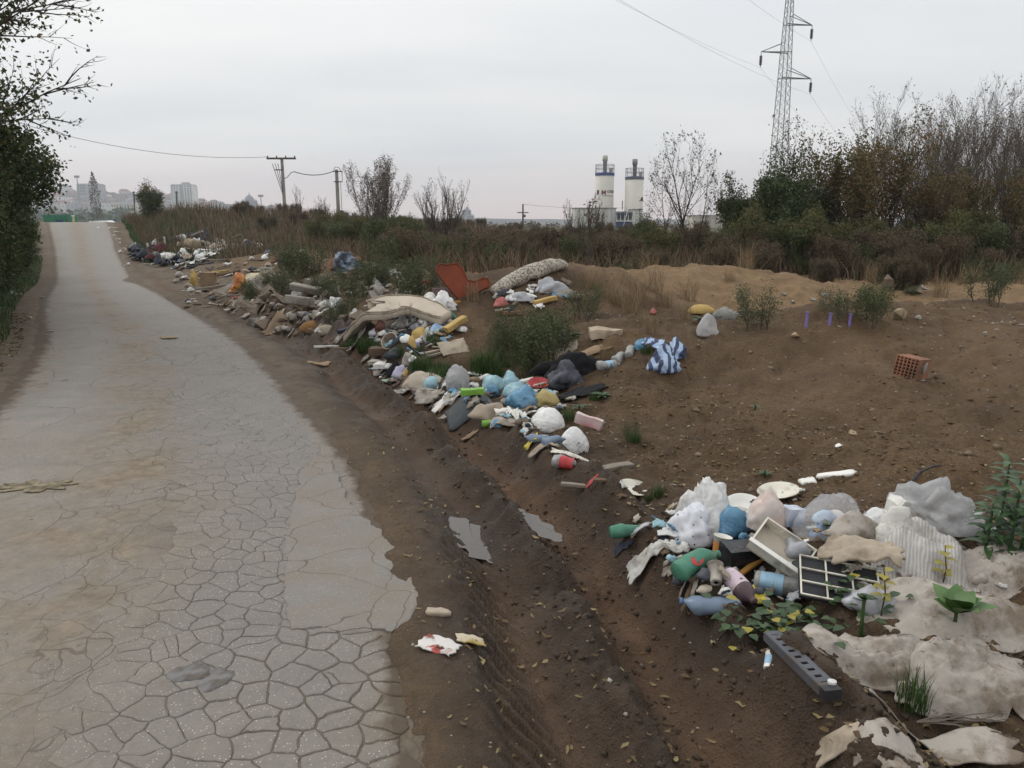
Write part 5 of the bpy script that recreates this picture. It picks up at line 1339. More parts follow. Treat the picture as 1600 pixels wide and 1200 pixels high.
WOODG = M('wood_weathered', (.25, .215, .175), .88, .22, 4, var=.35)
WOODB = M('wood_brown', (.14, .095, .062), .88, .2, 4, var=.35)
MATT = M('mattress_ticking', (.50, .435, .355), .9, .22, 3, var=.16)
BEIGE = M('plastic_beige', (.52, .46, .37), .55, .2, 6)
PINK = M('cloth_pink', (.48, .16, .15), .8, .15, 6)
ORR = M('bag_orange_red', (.55, .17, .07), .45, .1, 5, col2=(.55, .30, .06), crink=.22)
GBAR = M('plastic_bar_grey', (.095, .10, .115), .5, .32, 9, var=.25)
SLATE = M('board_dark_slate', (.055, .065, .072), .6, .2, 7)
LIME = M('plastic_lime', (.20, .42, .06), .45, .1, 7)
PURP = M('stake_purple', (.22, .17, .42), .5, .08, 7)
MAUVE = M('board_mauve', (.20, .14, .145), .75, .2, 7)
BEDD = M('cushion_brown', (.24, .125, .045), .85, .18, 5)
def dots_mat():
    t = NT('film_white_dotted'); v = t.vor(26, rnd=.35); d = t.ramp(v, (.13, 1.), (.17, 0.))
    c = t.mix(d, t.mix(t.noise(6, 4), (.74, .75, .78), (.55, .57, .62)), (.06, .06, .09)); t.bump(t.noise(12, 4), .3, .01); return t.fin(c, .4, .4)
DOTS = dots_mat()
def stripes_mat():
    t = NT('cloth_blue_stripes'); w = t.n.new('ShaderNodeTexWave'); w.inputs['Scale'].default_value = 3.6; w.inputs['Distortion'].default_value = 7; t.l.new(t.tc.outputs['Object'], w.inputs[0])
    s = t.ramp(w.outputs['Fac'], (.42, 0.), (.5, 1.)); c = t.mix(s, (.045, .06, .12), t.mix(t.noise(5, 3), (.50, .60, .74), (.22, .34, .55))); return t.fin(c, .5, .4)
STRIPE = stripes_mat()
def speck_mat(name, a, b, sc=60, th=.5):
    t = NT(name); s = t.ramp(t.noise(sc, 4, .7), (th-.06, 0.), (th+.06, 1.)); c = t.mix(s, a, b); c = t.mix(t.ramp(t.noise(5, 4), (.5, 0.), (.7, .7)), c, DIRT); t.bump(t.noise(sc, 3), .4, .01); return t.fin(c, .85, .2)
SPECK = speck_mat('carpet_speckled', (.46, .42, .35), (.12, .105, .085), 34, .52)
FLORAL = speck_mat('fabric_black_white', (.62, .61, .57), (.07, .07, .08), 16, .53)
def weave_mat():
    t = NT('woven_sack'); w = t.n.new('ShaderNodeTexWave'); w.inputs['Scale'].default_value = 26; w.inputs['Distortion'].default_value = 5; w.inputs['Detail'].default_value = 3
    t.l.new(t.mapping((1, .35, .5), (0, 0, R(35))), w.inputs[0])
    c = t.mix(t.ramp(w.outputs['Fac'], (.2, 0.), (.8, 1.)), (.47, .45, .425), (.36, .34, .315)); c = t.mix(t.ramp(t.noise(5, 5, .65), (.5, 0.), (.72, .85)), c, (.19, .15, .11)); t.bump(w.outputs['Fac'], .25, .006); return t.fin(c, .55, .35)
WEAVE = weave_mat()

def loc_of(u, v, dz=0.0): p = g(u, v); return p + Vector((0, 0, dz))
def finish(o, label, cat, group=None): tag(o, label, cat, group); return o
def bag_mesh(w, d, h, seed, sub=3, crumple=.16, knot=None, sharp=1.0, name='bag'):
    V, F = ico(sub); V = V.copy(); off = Vector((seed*3.17, seed*1.31, seed*.77)); out = np.empty_like(V)
    for i, q in enumerate(V):
        n = Vector(q)
        wv_ = n + Vector((noise.noise(n*2+off), noise.noise(n*2+off*1.7), noise.noise(n*2-off)))*.35
        a = noise.noise(n*1.15+off); b = 1-2.8*abs(noise.noise(wv_*2.3+off*2)); c = 1-2.8*abs(noise.noise(wv_*5.1+off*3)); d_ = 1-2.8*abs(noise.noise(wv_*10.5+off*4))
        r = 1 + crumple*(2.5*a + .8*b*sharp + .24*c*sharp + .05*d_*sharp)
        if knot is not None:
            k = Vector(knot).normalized(); dt = n.dot(k)
            if dt > .25:
                t = (dt-.25)/.75; ax1 = k.orthogonal().normalized(); ax2 = k.cross(ax1); ph = math.atan2(n.dot(ax2), n.dot(ax1))
                r *= 1 + .055*min(1, t*2)*math.sin(ph*12+2.5*noise.noise(n*3+off)) - .10*t*t
        out[i] = n*r
    sl = 1+.28*np.clip(-out[:, 2:3], -.8, .8); out[:, :2] *= sl
    out[:, 2] = np.where(out[:, 2] < -.45, -.45+(out[:, 2]+.45)*.25, out[:, 2])
    out = out*np.array([w/2, d/2, h/1.5]); out[:, 2] -= out[:, 2].min()
    return np_mesh(name, out, F, sub > 2)
def bag(u, v, w, h, mat, label, seed, cat='bag', name='plastic_bag', rot=None, sub=3, crumple=.16, knot=None, dz=0, dep=.8, tie=None, group=None):
    if 540 < v < 725: w *= .88; h *= .84
    p = loc_of(u, v); k = mpp(p); me = bag_mesh(w*k, w*k*dep, h*k*1.08, seed, sub, crumple, knot)
    o = obj(name, me, mat); o.location = p+Vector((0, w*k*dep*.30, -.13*h*k+dz)); o.rotation_euler = (0, 0, R(rot if rot is not None else (seed*53) % 50-25))
    if knot is not None and tie is None: tie = 1.0
    if tie: 
        kd = Vector(knot or (0, 0, 1)).normalized(); t_ = MB(); nn = 14; vs_ = []
        for z, r0 in ((-.25, .30), (0, .10), (.10, .09), (.22, .26), (.42, .42)):
            for q in range(nn): w_ = q*6.2832/nn; f_ = r0*(1+.3*math.sin(q*3.1+seed)*(1 if z > .1 else .3)); vs_.append((math.cos(w_)*f_, math.sin(w_)*f_, z+.10*math.sin(q*2.3+seed)*(z > .3)))
        t_.add(vs_, [(r_*nn+q, r_*nn+(q+1) % nn, (r_+1)*nn+(q+1) % nn, (r_+1)*nn+q) for r_ in range(4) for q in range(nn)])
        q = t_.build('knot', mat, o, True); q.location = Vector((kd.x*w*k*.44, kd.y*w*k*dep*.44, max(.0, h*k*.48+kd.z*h*k*.52))); q.rotation_euler = kd.to_track_quat('Z', 'Y').to_euler(); q.scale = (w*k*.16,)*3
    return finish(o, label, cat, group)
def sheet_mesh(w, d, seed, amp, th=.006, n=14, ragged=.25, zf=None, curl=0.0, shape='blob', fold=2.0, name='sheet'):
    r = random.Random(seed); off = Vector((seed*1.7, seed*2.3, 0)); top = []
    for j in range(n+1):
        for i in range(n+1):
            a, b = i/n*2-1, j/n*2-1
            if shape == 'blob':                       # squircle with a torn edge
                m = max(abs(a), abs(b)); L = math.hypot(a, b) or 1; kk = m/L*.55+.45
                ph = math.atan2(b, a); rg = 1+ragged*noise.noise(Vector((math.cos(ph)*2.2, math.sin(ph)*2.2, seed)))*m
                x, y = a*kk*rg, b*kk*rg
            else: x, y = a*(1+ragged*.3*noise.noise(Vector((b*2, seed, 0)))), b*(1+ragged*.3*noise.noise(Vector((a*2, seed, 5))))
            X, Y = x*w/2, y*d/2
            z = amp*(noise.noise(Vector((x*fold, y*fold*.8, 0))+off)*.6 + (.5-abs(noise.noise(Vector((x*fold*1.7, y*fold*2.3, 3))+off)))*.6) + curl*(x*x*.6+y*y*.4)
            top.append((X, Y, z + (zf(X, Y) if zf else 0)))
    N = len(top); bot = [(x, y, z-th) for x, y, z in top]; m1 = n+1; fs = []
    for j in range(n):
        for i in range(n):
            q = (j*m1+i, j*m1+i+1, (j+1)*m1+i+1, (j+1)*m1+i); fs.append(q); fs.append(tuple(N+t for t in reversed(q)))
    rim = [i for i in range(n)] + [j*m1+n for j in range(n)] + [n*m1+n-i for i in range(n)] + [(n-j)*m1 for j in range(n)]
    for i in range(len(rim)):
        a, b = rim[i], rim[(i+1) % len(rim)]; fs.append((b, a, N+a, N+b))
    return MB().add(top+bot, fs).mesh(name, True)
def sheet(u, v, w, asp, mat, label, seed, amp=.12, cat='scrap', name='torn_sheet', rot=0, dz=.01, curl=0, conform=.8, shape='blob', ragged=.3, n=12, th=.006, fold=2.0, group=None, tilt=0):
    p = loc_of(u, v); k = mpp(p); W, D = w*k, w*k*asp; c, s = math.cos(R(rot)), math.sin(R(rot)); cy = D*.35
    def zf(x, y): return (h1(p.x+x*c-y*s, p.y+cy+x*s+y*c)-p.z)*conform + tilt*y
    me = sheet_mesh(W, D, seed, amp*min(W, D)*1.5, th, n, ragged, zf, curl*W, shape, fold, name); o = obj(name, me, mat)
    o.location = p + Vector((0, cy, dz+.004+amp*min(W, D)*.4)); o.rotation_euler = (0, 0, R(rot)); return finish(o, label, cat, group)
def board(u, v, L, wd, th, rot, mat, label, name='board', cat='board', tilt=0, roll=0, dz=0, group=None, seed=1):
    p = loc_of(u, v); k = mpp(p); L, wd, th = L*k, wd*k, th*k; mb = MB(); n = 6; vs_ = []
    for i in range(n+1):
        x = -L/2+L*i/n; e1 = .04*wd*noise.noise(Vector((i*.9, seed, 0))); e2 = .04*wd*noise.noise(Vector((i*.9, seed, 4))); zz = .06*wd*noise.noise(Vector((i*.4, seed, 9)))
        ch = min(th, wd)*.12
        vs_ += [(x, -wd/2+e1, zz+ch), (x, -wd/2+e1+ch, zz), (x, wd/2+e2-ch, zz), (x, wd/2+e2, zz+ch), (x, wd/2+e2, zz+th-ch), (x, wd/2+e2-ch, zz+th), (x, -wd/2+e1+ch, zz+th), (x, -wd/2+e1, zz+th-ch)]
    fs = [(i*8+j, i*8+(j+1) % 8, (i+1)*8+(j+1) % 8, (i+1)*8+j) for i in range(n) for j in range(8)] + [tuple(range(7, -1, -1)), tuple(range(n*8, n*8+8))]
    o = mb.add(vs_, [tuple(reversed(f)) for f in fs]).build(name, mat); o.location = p+Vector((0, 0, dz+abs(math.sin(R(tilt)))*L*.45)); o.rotation_euler = (R(roll), R(-tilt), R(rot)); return finish(o, label, cat, group)
def chunk_mesh(sx, sy, sz, seed, name='chunk', pts=13, sq=.6):
    r = random.Random(seed); bm = bmesh.new()
    for i in range(pts):
        q = [r.gauss(0, 1) for _ in range(3)]; m = max(abs(t) for t in q); L = math.sqrt(sum(t*t for t in q)); q = [t/(m*sq+L*(1-sq))*r.uniform(.85, 1.05) for t in q]
        bm.verts.new((q[0]*sx/2, q[1]*sy/2, q[2]*sz/2))
    ret = bmesh.ops.convex_hull(bm, input=list(bm.verts)); dead = [e for e in ret['geom_interior'] if isinstance(e, bmesh.types.BMVert)]
    if dead: bmesh.ops.delete(bm, geom=dead, context='VERTS')
    bmesh.ops.bevel(bm, geom=list(bm.edges), offset=min(sx, sy, sz)*.03, segments=1, affect='EDGES')
    me = bpy.data.meshes.new(name); bm.to_mesh(me); bm.free(); return me
def chunk(u, v, w, h, mat, label, seed, cat='rubble', name='rubble_chunk', dep=.8, dz=0, rot=None, group=None, sq=.85):
    p = loc_of(u, v); k = mpp(p); o = obj(name, chunk_mesh(w*k, w*k*dep, h*k*1.15, seed, name, 11, sq), mat); o.location = p+Vector((0, w*k*dep*.25, h*k*.36+dz)); o.rotation_euler = (0, 0, R(rot if rot is not None else seed*37)); return finish(o, label, cat, group)
def roll(pts, rads, mat, label, name='rolled_carpet', cat='carpet', n=14, amp=.12, seed=1, flat=1.0, dz=0, freq=3.0, parent=None, seg=6):
    """a limp tube of cloth lying on the land along surveyed points"""
    W = [loc_of(u, v) for u, v in pts]; k = mpp(W[0]); o0 = W[0]; path, rr = [], []
    for i in range(len(W)-1):
        for t in range(seg):
            f = t/seg; path.append(W[i].lerp(W[i+1], f)-o0); rr.append((rads[i]+(rads[i+1]-rads[i])*f)*k)
    path.append(W[-1]-o0); rr.append(rads[-1]*k)
    for i, q in enumerate(path): q.z = max(q.z, h1(q.x+o0.x, q.y+o0.y)-o0.z) + rr[i]*flat*.75+dz
    e0, e1 = path[0]+(path[0]-path[1]).normalized()*rr[0]*.35, path[-1]+(path[-1]-path[-2]).normalized()*rr[-1]*.35
    path = [e0]+path+[e1]; rr = [rr[0]*.45]+rr+[rr[-1]*.45]
    mb = MB().tube(path, rr, n, True, flat); off = Vector((seed*2.1, seed, seed*.4)); sc = freq/max(rr)
    for i, q in enumerate(mb.v):
        j = min(i//n, len(path)-1); c = path[j]; d = Vector(q)-c; f = 1+amp*(noise.noise(Vector(q)*sc*.45+off)*1.5+(.4-abs(noise.noise(Vector(q)*sc+off)))*1.3); mb.v[i] = tuple(c+d*f)
    o = mb.build(name, mat, parent, True); o.location = o0; return finish(o, label, cat)
def drape(u, v, w, dep, hgt, mat, label, seed, rot=0, name='cloth_sack', cat='sack', n=44, folds=.10, lumps=.35, dz=0.0, dirx=3.0, diry=8.0, skirt=1.25, group=None):
    """slack cloth thrown over soft contents: w px wide, dep metres deep, hgt metres high"""
    p = loc_of(u, v); W = w*mpp(p); c, s = math.cos(R(rot)), math.sin(R(rot)); cy = dep*.40; off = Vector((seed*1.9, seed*.7, seed*2.7)); top = []
    for j in range(n+1):
        for i in range(n+1):
            a, b = (i/n*2-1), (j/n*2-1)
            m = max(abs(a), abs(b)); L = math.hypot(a, b) or 1; kk = m/L*.6+.4; ph = math.atan2(b, a)
            rg = 1+.28*noise.noise(Vector((math.cos(ph)*1.8, math.sin(ph)*1.8, seed)))*m+.10*noise.noise(Vector((math.cos(ph)*6, math.sin(ph)*6, seed)))*m
            x, y = a*kk*rg*skirt, b*kk*rg*skirt
            q = Vector((x, y, 0))
            e_ = abs(x/(1.0+.25*noise.noise(q*1.1+off)))**2.3 + abs(y/(1.0+.3*noise.noise(q*1.3-off)))**2.3
            body = max(0., 1-e_)**.55*(1+lumps*1.4*noise.noise(q*1.7+off*2))
            wq = q + Vector((noise.noise(q*1.6+off), noise.noise(q*1.6-off), 0))*.35
            f = (1-2.2*abs(noise.noise(Vector((wq.x*dirx, wq.y*diry, 1))+off)))*.65 + (1-2.2*abs(noise.noise(Vector((wq.x*diry*.9, wq.y*dirx*.9, 4))+off*2)))*.4 + .08*(1-2.2*abs(noise.noise(wq*9+off)))
            n1_ = noise.noise(Vector((wq.x*dirx, wq.y*diry*.8, 7))+off); n2_ = noise.noise(Vector((wq.x*diry*.5+wq.y*2, wq.y*dirx, 9))+off)
            cr_ = math.exp(-(n1_/.07)**2)*.9 + math.exp(-(n2_/.05)**2)*.7
            z = hgt*body + folds*(f*.4+cr_*1.25)*(.25+.75*min(1, body+.3))*hgt*2.0
            X, Y = x*W/2, y*dep/2
            gx_, gy_ = p.x+X*c-Y*s, p.y+cy+X*s+Y*c
            top.append((X, Y, max(h1(gx_, gy_)-p.z+.004, 0 if False else -9) + max(z, .003)))
    N = len(top); m1 = n+1; bot = [(x, y, z-.006) for x, y, z in top]; fs = []
    for j in range(n):
        for i in range(n):
            q = (j*m1+i, j*m1+i+1, (j+1)*m1+i+1, (j+1)*m1+i); fs.append(q); fs.append(tuple(N+t for t in reversed(q)))
    rim = [i for i in range(n)] + [j*m1+n for j in range(n)] + [n*m1+n-i for i in range(n)] + [(n-j)*m1 for j in range(n)]
    for i in range(len(rim)):
        a, b = rim[i], rim[(i+1) % len(rim)]; fs.append((b, a, N+a, N+b))
    o = MB().add(top+bot, fs).build(name, mat, None, True); o.location = p+Vector((0, cy, dz)); o.rotation_euler = (0, 0, R(rot)); return finish(o, label, cat, group)
def bottle(u, v, L, mat, label, rot=0, lab=None, cap=None, ratio=.145, crush=.25, seed=1, tilt=0, dz=0, labspan=(.35, .62), text=None, emblem=None):
    p = loc_of(u, v); k = mpp(p); L = L*k; Rr = L*ratio; n = 18
    prof = [(.05, 0), (.75, .0), (.96, .03), (1, .08), (1, .2), (.96, .22), (1, .25), (1, .34), (.97, .36), (.97, .6), (1, .62), (1, .68), (.9, .75), (.66, .82), (.4, .88), (.3, .91), (.3, .97)]
    root = empty('plastic_bottle', p+Vector((0, Rr*.8, Rr*.85+dz)), (0, R(-tilt), R(rot)))
    def deform(mb):
        for i, q in enumerate(mb.v):
            x, y, z = q; f = 1+crush*noise.noise(Vector((x/L*5, y/Rr*.8, z/Rr*.8))+Vector((seed*3.3, 0, 0))); mb.v[i] = (x, y*f, z*(1-crush*.35)*f + crush*.25*Rr*math.sin(x/L*5+seed)); 
        return mb
    X = Matrix.Rotation(R(90), 4, 'Y')
    mb = MB().lathe([(r*Rr, z*L-L/2) for r, z in prof], n, X); deform(mb).build('body', mat, root, True)
    a, b = labspan
    if lab: deform(MB().lathe([(1.015*Rr, (a+(b-a)*i/5)*L-L/2) for i in range(6)], n, X, False)).build('label_band', lab, root, True)
    if emblem:
        mb = MB(); a0 = R(emblem[1]); 
        vs_ = [(emblem[2]*L-L/2, -math.sin(a0)*Rr*1.03, math.cos(a0)*Rr*1.03)]
        for i in range(14):
            w = i*6.2832/14; aa = a0+math.cos(w)*.55; vs_.append((emblem[2]*L-L/2+math.sin(w)*Rr*.62, -math.sin(aa)*Rr*1.03, math.cos(aa)*Rr*1.03))
        mb.add(vs_, [(0, 1+i, 1+(i+1) % 14) for i in range(14)]); deform(mb).build('label_disc', emblem[0], root, True)
    if text:
        tm = TXT[text[0]].copy(); [setattr(q, 'co', q.co*Rr*.62) for q in tm.vertices]; a0 = R(text[2]); mb = MB()
        xs = [q.co.x for q in tm.vertices]; cx_ = (min(xs)+max(xs))/2
        for q in tm.vertices:
            aa = a0+(.22*Rr-q.co.y)/Rr; rr_ = Rr*1.07; mb.v.append((text[3]*L-L/2+q.co.x-cx_, -math.sin(aa)*rr_, math.cos(aa)*rr_))
        mb.f = [tuple(f.vertices) for f in tm.polygons]; deform(mb).build('lettering', text[1], root)
    if cap: MB().lathe([(.34*Rr, .945*L-L/2), (.34*Rr, 1.0*L-L/2)], 12, X).build('cap', cap, root, True)
    return finish(root, label, 'bottle')
def plate(u, v, w, mat, label, rx=0, ry=0, dz=.01, name='paper_plate'):
    p = loc_of(u, v); r_ = w*mpp(p)/2; e = .02
    prof = [(0.02*r_, .002), (.62*r_, .002), (.70*r_, .012), (.97*r_, .022), (1.0*r_, .024), (1.0*r_, .020), (.7*r_, .006), (.62*r_, -.004), (.02*r_, -.004)]
    mb = MB().lathe(prof, 40); o = mb.build(name, mat, None, True)
    for q in o.data.vertices: q.co.z += .05*r_*noise.noise(q.co/r_*1.3+Vector((u*.1, 0, 0)))
    e = .25; nx = -(h1(p.x+e, p.y)-h1(p.x-e, p.y))/(2*e); ny = -(h1(p.x, p.y+e)-h1(p.x, p.y-e))/(2*e); sl = Vector((nx, ny, 1)).normalized()
    o.location = p+Vector((0, r_*.6, dz + (h1(p.x, p.y+r_*.6)-p.z))); o.rotation_euler = (Matrix.Rotation(R(rx), 3, 'X') @ Matrix.Rotation(R(ry), 3, 'Y') @ sl.to_track_quat('Z', 'Y').to_matrix()).to_euler(); return finish(o, label, 'plate')
def carton(u, v, w, d, h, mat, label, rot=0, tilt=0, roll_=0, dz=0, name='carton', cat='box', seed=1, crush=.06, flap=False, group=None):
    p = loc_of(u, v); k = mpp(p); w, d, h = w*k, d*k, h*k; bm = bmesh.new(); bmesh.ops.create_cube(bm, size=1); bmesh.ops.subdivide_edges(bm, edges=list(bm.edges), cuts=3, use_grid_fill=True)
    for q in bm.verts:
        c = q.co.copy(); c = Vector((c.x*w, c.y*d, (c.z+.5)*h)); c += Vector((noise.noise(c/w*2+Vector((seed, 0, 0))), noise.noise(c/w*2+Vector((0, seed, 3))), noise.noise(c/w*2+Vector((5, 0, seed)))))*crush*w; q.co = c
    me = bpy.data.meshes.new(name); bm.to_mesh(me); bm.free(); o = obj(name, me, mat); o.location = p+Vector((0, d*.3, dz)); o.rotation_euler = (R(roll_), R(tilt), R(rot))
    if flap:
        for s in (-1, 1):
            q = MB().box(s*w*.5+s*w*.12, 0, h*.98, w*.3, d*.9, .006).build('flap', mat, o); 
    return finish(o, label, cat, group)

# ---------------------------------------------------------------- near pile
bottle(987, 842, 68, PGREEN, 'flattened green plastic bottle at the edge of the near pile', 8, None, PGREEN, .17, .45, 3)
sheet(975, 862, 28, .7, PNAVY, 'dark blue scrap under the flattened green bottle', 2, .2, dz=.01)
sheet(1030, 872, 95, .5, PWD, 'dirty white wrapper crumpled beside the flattened green bottle', 3, .22, name='wrapper', cat='wrapper', dz=.02, n=18, fold=3.5)
sheet(1068, 890, 60, .5, PAPERD, 'soiled white paper below the dotted bag', 4, .22, name='wrapper', cat='paper', dz=.01, fold=3)
bag(1082, 858, 66, 54, DOTS, 'white plastic bag with dark dots', 5, crumple=.2, sub=4, dz=.03)
bag(1104, 850, 76, 84, PW, 'peaked white plastic bag behind the dotted bag', 6, crumple=.24, sub=4, knot=(-.1, -.1, 1), dz=.02)
bag(1148, 850, 50, 44, PBLUE, 'bright blue plastic film between white bag and plates', 7, crumple=.24, dz=.03)
plate(1165, 822, 66, PLATEM, 'white plate tilted behind the blue film', 20, 8, .05)
bag(1203, 838, 58, 52, M('film_orange_tint', (.68, .65, .63), .25, .1, 5, col2=(.58, .36, .28), spec=.5, alpha=.75), 'clear pinkish plastic tub with an orange label', 9, crumple=.12, sub=4, dz=.03)
carton(1237, 828, 30, 22, 28, M('carton_blue_white', (.66, .70, .75), .45, .1, 6, col2=(.06, .13, .30)), 'small blue and white drink carton by the large clear bag', 20, 8, 0, .02)
plate(1222, 786, 64, PLATED, 'cream paper plate lying on the bare dirt', 6, -4, .018)
plate(993, 775, 52, PLATED, 'soiled plate half buried in the dirt', 8, 0, -.004)
sheet(1264, 757, 22, .9, PLATEM, 'small white polystyrene shard beside the cream plate', 11, .1, name='polystyrene_shard', shape='q', n=6, th=.02)
sheet(1250, 768, 14, .8, PLATEM, 'tiny white polystyrene crumb beside the cream plate', 12, .1, name='polystyrene_shard', shape='q', n=5, th=.02)
sheet(1308, 745, 58, .22, PLATEM, 'long white polystyrene shard on the bare dirt', 13, .06, name='polystyrene_shard', n=8, rot=-6, th=.02)
o = bag(1311, 846, 112, 66, PBLUEC, 'large clear bag stuffed with blue and pink packaging', 14, crumple=.12, sub=4, rot=12, knot=(1, -.1, .1))
k = mpp(loc_of(1311, 846))
for (x_, y_, z_, w_, d_, h_, m_) in ((-22, -14, 10, 52, 20, 24, M('packing_blue', (.16, .32, .62), .4, .05)), (16, -18, 18, 30, 16, 26, M('packing_pink', (.62, .22, .30), .4, .05)), (6, 8, 14, 60, 26, 30, PLATEM), (-14, 4, 30, 40, 24, 18, M('packing_pale_blue', (.45, .58, .74), .4, .05))):
    q = obj('packing', bag_mesh(w_*k, d_*k, h_*k, int(w_), 3, .1, name='packing'), m_, o); q.location = (x_*k, y_*k, z_*k)
bag(1372, 838, 44, 34, PW, 'twisted white neck of plastic beside the large clear bag', 15, crumple=.28)
carton(1404, 822, 38, 26, 36, PLATEM, 'bright white angular polystyrene block', 25, 18, 6, .02, 'polystyrene_block', 'block', 3, .16)
bag(1382, 838, 36, 26, M('film_red_white', (.66, .60, .58), .4, .12, 7, col2=(.38, .06, .09)), 'red and white wrapper beside the polystyrene block', 17, 'wrapper', 'wrapper', crumple=.26)
bag(1462, 838, 110, 56, PSEMI, 'milky crumpled plastic heaped over the grey woven sack', 18, crumple=.30, sub=4, rot=-8, dep=.6, dz=.05)
bag(1425, 838, 50, 40, PAPERD, 'brownish paper bundle between block and milky plastic', 19, crumple=.2, name='paper_bundle', cat='paper')
drape(1462, 915, 150, .42, .13, WEAVE, 'grey woven plastic sack slumped in the near pile', 20, -12, 'woven_sack', folds=.045, dirx=1.5, diry=5)
p0 = loc_of(1428, 792); k = mpp(p0); o = MB().tube([Vector((0, 0, -.02)), Vector((.01, .0, .06)), Vector((-.01, .02, .12)), Vector((.05, .05, .17)), Vector((.13, .08, .19)), Vector((.19, .1, .19))], [.012, .011, .010, .008, .006, .004], 8).build('bent_hose', PBLK, None, True); o.location = p0+Vector((0, .02, .0)); finish(o, 'bent black hose sticking up behind the milky plastic', 'hose')
sheet(1352, 905, 118, .42, CARDP, 'torn brown cardboard sagging above the white grid', 22, .2, name='torn_cardboard', cat='cardboard', rot=-14, dz=.10, th=.012, n=18, fold=2.2, tilt=.3)
bag(1335, 868, 62, 30, SACKB, 'beige rag on top of the torn cardboard', 23, 'rag', 'rag', crumple=.26, dz=.08, dep=.6)
bag(1398, 872, 64, 46, PWD, 'off white cloth hanging beside the grey sack', 24, 'rag', 'cloth', crumple=.28, dz=.05, dep=.5)
# white drawer with a dark inside
def drawer():
    p = loc_of(1222, 905); k = mpp(p); w, d, h = 88*k, 62*k, 22*k; root = empty('storage_bin', p+Vector((0, .06, .10)), (R(22), R(26), R(-32)))
    t_ = .008; MB().box(0, 0, 0, w, d, t_).build('base', BEIGE, root)
    for s in (-1, 1): MB().box(0, s*(d/2-t_/2), h/2, w, t_, h-t_*1.1).build('side', PLATED, root); MB().box(s*(w/2-t_/2), 0, h/2, t_, d-2.2*t_, h-t_*1.1).build('end', PLATED, root)
    MB().box(0, -d/2, h, w*1.05, .022, .006).build('rim', PLATEM, root); finish(root, 'white plastic drawer tipped over with debris inside', 'drawer')
drawer()
carton(1165, 892, 66, 44, 42, PBLK, 'black plastic crate under the white drawer', 12, 0, 0, -.01, 'plastic_crate', 'crate', 5, .05)
board(1172, 898, 62, 9, 5, 32, YELB if False else ORNG, 'short orange bar leaning on the black crate', 'plastic_bar', 'bar', 16, dz=.01)
def cup(u, v, L, mat, mat2, label, rot, tilt, dz=.03):
    p = loc_of(u, v); k = mpp(p); L *= k; root = empty('paper_cup', p+Vector((0, 0, dz)), (0, R(tilt), R(rot)))
    MB().lathe([(.26*L, 0), (.36*L, L), (.38*L, L), (.375*L, L*.97), (.34*L, L*.96), (.25*L, .02*L)], 18, None, False).build('body', mat, root, True)
    MB().lathe([(.285*L, .2*L), (.345*L, .75*L)], 18, None, False).build('print_band', mat2, root, True) if mat2 else None
    MB().lathe([(.01, .015*L), (.25*L, .015*L)], 18, None, False).build('bottom', mat, root); root.scale = (1.01, 1.01, 1); finish(root, label, 'cup')
cup(1122, 880, 38, PLATEM, M('print_red_yellow', (.55, .30, .06), .5, .05, 12, col2=(.50, .06, .05)), 'paper cup with red and yellow print', 30, 12, .02)
bottle(1092, 905, 88, PGREEN, 'green plastic bottle with a red label patch', 28, None, PGREEN, .20, .32, 6, 6, .02, emblem=(LRED, 40, .40))
cup(1118, 925, 34, PAPERD, None, 'crumpled beige paper cup between the bottles', 80, 60, .04)
bottle(1106, 930, 40, BEIGE, 'short beige bottle with its open neck showing', 200, None, None, .2, .2, 9)
bottle(1158, 945, 78, PETBR, 'brown bottle with a wide pink label', -70, LPINK, PETBR, .22, .12, 2, -8, .02, (.10, .60))
bottle(1112, 965, 94, PETB, 'blue water bottle with a round white label', 164, None, M('cap_blue', (.10, .16, .30), .4, .05), .18, .36, 4, 0, .0, text=('BG', LRED, 38, .16), emblem=(LWHITE, 38, .16))
bottle(1232, 935, 96, PETC, 'clear bottle with a pale blue label', -24, LBLUE, M('cap_pale_blue', (.42, .55, .62), .4, .05), .18, .22, 5, 0, .0, (.10, .46))
sheet(1182, 955, 42, .7, YELB, 'twisted yellow wrapper beside the brown bottle', 31, .3, name='wrapper', cat='wrapper', rot=-50, dz=.03, curl=.2, fold=3)
board(1190, 910, 78, 3, 2, 98, PLATEM, 'thin white plastic strip beside the brown bottle', 'plastic_strip', 'strip', 6)
def grid_panel():
    p = loc_of(1318, 938); k = mpp(p); w, d = 118*k, 80*k; root = empty('grid_panel', p+Vector((0, .05, .055)), (R(24), R(6), R(-14)))
    MB().box(0, 0, -.012, w*1.04, d*1.05, .012).build('backing_board', M('board_charcoal', (.028, .029, .032), .5, .12, 7), root)
    for i in range(4): MB().box(-w/2+w*i/3, 0, .002, .006, d, .006).build('bar', PLATED, root)
    for j in range(4): MB().box(0, -d/2+d*j/3, .0032, w, .006, .006).build('bar', PLATED, root)
    finish(root, 'dark panel with a white square grid', 'panel')
grid_panel()
sheet(1278, 905, 60, .9, SLATE, 'dark grey plastic sheet beside the white grid', 33, .08, name='plastic_sheet', cat='sheet', dz=.02, shape='q', th=.008)
bag(1246, 872, 40, 26, PGREY, 'greyish rag between drawer and clear bag', 34, 'rag', 'rag', crumple=.2)
bag(1362, 958, 66, 34, PGREY, 'grey plastic film in front of the white grid', 35, 'film', 'plastic_film', crumple=.25, dep=.6)
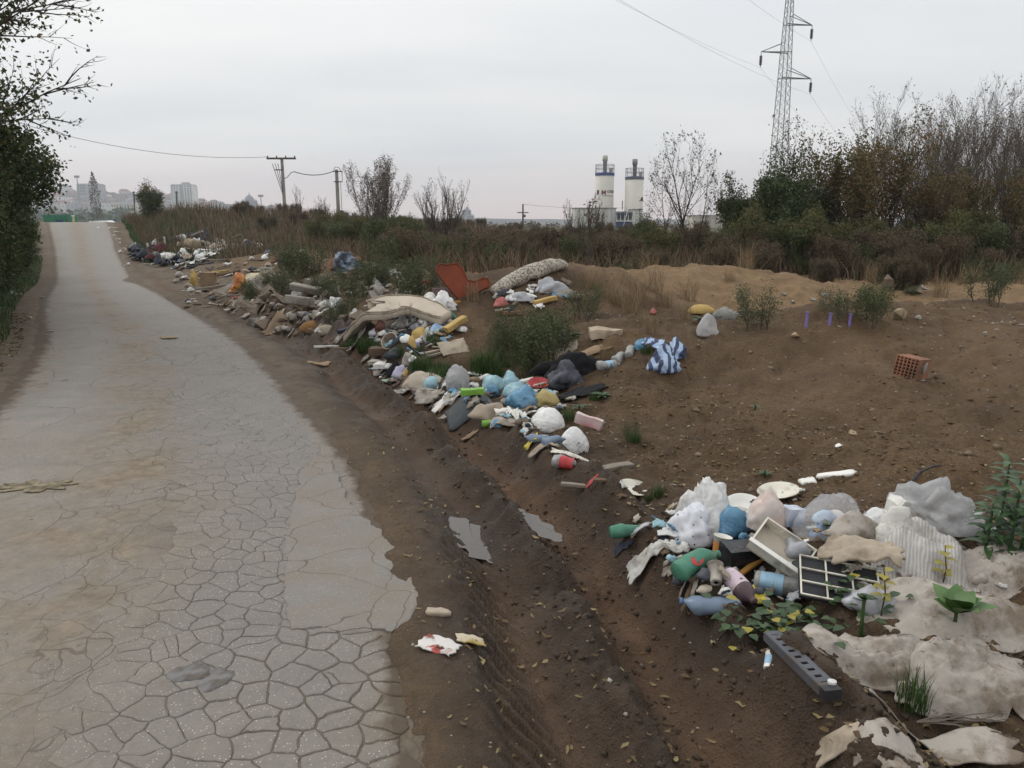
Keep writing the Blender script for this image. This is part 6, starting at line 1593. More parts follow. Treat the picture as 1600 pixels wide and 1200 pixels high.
# large sacks
drape(1515, 990, 240, .36, .075, SACKB, 'large limp beige sack behind the broad leaved seedling', 36, -4, folds=.11, dirx=1.6, diry=4.5)
drape(1575, 918, 150, .24, .06, SACKB, 'folded beige sack lying behind the large limp sack', 37, 4, folds=.12, dirx=1.6, diry=4.5)
drape(1362, 1062, 240, .17, .065, SACKB, 'long pale sack stretched behind the perforated grey bar', 38, -14, folds=.12, dirx=1.0, diry=4.0)
drape(1540, 1112, 200, .24, .08, SACKB, 'bulging muddy end of a pale sack', 39, -8, folds=.11, dirx=1.2, diry=4)
sheet(1480, 1200, 260, .28, SACKB, 'muddy beige tarpaulin in the bottom of the near pile', 40, .03, name='tarpaulin', cat='tarpaulin', rot=8, n=24, dz=.02, conform=1, fold=4)
sheet(1400, 1200, 120, .7, SACKB, 'crumpled corner of tarpaulin beside the torn pale card', 41, .04, name='tarpaulin', cat='tarpaulin', n=18, dz=.01, conform=1, fold=3)
sheet(1335, 1165, 92, .4, CARDP, 'torn pale cardboard below the perforated grey bar', 42, .10, name='torn_cardboard', cat='cardboard', rot=-28, n=14, fold=3)
sheet(1362, 1185, 46, .5, PAPERD, 'grey scrap of card next to the torn pale card', 43, .1, name='torn_cardboard', cat='cardboard', rot=-20)
def perf_bar():
    a, b = loc_of(1203, 1018), loc_of(1292, 1108); lift_ = max(h1(*(a.lerp(b, t)).xy)-a.lerp(b, t).z for t in (.2, .35, .5, .65, .8)); L = (b-a).length; c = (a+b)/2; ang_ = math.atan2(b.y-a.y, b.x-a.x); root = empty('perforated_bar', c+Vector((0, 0, .028+max(0, lift_))), (0, -math.asin((b.z-a.z)/L), ang_)); w = .052; t_ = .004
    n = 9; mb = MB()                                     # top flange as strips round real slots
    MB().box(0, -w/2, -.014, L, t_, .030).build('flange', GBAR, root)
    MB().box(0, w*.36, 0, L, w*.28, t_).build('strip', GBAR, root); MB().box(0, -w*.36, 0, L, w*.24, t_).build('strip', GBAR, root)
    for i in range(n+1): MB().box(-L/2+L*i/n+(.01 if i == 0 else (-.01 if i == n else 0)), -.001, 0, L/n*.62, w*.46, t_*.99).build('bridge', GBAR, root)
    MB().box(L/2+.012, -.002, -.012, .03, w*1.06, .032).build('end_cap', M('cap_black', (.03, .031, .035), .45, .1), root)
    MB().lathe([(.001, .0), (.013, .0), (.013, .008), (.001, .012)], 12, Matrix.Translation((L/2-.01, w*.30, .003))).build('rivet', LWHITE, root)
    MB().tube([(-L/2, w/2, -.0), (L/2, w/2, -.0)], .004, 6).build('edge_rib', GBAR, root); finish(root, 'dark grey perforated plastic bar lying in the mud', 'bar')
perf_bar()
cup(1200, 1055, 30, PLATEM, LBLUE, 'small white cup with blue print beside the perforated grey bar', 60, 70, .02)
o = MB(); rr_ = random.Random(3)
for k_ in range(7):
    a0 = rr_.uniform(-.3, .3); q = Vector((0, 0, .04)); pts = [q.copy()]
    for i in range(5): q = q+Vector((math.cos(a0)*.06, math.sin(a0)*.05, rr_.uniform(-.012, .012))); a0 += rr_.uniform(-.35, .35); pts.append(q.copy())
    o.tube(pts, [.004, .0035, .003, .0025, .002, .001], 4, False)
o = o.build('dry_twigs', TWIG_P); o.location = loc_of(1430, 1145); finish(o, 'dry forked twig lying over the tarpaulin', 'twig')
# ---------------------------------------------------------------- single litter
sheet(684, 1020, 62, .7, PAPERR, 'torn white and red paper trodden into the verge', 51, .03, name='torn_paper', cat='paper', rot=-24, ragged=.9, n=20, fold=4, shape='q')
sheet(735, 1008, 44, .5, M('paper_yellow_print', (.55, .50, .40), .8, .3, 9, col2=(.42, .30, .07)), 'small torn paper with yellow print on the verge', 52, .08, name='torn_paper', cat='paper', rot=15, ragged=.9, shape='q', n=14)
cup(945, 1075, 14, PLATEM, PNAVY, 'tiny white cap in the muddy track', 0, 40, .005)
sheet(684, 962, 38, .5, CARDP, 'flat grey stone-like scrap at the asphalt edge', 53, .05, name='flat_stone', cat='stone', th=.02)
sheet(46, 766, 104, .4, M('straw_mat', (.30, .255, .17), .95, .45, 18, var=.5), 'flattened straw coloured mat on the asphalt', 54, .015, name='straw_mat', cat='mat', ragged=1.0, rot=4, n=24, fold=6, th=.004, dz=.002)
sheet(262, 530, 26, .6, CARD, 'small brown scrap on the road', 55, .1)
bottle(885, 735, 44, PETC, 'crushed red and grey drink can', -30, LRED, None, .26, .4, 3, 0, 0, (.35, .85))
board(962, 732, 58, 18, 6, 24, WOODG, 'short weathered wooden plank on the dirt', 'wood_plank', 'plank')
board(912, 762, 72, 9, 5, -16, WOODG, 'split stick with a scrap of red tape', 'wood_stick', 'stick', seed=3)
sheet(925, 766, 18, .7, LRED, 'scrap of red tape on the split stick', 56, .1, name='tape', cat='tape', rot=-16, dz=.045)
board(946, 752, 38, 10, 4, -6, WOODB, 'flat piece of bark beside the split stick', 'bark_piece', 'bark', seed=5)
sheet(735, 685, 30, .5, CARD, 'brown card pressed into the mud below the dump', 57, .05)
sheet(1312, 700, 11, .8, PLATEM, 'tiny bright white chip alone on the dirt slope', 58, .1, n=5)
# ---------------------------------------------------------------- middle pile
bag(856, 672, 62, 40, PW, 'smooth white filled bag lying on its side', 61, crumple=.06, sub=4, rot=-14)
bag(897, 708, 55, 44, PW, 'round white bag knotted with radiating folds', 62, crumple=.04, sub=4, knot=(.1, -.85, .15))
carton(918, 672, 42, 9, 16, M('carton_red_white', (.62, .56, .54), .6, .15, 5, col2=(.48, .09, .10)), 'red and white carton slanting behind the knotted bag', -22, 14, 0, .03)
sheet(850, 705, 50, .45, CARDP, 'whitish cardboard flap left of the knotted bag', 63, .12, name='torn_cardboard', cat='cardboard', rot=-10, dz=.02)
sheet(895, 716, 66, .4, PLATED, 'white card lying under the knotted bag', 64, .05, name='torn_cardboard', cat='cardboard')
bottle(838, 693, 42, PETB, 'pale blue crushed bottle left of the knotted bag', 160, None, None, .19, .4, 5)
bottle(866, 697, 40, PETB, 'second pale blue crushed bottle against the knotted bag', 20, None, None, .2, .4, 6)
sheet(830, 700, 22, .8, YELB, 'small yellow wrapper below the pale blue bottle', 65, .3, name='wrapper', cat='wrapper', dz=.02)
sheet(803, 658, 34, .9, PLATEM, 'star shaped crumple of white paper', 66, .4, name='crumpled_paper', cat='paper', ragged=1.4, dz=.02, fold=3)
bottle(763, 668, 20, LIME, 'small green can in the mud', 10, None, None, .3, .1, 7)
bag(776, 668, 18, 14, PBLUE, 'small blue crumple beside the green can', 67)
bag(770, 655, 60, 24, CARDP, 'brownish rag in front of the dark slate board', 68, 'rag', 'rag', crumple=.3, dep=.5)
sheet(795, 668, 62, .5, SACKB, 'beige rag spread below the star shaped paper', 69, .2, name='rag', cat='rag')
sheet(735, 645, 76, .6, SLATE, 'dark slate coloured board leaning in the middle pile', 70, .03, name='flat_board', cat='board', shape='q', ragged=.2, tilt=.35, rot=12, dz=.03, th=.012)
carton(738, 628, 36, 14, 9, LIME, 'bright green flat box edge above the slate board', 10, 0, 0, .06)
bag(818, 638, 56, 34, PBLUE, 'blue plastic bag with a greenish edge', 71, crumple=.2, sub=4)
bag(808, 622, 36, 26, PCYAN, 'pale cyan film above the blue plastic bag', 72, crumple=.22)
bag(770, 610, 36, 28, PCYAN, 'round cyan plastic bag near the grass clump', 73, crumple=.12)
bag(798, 606, 34, 26, PCYAN, 'twisted cyan bag next to the round cyan bag', 74, crumple=.26)
bag(768, 620, 26, 20, PBLUE, 'deep blue plastic under the round cyan bag', 75)
bag(850, 635, 38, 24, M('wrapper_ochre', (.50, .40, .17), .5, .15, 6), 'ochre yellow wrapper beside the white filled bag', 76, 'wrapper', 'wrapper', crumple=.26)
plate(842, 612, 34, LRED, 'shallow red dish among white boards', 12, 6, .06, 'shallow_dish')
board(832, 612, 62, 14, 4, 24, PLATED, 'pale board slanting behind the red dish', 'pale_board', 'board', 8, dz=.02)
board(815, 606, 40, 10, 4, 10, PLATEM, 'short white board beside the twisted cyan bag', 'pale_board', 'board', 14, dz=.02)
bag(890, 592, 96, 40, CBLK, 'heap of black rags under the brown cardboard', 77, 'rags', 'rag_heap', crumple=.3, sub=4, dep=.5)
bag(880, 610, 48, 34, CGREY, 'dark grey shiny bag on the black rags', 78, crumple=.3, sub=4, dz=.03)
sheet(912, 622, 76, .5, CBLK, 'black tarp trailing right of the dark grey bag', 79, .12, name='tarp', cat='tarp', dz=.02)
sheet(862, 612, 46, .5, PNAVY, 'navy cloth left of the dark grey bag', 80, .2, name='rag', cat='cloth', dz=.02)
sheet(905, 566, 90, .35, CARD, 'brown cardboard spread above the black rags', 81, .12, name='torn_cardboard', cat='cardboard', dz=.03, n=16)
sheet(885, 560, 36, .5, CARDP, 'pale cardboard piece upright above the black rags', 82, .12, name='torn_cardboard', cat='cardboard', tilt=.6, dz=.05)
bottle(952, 578, 40, PETC, 'clear bottle with blue label nearest the black rags', 18, LBLUE, None, .2, .25, 11)
bottle(968, 566, 36, PETC, 'clear bottle with a green top on the slope', 60, None, LIME, .22, .25, 12, 10)
bottle(985, 555, 30, PETC, 'clear bottle with a red top on the slope', 70, None, LRED, .24, .25, 13, 20)
bag(1003, 546, 24, 17, PBLUE, 'small bright blue ball of plastic', 83)
bag(1038, 580, 46, 42, STRIPE, 'blue and white striped bag lying on the slope', 84, 'bag', 'striped_bag', crumple=.22, sub=4, rot=20)
bag(1058, 558, 30, 28, STRIPE, 'upper roll of striped blue cloth on the slope', 85, 'cloth', 'striped_cloth', crumple=.3, sub=4)
sheet(1022, 553, 40, .5, STRIPE, 'loose flap of striped cloth beside the striped bag', 86, .25, name='striped_cloth', cat='cloth', dz=.06, rot=-20)
bag(713, 608, 42, 40, PSEMI, 'pale tied bag with string round its neck', 87, crumple=.12, sub=4, knot=(-1, -.2, .2))
bag(664, 610, 74, 28, MATT, 'beige foam lump behind the cyan cloth', 88, 'foam', 'foam_lump', crumple=.14, sub=4, dep=.5)
bag(677, 612, 36, 22, PCYAN, 'cyan cloth band beside the pale tied bag', 89, 'cloth', 'cloth_band', crumple=.08, dz=.03, dep=.6)
board(683, 617, 78, 8, 8, -6, MAUVE, 'mauve brown board under the cyan cloth', 'board', 'board')
carton(603, 578, 34, 20, 8, PAPER, 'stack of pale papers at the edge of the dump', -14, 0, 0, .01, 'paper_stack', 'papers')
carton(592, 572, 30, 16, 6, PAPERD, 'soiled paper stack behind the pale papers', -22, 0, 0, .01, 'paper_stack', 'papers')
o = MB().add([(-.5, -.4, 0), (.5, -.4, 0), (.5, .4, 0), (-.5, .4, 0), (0.05, 0, .62)], [(0, 1, 4), (1, 2, 4), (2, 3, 4), (3, 0, 4), (3, 2, 1, 0)]).build('folded_tarp', CBLK); p0 = loc_of(617, 584); o.location = p0; o.scale = (34*mpp(p0),)*3; finish(o, 'pointed black tarp fold among the papers', 'tarp')
bag(626, 592, 30, 18, M('wrapper_lilac', (.42, .38, .55), .45, .12, 7, col2=(.62, .62, .64)), 'lilac and white wrapper beside the black tarp fold', 90, 'wrapper', 'wrapper', crumple=.28)
sheet(612, 598, 36, .5, M('film_pale_green', (.36, .50, .38), .45, .15, 7), 'pale green film below the lilac wrapper', 91, .2)
bag(634, 588, 12, 12, YELO, 'small mustard foam lump by the lilac wrapper', 92, 'foam', 'foam_lump')
sheet(700, 632, 50, .5, PLATEM, 'white film spread in front of the tied bag', 93, .22, name='plastic_film', cat='film', fold=3)
bag(678, 628, 60, 20, PAPERD, 'dirty beige rags in front of the mauve board', 94, 'rags', 'rag_heap', crumple=.3, dep=.5)
sheet(715, 640, 60, .4, PAPERD, 'layered soiled papers left of the slate board', 95, .12, name='torn_paper', cat='paper')
sheet(665, 600, 34, .4, CARDP, 'pale card left of the foam lump', 96, .12)
sheet(640, 612, 70, .3, PAPERD, 'strip of soiled paper along the mud edge', 97, .15, rot=-12)
bag(650, 606, 20, 12, PW, 'small white crumple left of the foam lump', 98)
carton(595, 556, 0.1+34, 18, 12, WOODB, 'weathered wooden block at the grass edge', -8, 0, 0, 0, 'wood_block', 'block')
# ---------------------------------------------------------------- mattress group
def mattress():
    W = [loc_of(u, v) for u, v in ((548, 536), (568, 520), (592, 512), (620, 510), (650, 508), (678, 508), (697, 510))]; o0 = W[0].copy(); k = mpp(W[2]); hs_ = [.0, .08, .20, .25, .20, .10, .04]; hw_ = [.10, .15, .19, .20, .18, .14, .10]; th = .10
    P3 = []; n = 36; X = np.linspace(0, 6, n+1)
    for t in X:
        i = min(int(t), 5); f = t-i; f = f*f*(3-2*f) if False else f; q = W[i].lerp(W[i+1], f); q.z = h1(q.x, q.y)+(hs_[i]*(1-f)+hs_[i+1]*f); P3.append((q-o0, hw_[i]*(1-f)+hw_[i+1]*f))
    zs_ = [p_[0].z for p_ in P3]; zs_ = np.convolve(np.pad(zs_, 4, 'edge'), np.ones(9)/9, 'valid')
    prof = [(-1, .15), (-1, .85), (-.96, 1), (-.75, 1.03), (-.5, 1.05), (-.25, 1.05), (0, 1.06), (.25, 1.05), (.5, 1.05), (.75, 1.03), (.96, 1), (1, .85), (1, .15), (.9, 0), (-.9, 0)]; m = len(prof); vs_ = []
    for i, (c, hw) in enumerate(P3):
        d = (P3[min(i+1, n)][0]-P3[max(i-1, 0)][0]); d.z = 0; d.normalize(); s_ = Vector((-d.y, d.x, 0))
        for j, (a_, b_) in enumerate(prof):
            w_ = noise.noise(Vector((i*.25, a_*1.0, 3)))*.018 + (.007*(.4-abs(noise.noise(Vector((i*.55+a_, a_*2.5, 8)))*2)) if b_ > .9 else 0)
            q = Vector((c.x, c.y, zs_[i])) + s_*(a_*hw) + Vector((0, 0, b_*th + w_ + a_*hw*.30)); vs_.append(q)
    fs = [(i*m+j, i*m+(j+1) % m, (i+1)*m+(j+1) % m, (i+1)*m+j) for i in range(n) for j in range(m)]+[tuple(range(m-1, -1, -1)), tuple(range(n*m, n*m+m))]
    root = empty('mattress', o0); MB().add(vs_, [tuple(reversed(f)) for f in fs]).build('body', MATT, root, True)
    for j in (2, 10, 1, 11): MB().tube([vs_[i*m+j]+Vector((0, 0, .006)) for i in range(n+1)], .010, 5, False).build('piping', CARDP, root, True)
    finish(root, 'long pale mattress sagging over the heap', 'mattress')
mattress()
bag(690, 492, 34, 24, PW, 'white tied bag on the end of the mattress', 101, crumple=.2, sub=4, dz=.06, knot=(.8, -.5, .2))
bag(672, 487, 30, 16, PWD, 'off white cloth folded at the mattress end', 102, 'cloth', 'cloth', crumple=.2, dz=.08)
sheet(558, 540, 34, .5, FLORAL, 'black and white patterned cloth under the mattress foot', 103, .2, name='patterned_cloth', cat='cloth', dz=.04)
def bucket():
    p = loc_of(607, 546); k = mpp(p); r_ = 13.5*k; L = 26*k; root = empty('plastic_bucket', p+Vector((0, .05, r_*.95)), (R(58), 0, R(-28)))
    MB().lathe([(r_*.78, -L), (r_, 0), (r_*1.07, 0), (r_*1.07, -.012), (r_*1.0, -.012)], 24, None, False).build('outer_wall', BEIGE, root, True)
    MB().lathe([(r_*.97, -.001), (r_*.75, -L*.97), (.001, -L*.97)], 24, None, False).build('inner_wall', CARDP, root, True)
    MB().lathe([(.001, -L), (r_*.78, -L)], 24, None, False).build('base', BEIGE, root); finish(root, 'open beige plastic bucket lying on its side', 'bucket')
bucket()
bag(594, 520, 16, 14, M('pot_maroon', (.12, .045, .035), .5, .1), 'dark red clay pot behind the bucket', 104, 'pot', 'clay_pot', crumple=.08, dz=.04)
bag(655, 532, 26, 18, YELO, 'yellow foam slab piece beside the bucket', 105, 'foam', 'foam_lump', crumple=.18)
bag(643, 544, 16, 20, YELO, 'mustard foam strip standing next to the lilac box', 106, 'foam', 'foam_lump', crumple=.14)
carton(651, 545, 9, 6, 11, M('box_lilac', (.50, .47, .70), .5, .05, 5), 'small lilac box in front of the yellow foam', 10, 0, 0, 0)
board(713, 520, 42, 14, 9, 42, YELO, 'orange yellow foam board leaning on the dirt', 'foam_board', 'foam', 22, 0, .02)
bag(668, 514, 30, 18, FLORAL, 'black and white patterned cushion right of the foam', 107, 'cushion', 'cushion', crumple=.1, dz=.03)
bag(640, 512, 26, 24, FLORAL, 'upright patterned cushion in front of the mattress', 108, 'cushion', 'cushion', crumple=.14, dz=.03)
bag(688, 512, 22, 16, M('packet_blue_white', (.62, .66, .70), .4, .1, 9, col2=(.10, .20, .45)), 'blue and white packet beside the foam board', 109, 'packet', 'packet', crumple=.24)
bag(682, 521, 22, 13, M('packet_blue', (.12, .24, .50), .4, .1, 9, col2=(.50, .60, .50)), 'blue and green packet below the patterned cushion', 110, 'packet', 'packet', crumple=.24)
bag(668, 534, 11, 18, PWD, 'white plastic bottle shape beside the grass', 111, 'bag', crumple=.14)
bag(722, 518, 16, 8, PW, 'small white crumple right of the foam board', 112)
bag(634, 536, 18, 12, PW, 'silvery crumple of film right of the bucket', 113)
sheet(708, 552, 46, .55, CARDP, 'grey brown cardboard sheet propped on the dirt', 114, .02, name='cardboard_sheet', cat='cardboard', shape='q', tilt=.5, rot=28, dz=.05, th=.01)
board(686, 556, 42, 6, 3, 34, WOODG, 'thin weathered board below the cardboard sheet', 'board', 'board', 6)
board(678, 552, 30, 5, 3, 28, CARDP, 'short pale slat beside the thin weathered board', 'slat', 'board', 6)
bag(638, 570, 18, 16, PAPERD, 'pale dried weed puff beside the grass clump', 115, 'puff', 'paper_puff', crumple=.3)
board(510, 543, 38, 4, 3, 6, PWD, 'thin pale stick at the grass edge', 'stick', 'stick')
board(545, 553, 44, 9, 10, -4, WOODB, 'weathered brown beam at the edge of the verge', 'wood_beam', 'beam')
sheet(497, 572, 36, .5, CARD, 'brown card lying on the verge mud', 116, .1, name='torn_cardboard', cat='cardboard')
for i, (u, v, w, m_, lb) in enumerate(((652, 517, 18, PGREY, 'grey film scrap below the mattress'), (624, 514, 20, PWD, 'white striped wrapper below the mattress'), (660, 500, 16, PAPERD, 'soiled paper tucked under the mattress'), (700, 500, 20, PGREEN, 'green film scrap beside the foam board'), (628, 530, 14, PBLUE, 'blue scrap right of the bucket'), (620, 560, 26, SLATE, 'dark green tarp scrap below the bucket'), (585, 528, 18, PGREY, 'grey scrap left of the bucket'), (645, 565, 14, PW, 'white scrap above the grass clump'), (610, 560, 20, PNAVY, 'dark scrap under the bucket'))):
    bag(u, v, w, w*.6, m_, lb, 120+i, 'scrap', 'crumpled_scrap', crumple=.3)
# ---------------------------------------------------------------- rust coloured headboard and mound
def headboard():
    p = loc_of(722, 466); k = mpp(p); root = empty('headboard', p+Vector((0, .05, -.02)), (R(-20), R(-5), R(10))); mb = MB()
    out = [(-4, -4), (-22, 24), (-36, 48), (-35, 56), (-28, 60), (-18, 57), (-10, 58), (-2, 58), (4, 52), (9, 40), (13, 28), (24, 25), (36, 29), (45, 28), (47, 20), (44, 14), (28, 9), (12, 2)]
    n = len(out); t_ = 11*k; c = (0, 24)
    def ringv(s, y): return [((c[0]+(x-c[0])*s)*k, y, (c[1]+(z-c[1])*s)*k) for x, z in out]
    vs_ = ringv(.96, -t_/2)+ringv(1, -t_/2+.015)+ringv(1, t_/2-.015)+ringv(.96, t_/2)
    mb.add(vs_, [tuple(range(n)), tuple(reversed(range(3*n, 4*n)))]+[(r_*n+(i+1) % n, r_*n+i, (r_+1)*n+i, (r_+1)*n+(i+1) % n) for r_ in range(3) for i in range(n)])
    mb.build('upholstered_panel', HEADB, root); MB().tube([Vector(((c[0]+(x-c[0])*.97)*k, -t_/2-.002, (c[1]+(z-c[1])*.97)*k)) for x, z in out+out[:1]], .012, 5, False).build('piping', HEADB, root, True)
    finish(root, 'rust orange upholstered headboard standing askew on the mound', 'headboard')
headboard()
board(690, 462, 30, 4, 12, 4, MAUVE, 'pinkish ribbed panel beside the green weed', 'ribbed_panel', 'panel', dz=.0)
board(668, 448, 26, 6, 8, -24, HEADB, 'rust coloured board behind the green weed', 'board', 'board', 10)
board(705, 478, 30, 5, 4, 16, ORNG, 'orange slat lying left of the headboard', 'slat', 'board', 8)
board(605, 478, 60, 4, 4, -20, CBLK, 'long black bar above the mattress', 'bar', 'bar', 6)
roll([(772, 462), (800, 450), (835, 436), (868, 424), (884, 421)], [9, 14, 15, 13, 7], SPECK, 'speckled pale carpet rolled along the crest of the mound', 'rolled_carpet', 'carpet', 16, .14, 5, .8, .02)
bag(886, 466, 46, 13, RUBB, 'pale grey slab of insulation on the mound', 131, 'slab', 'insulation_slab', crumple=.06, dep=.5)
board(852, 476, 40, 10, 7, 26, YELO, 'orange foam strip beside the grey slab', 'foam_strip', 'foam', 10)
bag(858, 458, 42, 16, PGREY, 'blue grey plastic sheeting under the speckled carpet', 132, 'sheeting', 'plastic_sheeting', crumple=.3, dep=.4)
bag(784, 478, 24, 10, PINK, 'reddish rag at the foot of the speckled carpet', 133, 'rag', 'rag', crumple=.25, dep=.5)
board(788, 486, 30, 5, 3, 24, CARDP, 'pale slat below the reddish rag', 'slat', 'board', 4)
bag(810, 470, 40, 12, PGREY, 'greyish film strip between rag and foam strip', 134, 'film', 'plastic_film', crumple=.3, dep=.4)
board(800, 492, 26, 6, 6, 14, TERRA, 'broken reddish tile left of the foam strip', 'tile', 'tile')
bag(766, 416, 38, 22, FLORAL, 'pale torn armchair stuffing on the crest behind the headboard', 135, 'stuffing', 'torn_stuffing', crumple=.24, sub=4)
bag(772, 421, 24, 12, PNAVY, 'dark cloth under the torn stuffing', 136, 'cloth', 'cloth', crumple=.2)
carton(947, 527, 50, 26, 13, M('foam_cream', (.42, .34, .25), .9, .35, 6), 'dirty cream foam block half buried in the mound', -4, 0, 0, -.01, 'foam_block', 'foam', 4, .12)
bag(1106, 524, 28, 28, PSEMI, 'clear crumpled plastic bag on the edge of the bare dirt', 138, crumple=.14, sub=4)
bag(1098, 490, 38, 13, YELO, 'orange yellow foam cushion beside the dry grass', 139, 'foam', 'foam_cushion', crumple=.12, dep=.5)
bag(1136, 500, 36, 17, M('sack_grey_green', (.25, .255, .235), .7, .2, 6), 'grey bag behind the clear crumpled bag', 140, crumple=.2)
carton(878, 531, 8, 5, 15, PGREY, 'small grey box standing on the mound slope', 8, 4)
bag(1021, 490, 8, 8, PINK, 'tiny pink ball in the dry grass', 141)
# hollow brick
def hollow_brick():
    p = loc_of(1432, 596); k = mpp(p); root = empty('hollow_brick', p+Vector((0, .12, .015)), (R(-5), R(6), R(-52)))
    W_, Hh, D_ = 35*k, 32*k, 38*k; n = 6; t_ = W_/n*.36; bw = W_/n
    xs = [-W_/2+i*W_/n for i in range(n+1)]
    for i, x in enumerate(xs): MB().box(x, 0, Hh/2, t_, D_, Hh).build('web', TERRA, root)
    for j in range(n+1):
        z = Hh*j/n
        for i in range(n):
            if j == 3 and i in (2, 3) and False: continue
            MB().box((xs[i]+xs[i+1])/2, .002, min(max(z, t_/2), Hh-t_/2), bw-t_-.0006, D_-.006, t_).build('rib', TERRA, root)
    MB().box(W_/2+.006, .0, Hh/2, .010, D_, Hh*1.01).build('side_shell', TERRA, root)
    MB().box(0, D_/2+.004, Hh/2, W_, .006, Hh).build('back_shell', TERRA, root)
    o = obj('mortar_lump', chunk_mesh(.03, D_*.45, Hh*.6, 4, 'mortar_lump'), MORT, root); o.location = (W_/2+.018, -D_*.1, Hh*.6)
    o = obj('mortar_bed', chunk_mesh(W_*1.15, D_, .03, 6, 'mortar_bed'), MORT, root); o.location = (W_*.12, 0, -.006)
    finish(root, 'hollow clay brick with square holes and mortar remains', 'brick')
hollow_brick()
for u, v, h, lb in ((1259, 511, 22, 'thickest purple plastic stake'), (1296, 509, 18, 'purple stake among the weeds'), (1327, 508, 16, 'shorter purple stake among the weeds')):
    p = g(u, v); k = mpp(p); root = empty('plastic_stake', p, (0, R(2), 0)); MB().tube([(0, 0, -.1), (0, 0, h*k)], [.016, .014], 8).build('shaft', PURP, root); MB().lathe([(.02, 0), (.02, .012)], 8, Matrix.Translation((0, 0, h*k))).build('cap', PURP, root); finish(root, lb+' standing in the dirt', 'stake')
chunk(1388, 452, 34, 26, RUBD, 'conical lump of broken concrete before the thicket', 151, sq=.1)
chunk(1400, 450, 8, 7, PLATEM, 'white chip at the foot of the conical lump', 152, 'chip', 'white_chip')
chunk(1430, 456, 44, 9, RUBD, 'low reddish rubble right of the conical lump', 153); chunk(1445, 453, 18, 8, RUBB, 'pale slab on the low reddish rubble', 154)
chunk(1412, 500, 30, 20, M('stone_ochre', (.34, .27, .17), .9, .25, 6), 'pale ochre stone on the bare dirt', 155); chunk(1436, 498, 14, 6, STONE_P, 'flat pale stone beside the ochre stone', 156)
chunk(1244, 528, 20, 9, M('stone_sand', (.38, .28, .18), .9, .2, 6), 'small sandy stone left of the stakes', 157)
chunk(1340, 680, 26, 12, M('stone_ochre', (.34, .27, .17)), 'buried tan stone on the dirt slope', 158, dz=-.02)
for i, (u, v, w) in enumerate(((1290, 465, 14), (1310, 468, 12), (1345, 466, 16), (1270, 470, 12), (1225, 463, 10), (1360, 470, 10), (1240, 474, 9), (1205, 468, 12))): chunk(u, v, w, w*.6, STONE_P if i % 2 else RUBB, 'pale stone in the gravelly strip behind the stakes', 160+i, 'stone', 'pale_stone', group='pale stones behind the stakes')
# ---------------------------------------------------------------- rubble heap
board(480, 470, 60, 11, 11, -28, RUBB, 'long pale concrete post lying across the rubble', 'concrete_post', 'post', -6, 12, .12, seed=7)
board(468, 484, 46, 15, 14, -22, RUBB, 'thick pale concrete post below the long post', 'concrete_post', 'post', -4, -8, .06, seed=8)
carton(488, 462, 30, 20, 22, WOODG, 'grey wooden box tilted in the rubble', -18, 16, 0, .02, 'wooden_box', 'box', 2, .04)
drape(402, 490, 78, .40, .14, M('sack_mud', (.26, .215, .165), .85, .4, 7, var=.35), 'limp brown sack of rubble by the verge', 9, 4, 'rubble_sack', n=30, folds=.14)
drape(436, 508, 50, .30, .11, M('sack_tan', (.27, .20, .135), .85, .3, 5), 'torn tan sack in front of the rubble', 10, 8, 'rubble_sack', n=26, folds=.14)
bag(486, 520, 42, 18, BEDD, 'brown sofa cushion at the verge', 171, 'cushion', 'cushion', crumple=.06, dep=.5)
bag(508, 524, 34, 14, M('sack_dull', (.30, .255, .195), .85, .25, 5), 'dull pale sack right of the brown cushion', 172, 'sack', 'sack', crumple=.12, dep=.5)
board(548, 520, 40, 12, 6, 30, PNAVY, 'navy board leaning against the mattress', 'board', 'board', 12)
bag(538, 424, 36, 24, M('clothes_dark', (.03, .036, .05), .7, .1, 7, col2=(.28, .36, .46)), 'heap of dark and blue clothes on the rubble crest', 173, 'clothes', 'clothes_heap', crumple=.34, sub=4)
bag(528, 420, 26, 18, TERRA, 'rusty lump left of the dark clothes', 174, 'lump', 'rusty_lump', crumple=.15); bag(558, 418, 20, 14, TERRA, 'rusty lump right of the dark clothes', 175, 'lump', 'rusty_lump', crumple=.15)
bag(524, 480, 22, 14, PW, 'bright white scrap in the middle of the rubble', 176, 'scrap', 'crumpled_scrap', crumple=.3); bag(505, 482, 18, 10, PWD, 'dirty white scrap left of the bright scrap', 177, 'scrap', 'crumpled_scrap', crumple=.3)
rr = random.Random(12)
for i in range(95):
    if i < 40: u, v = rr.uniform(440, 600), rr.uniform(425, 505)
    elif i < 70: u, v = rr.uniform(560, 665), rr.uniform(430, 476)
    else: u, v = rr.uniform(380, 500), rr.uniform(470, 525)
    w = rr.uniform(8, 24)*(1 if i % 3 else 1.25); k_ = rr.random()
    if k_ < .5: chunk(u, v, w, w*rr.uniform(.45, .8), RUBB, 'grey broken concrete piece in the rubble heap', 200+i, group='concrete pieces in the rubble heap', dz=.02)
    elif k_ < .82: chunk(u, v, w, w*rr.uniform(.4, .8), RUBD, 'brown earthy lump in the rubble heap', 200+i, 'lump', 'earth_lump', group='earthy lumps in the rubble heap', dz=.02)
    elif k_ < .91: bag(u, v, w*.8, w*.5, PWD, 'dirty white scrap caught in the rubble heap', 200+i, 'scrap', 'crumpled_scrap', crumple=.3, group='white scraps in the rubble heap')
    else: board(u, v, w*1.6, w*.25, w*.2, rr.uniform(-60, 60), WOODG, 'broken wood splinter in the rubble heap', 'wood_splinter', 'wood', rr.uniform(0, 14), group='wood splinters in the rubble heap', seed=i)
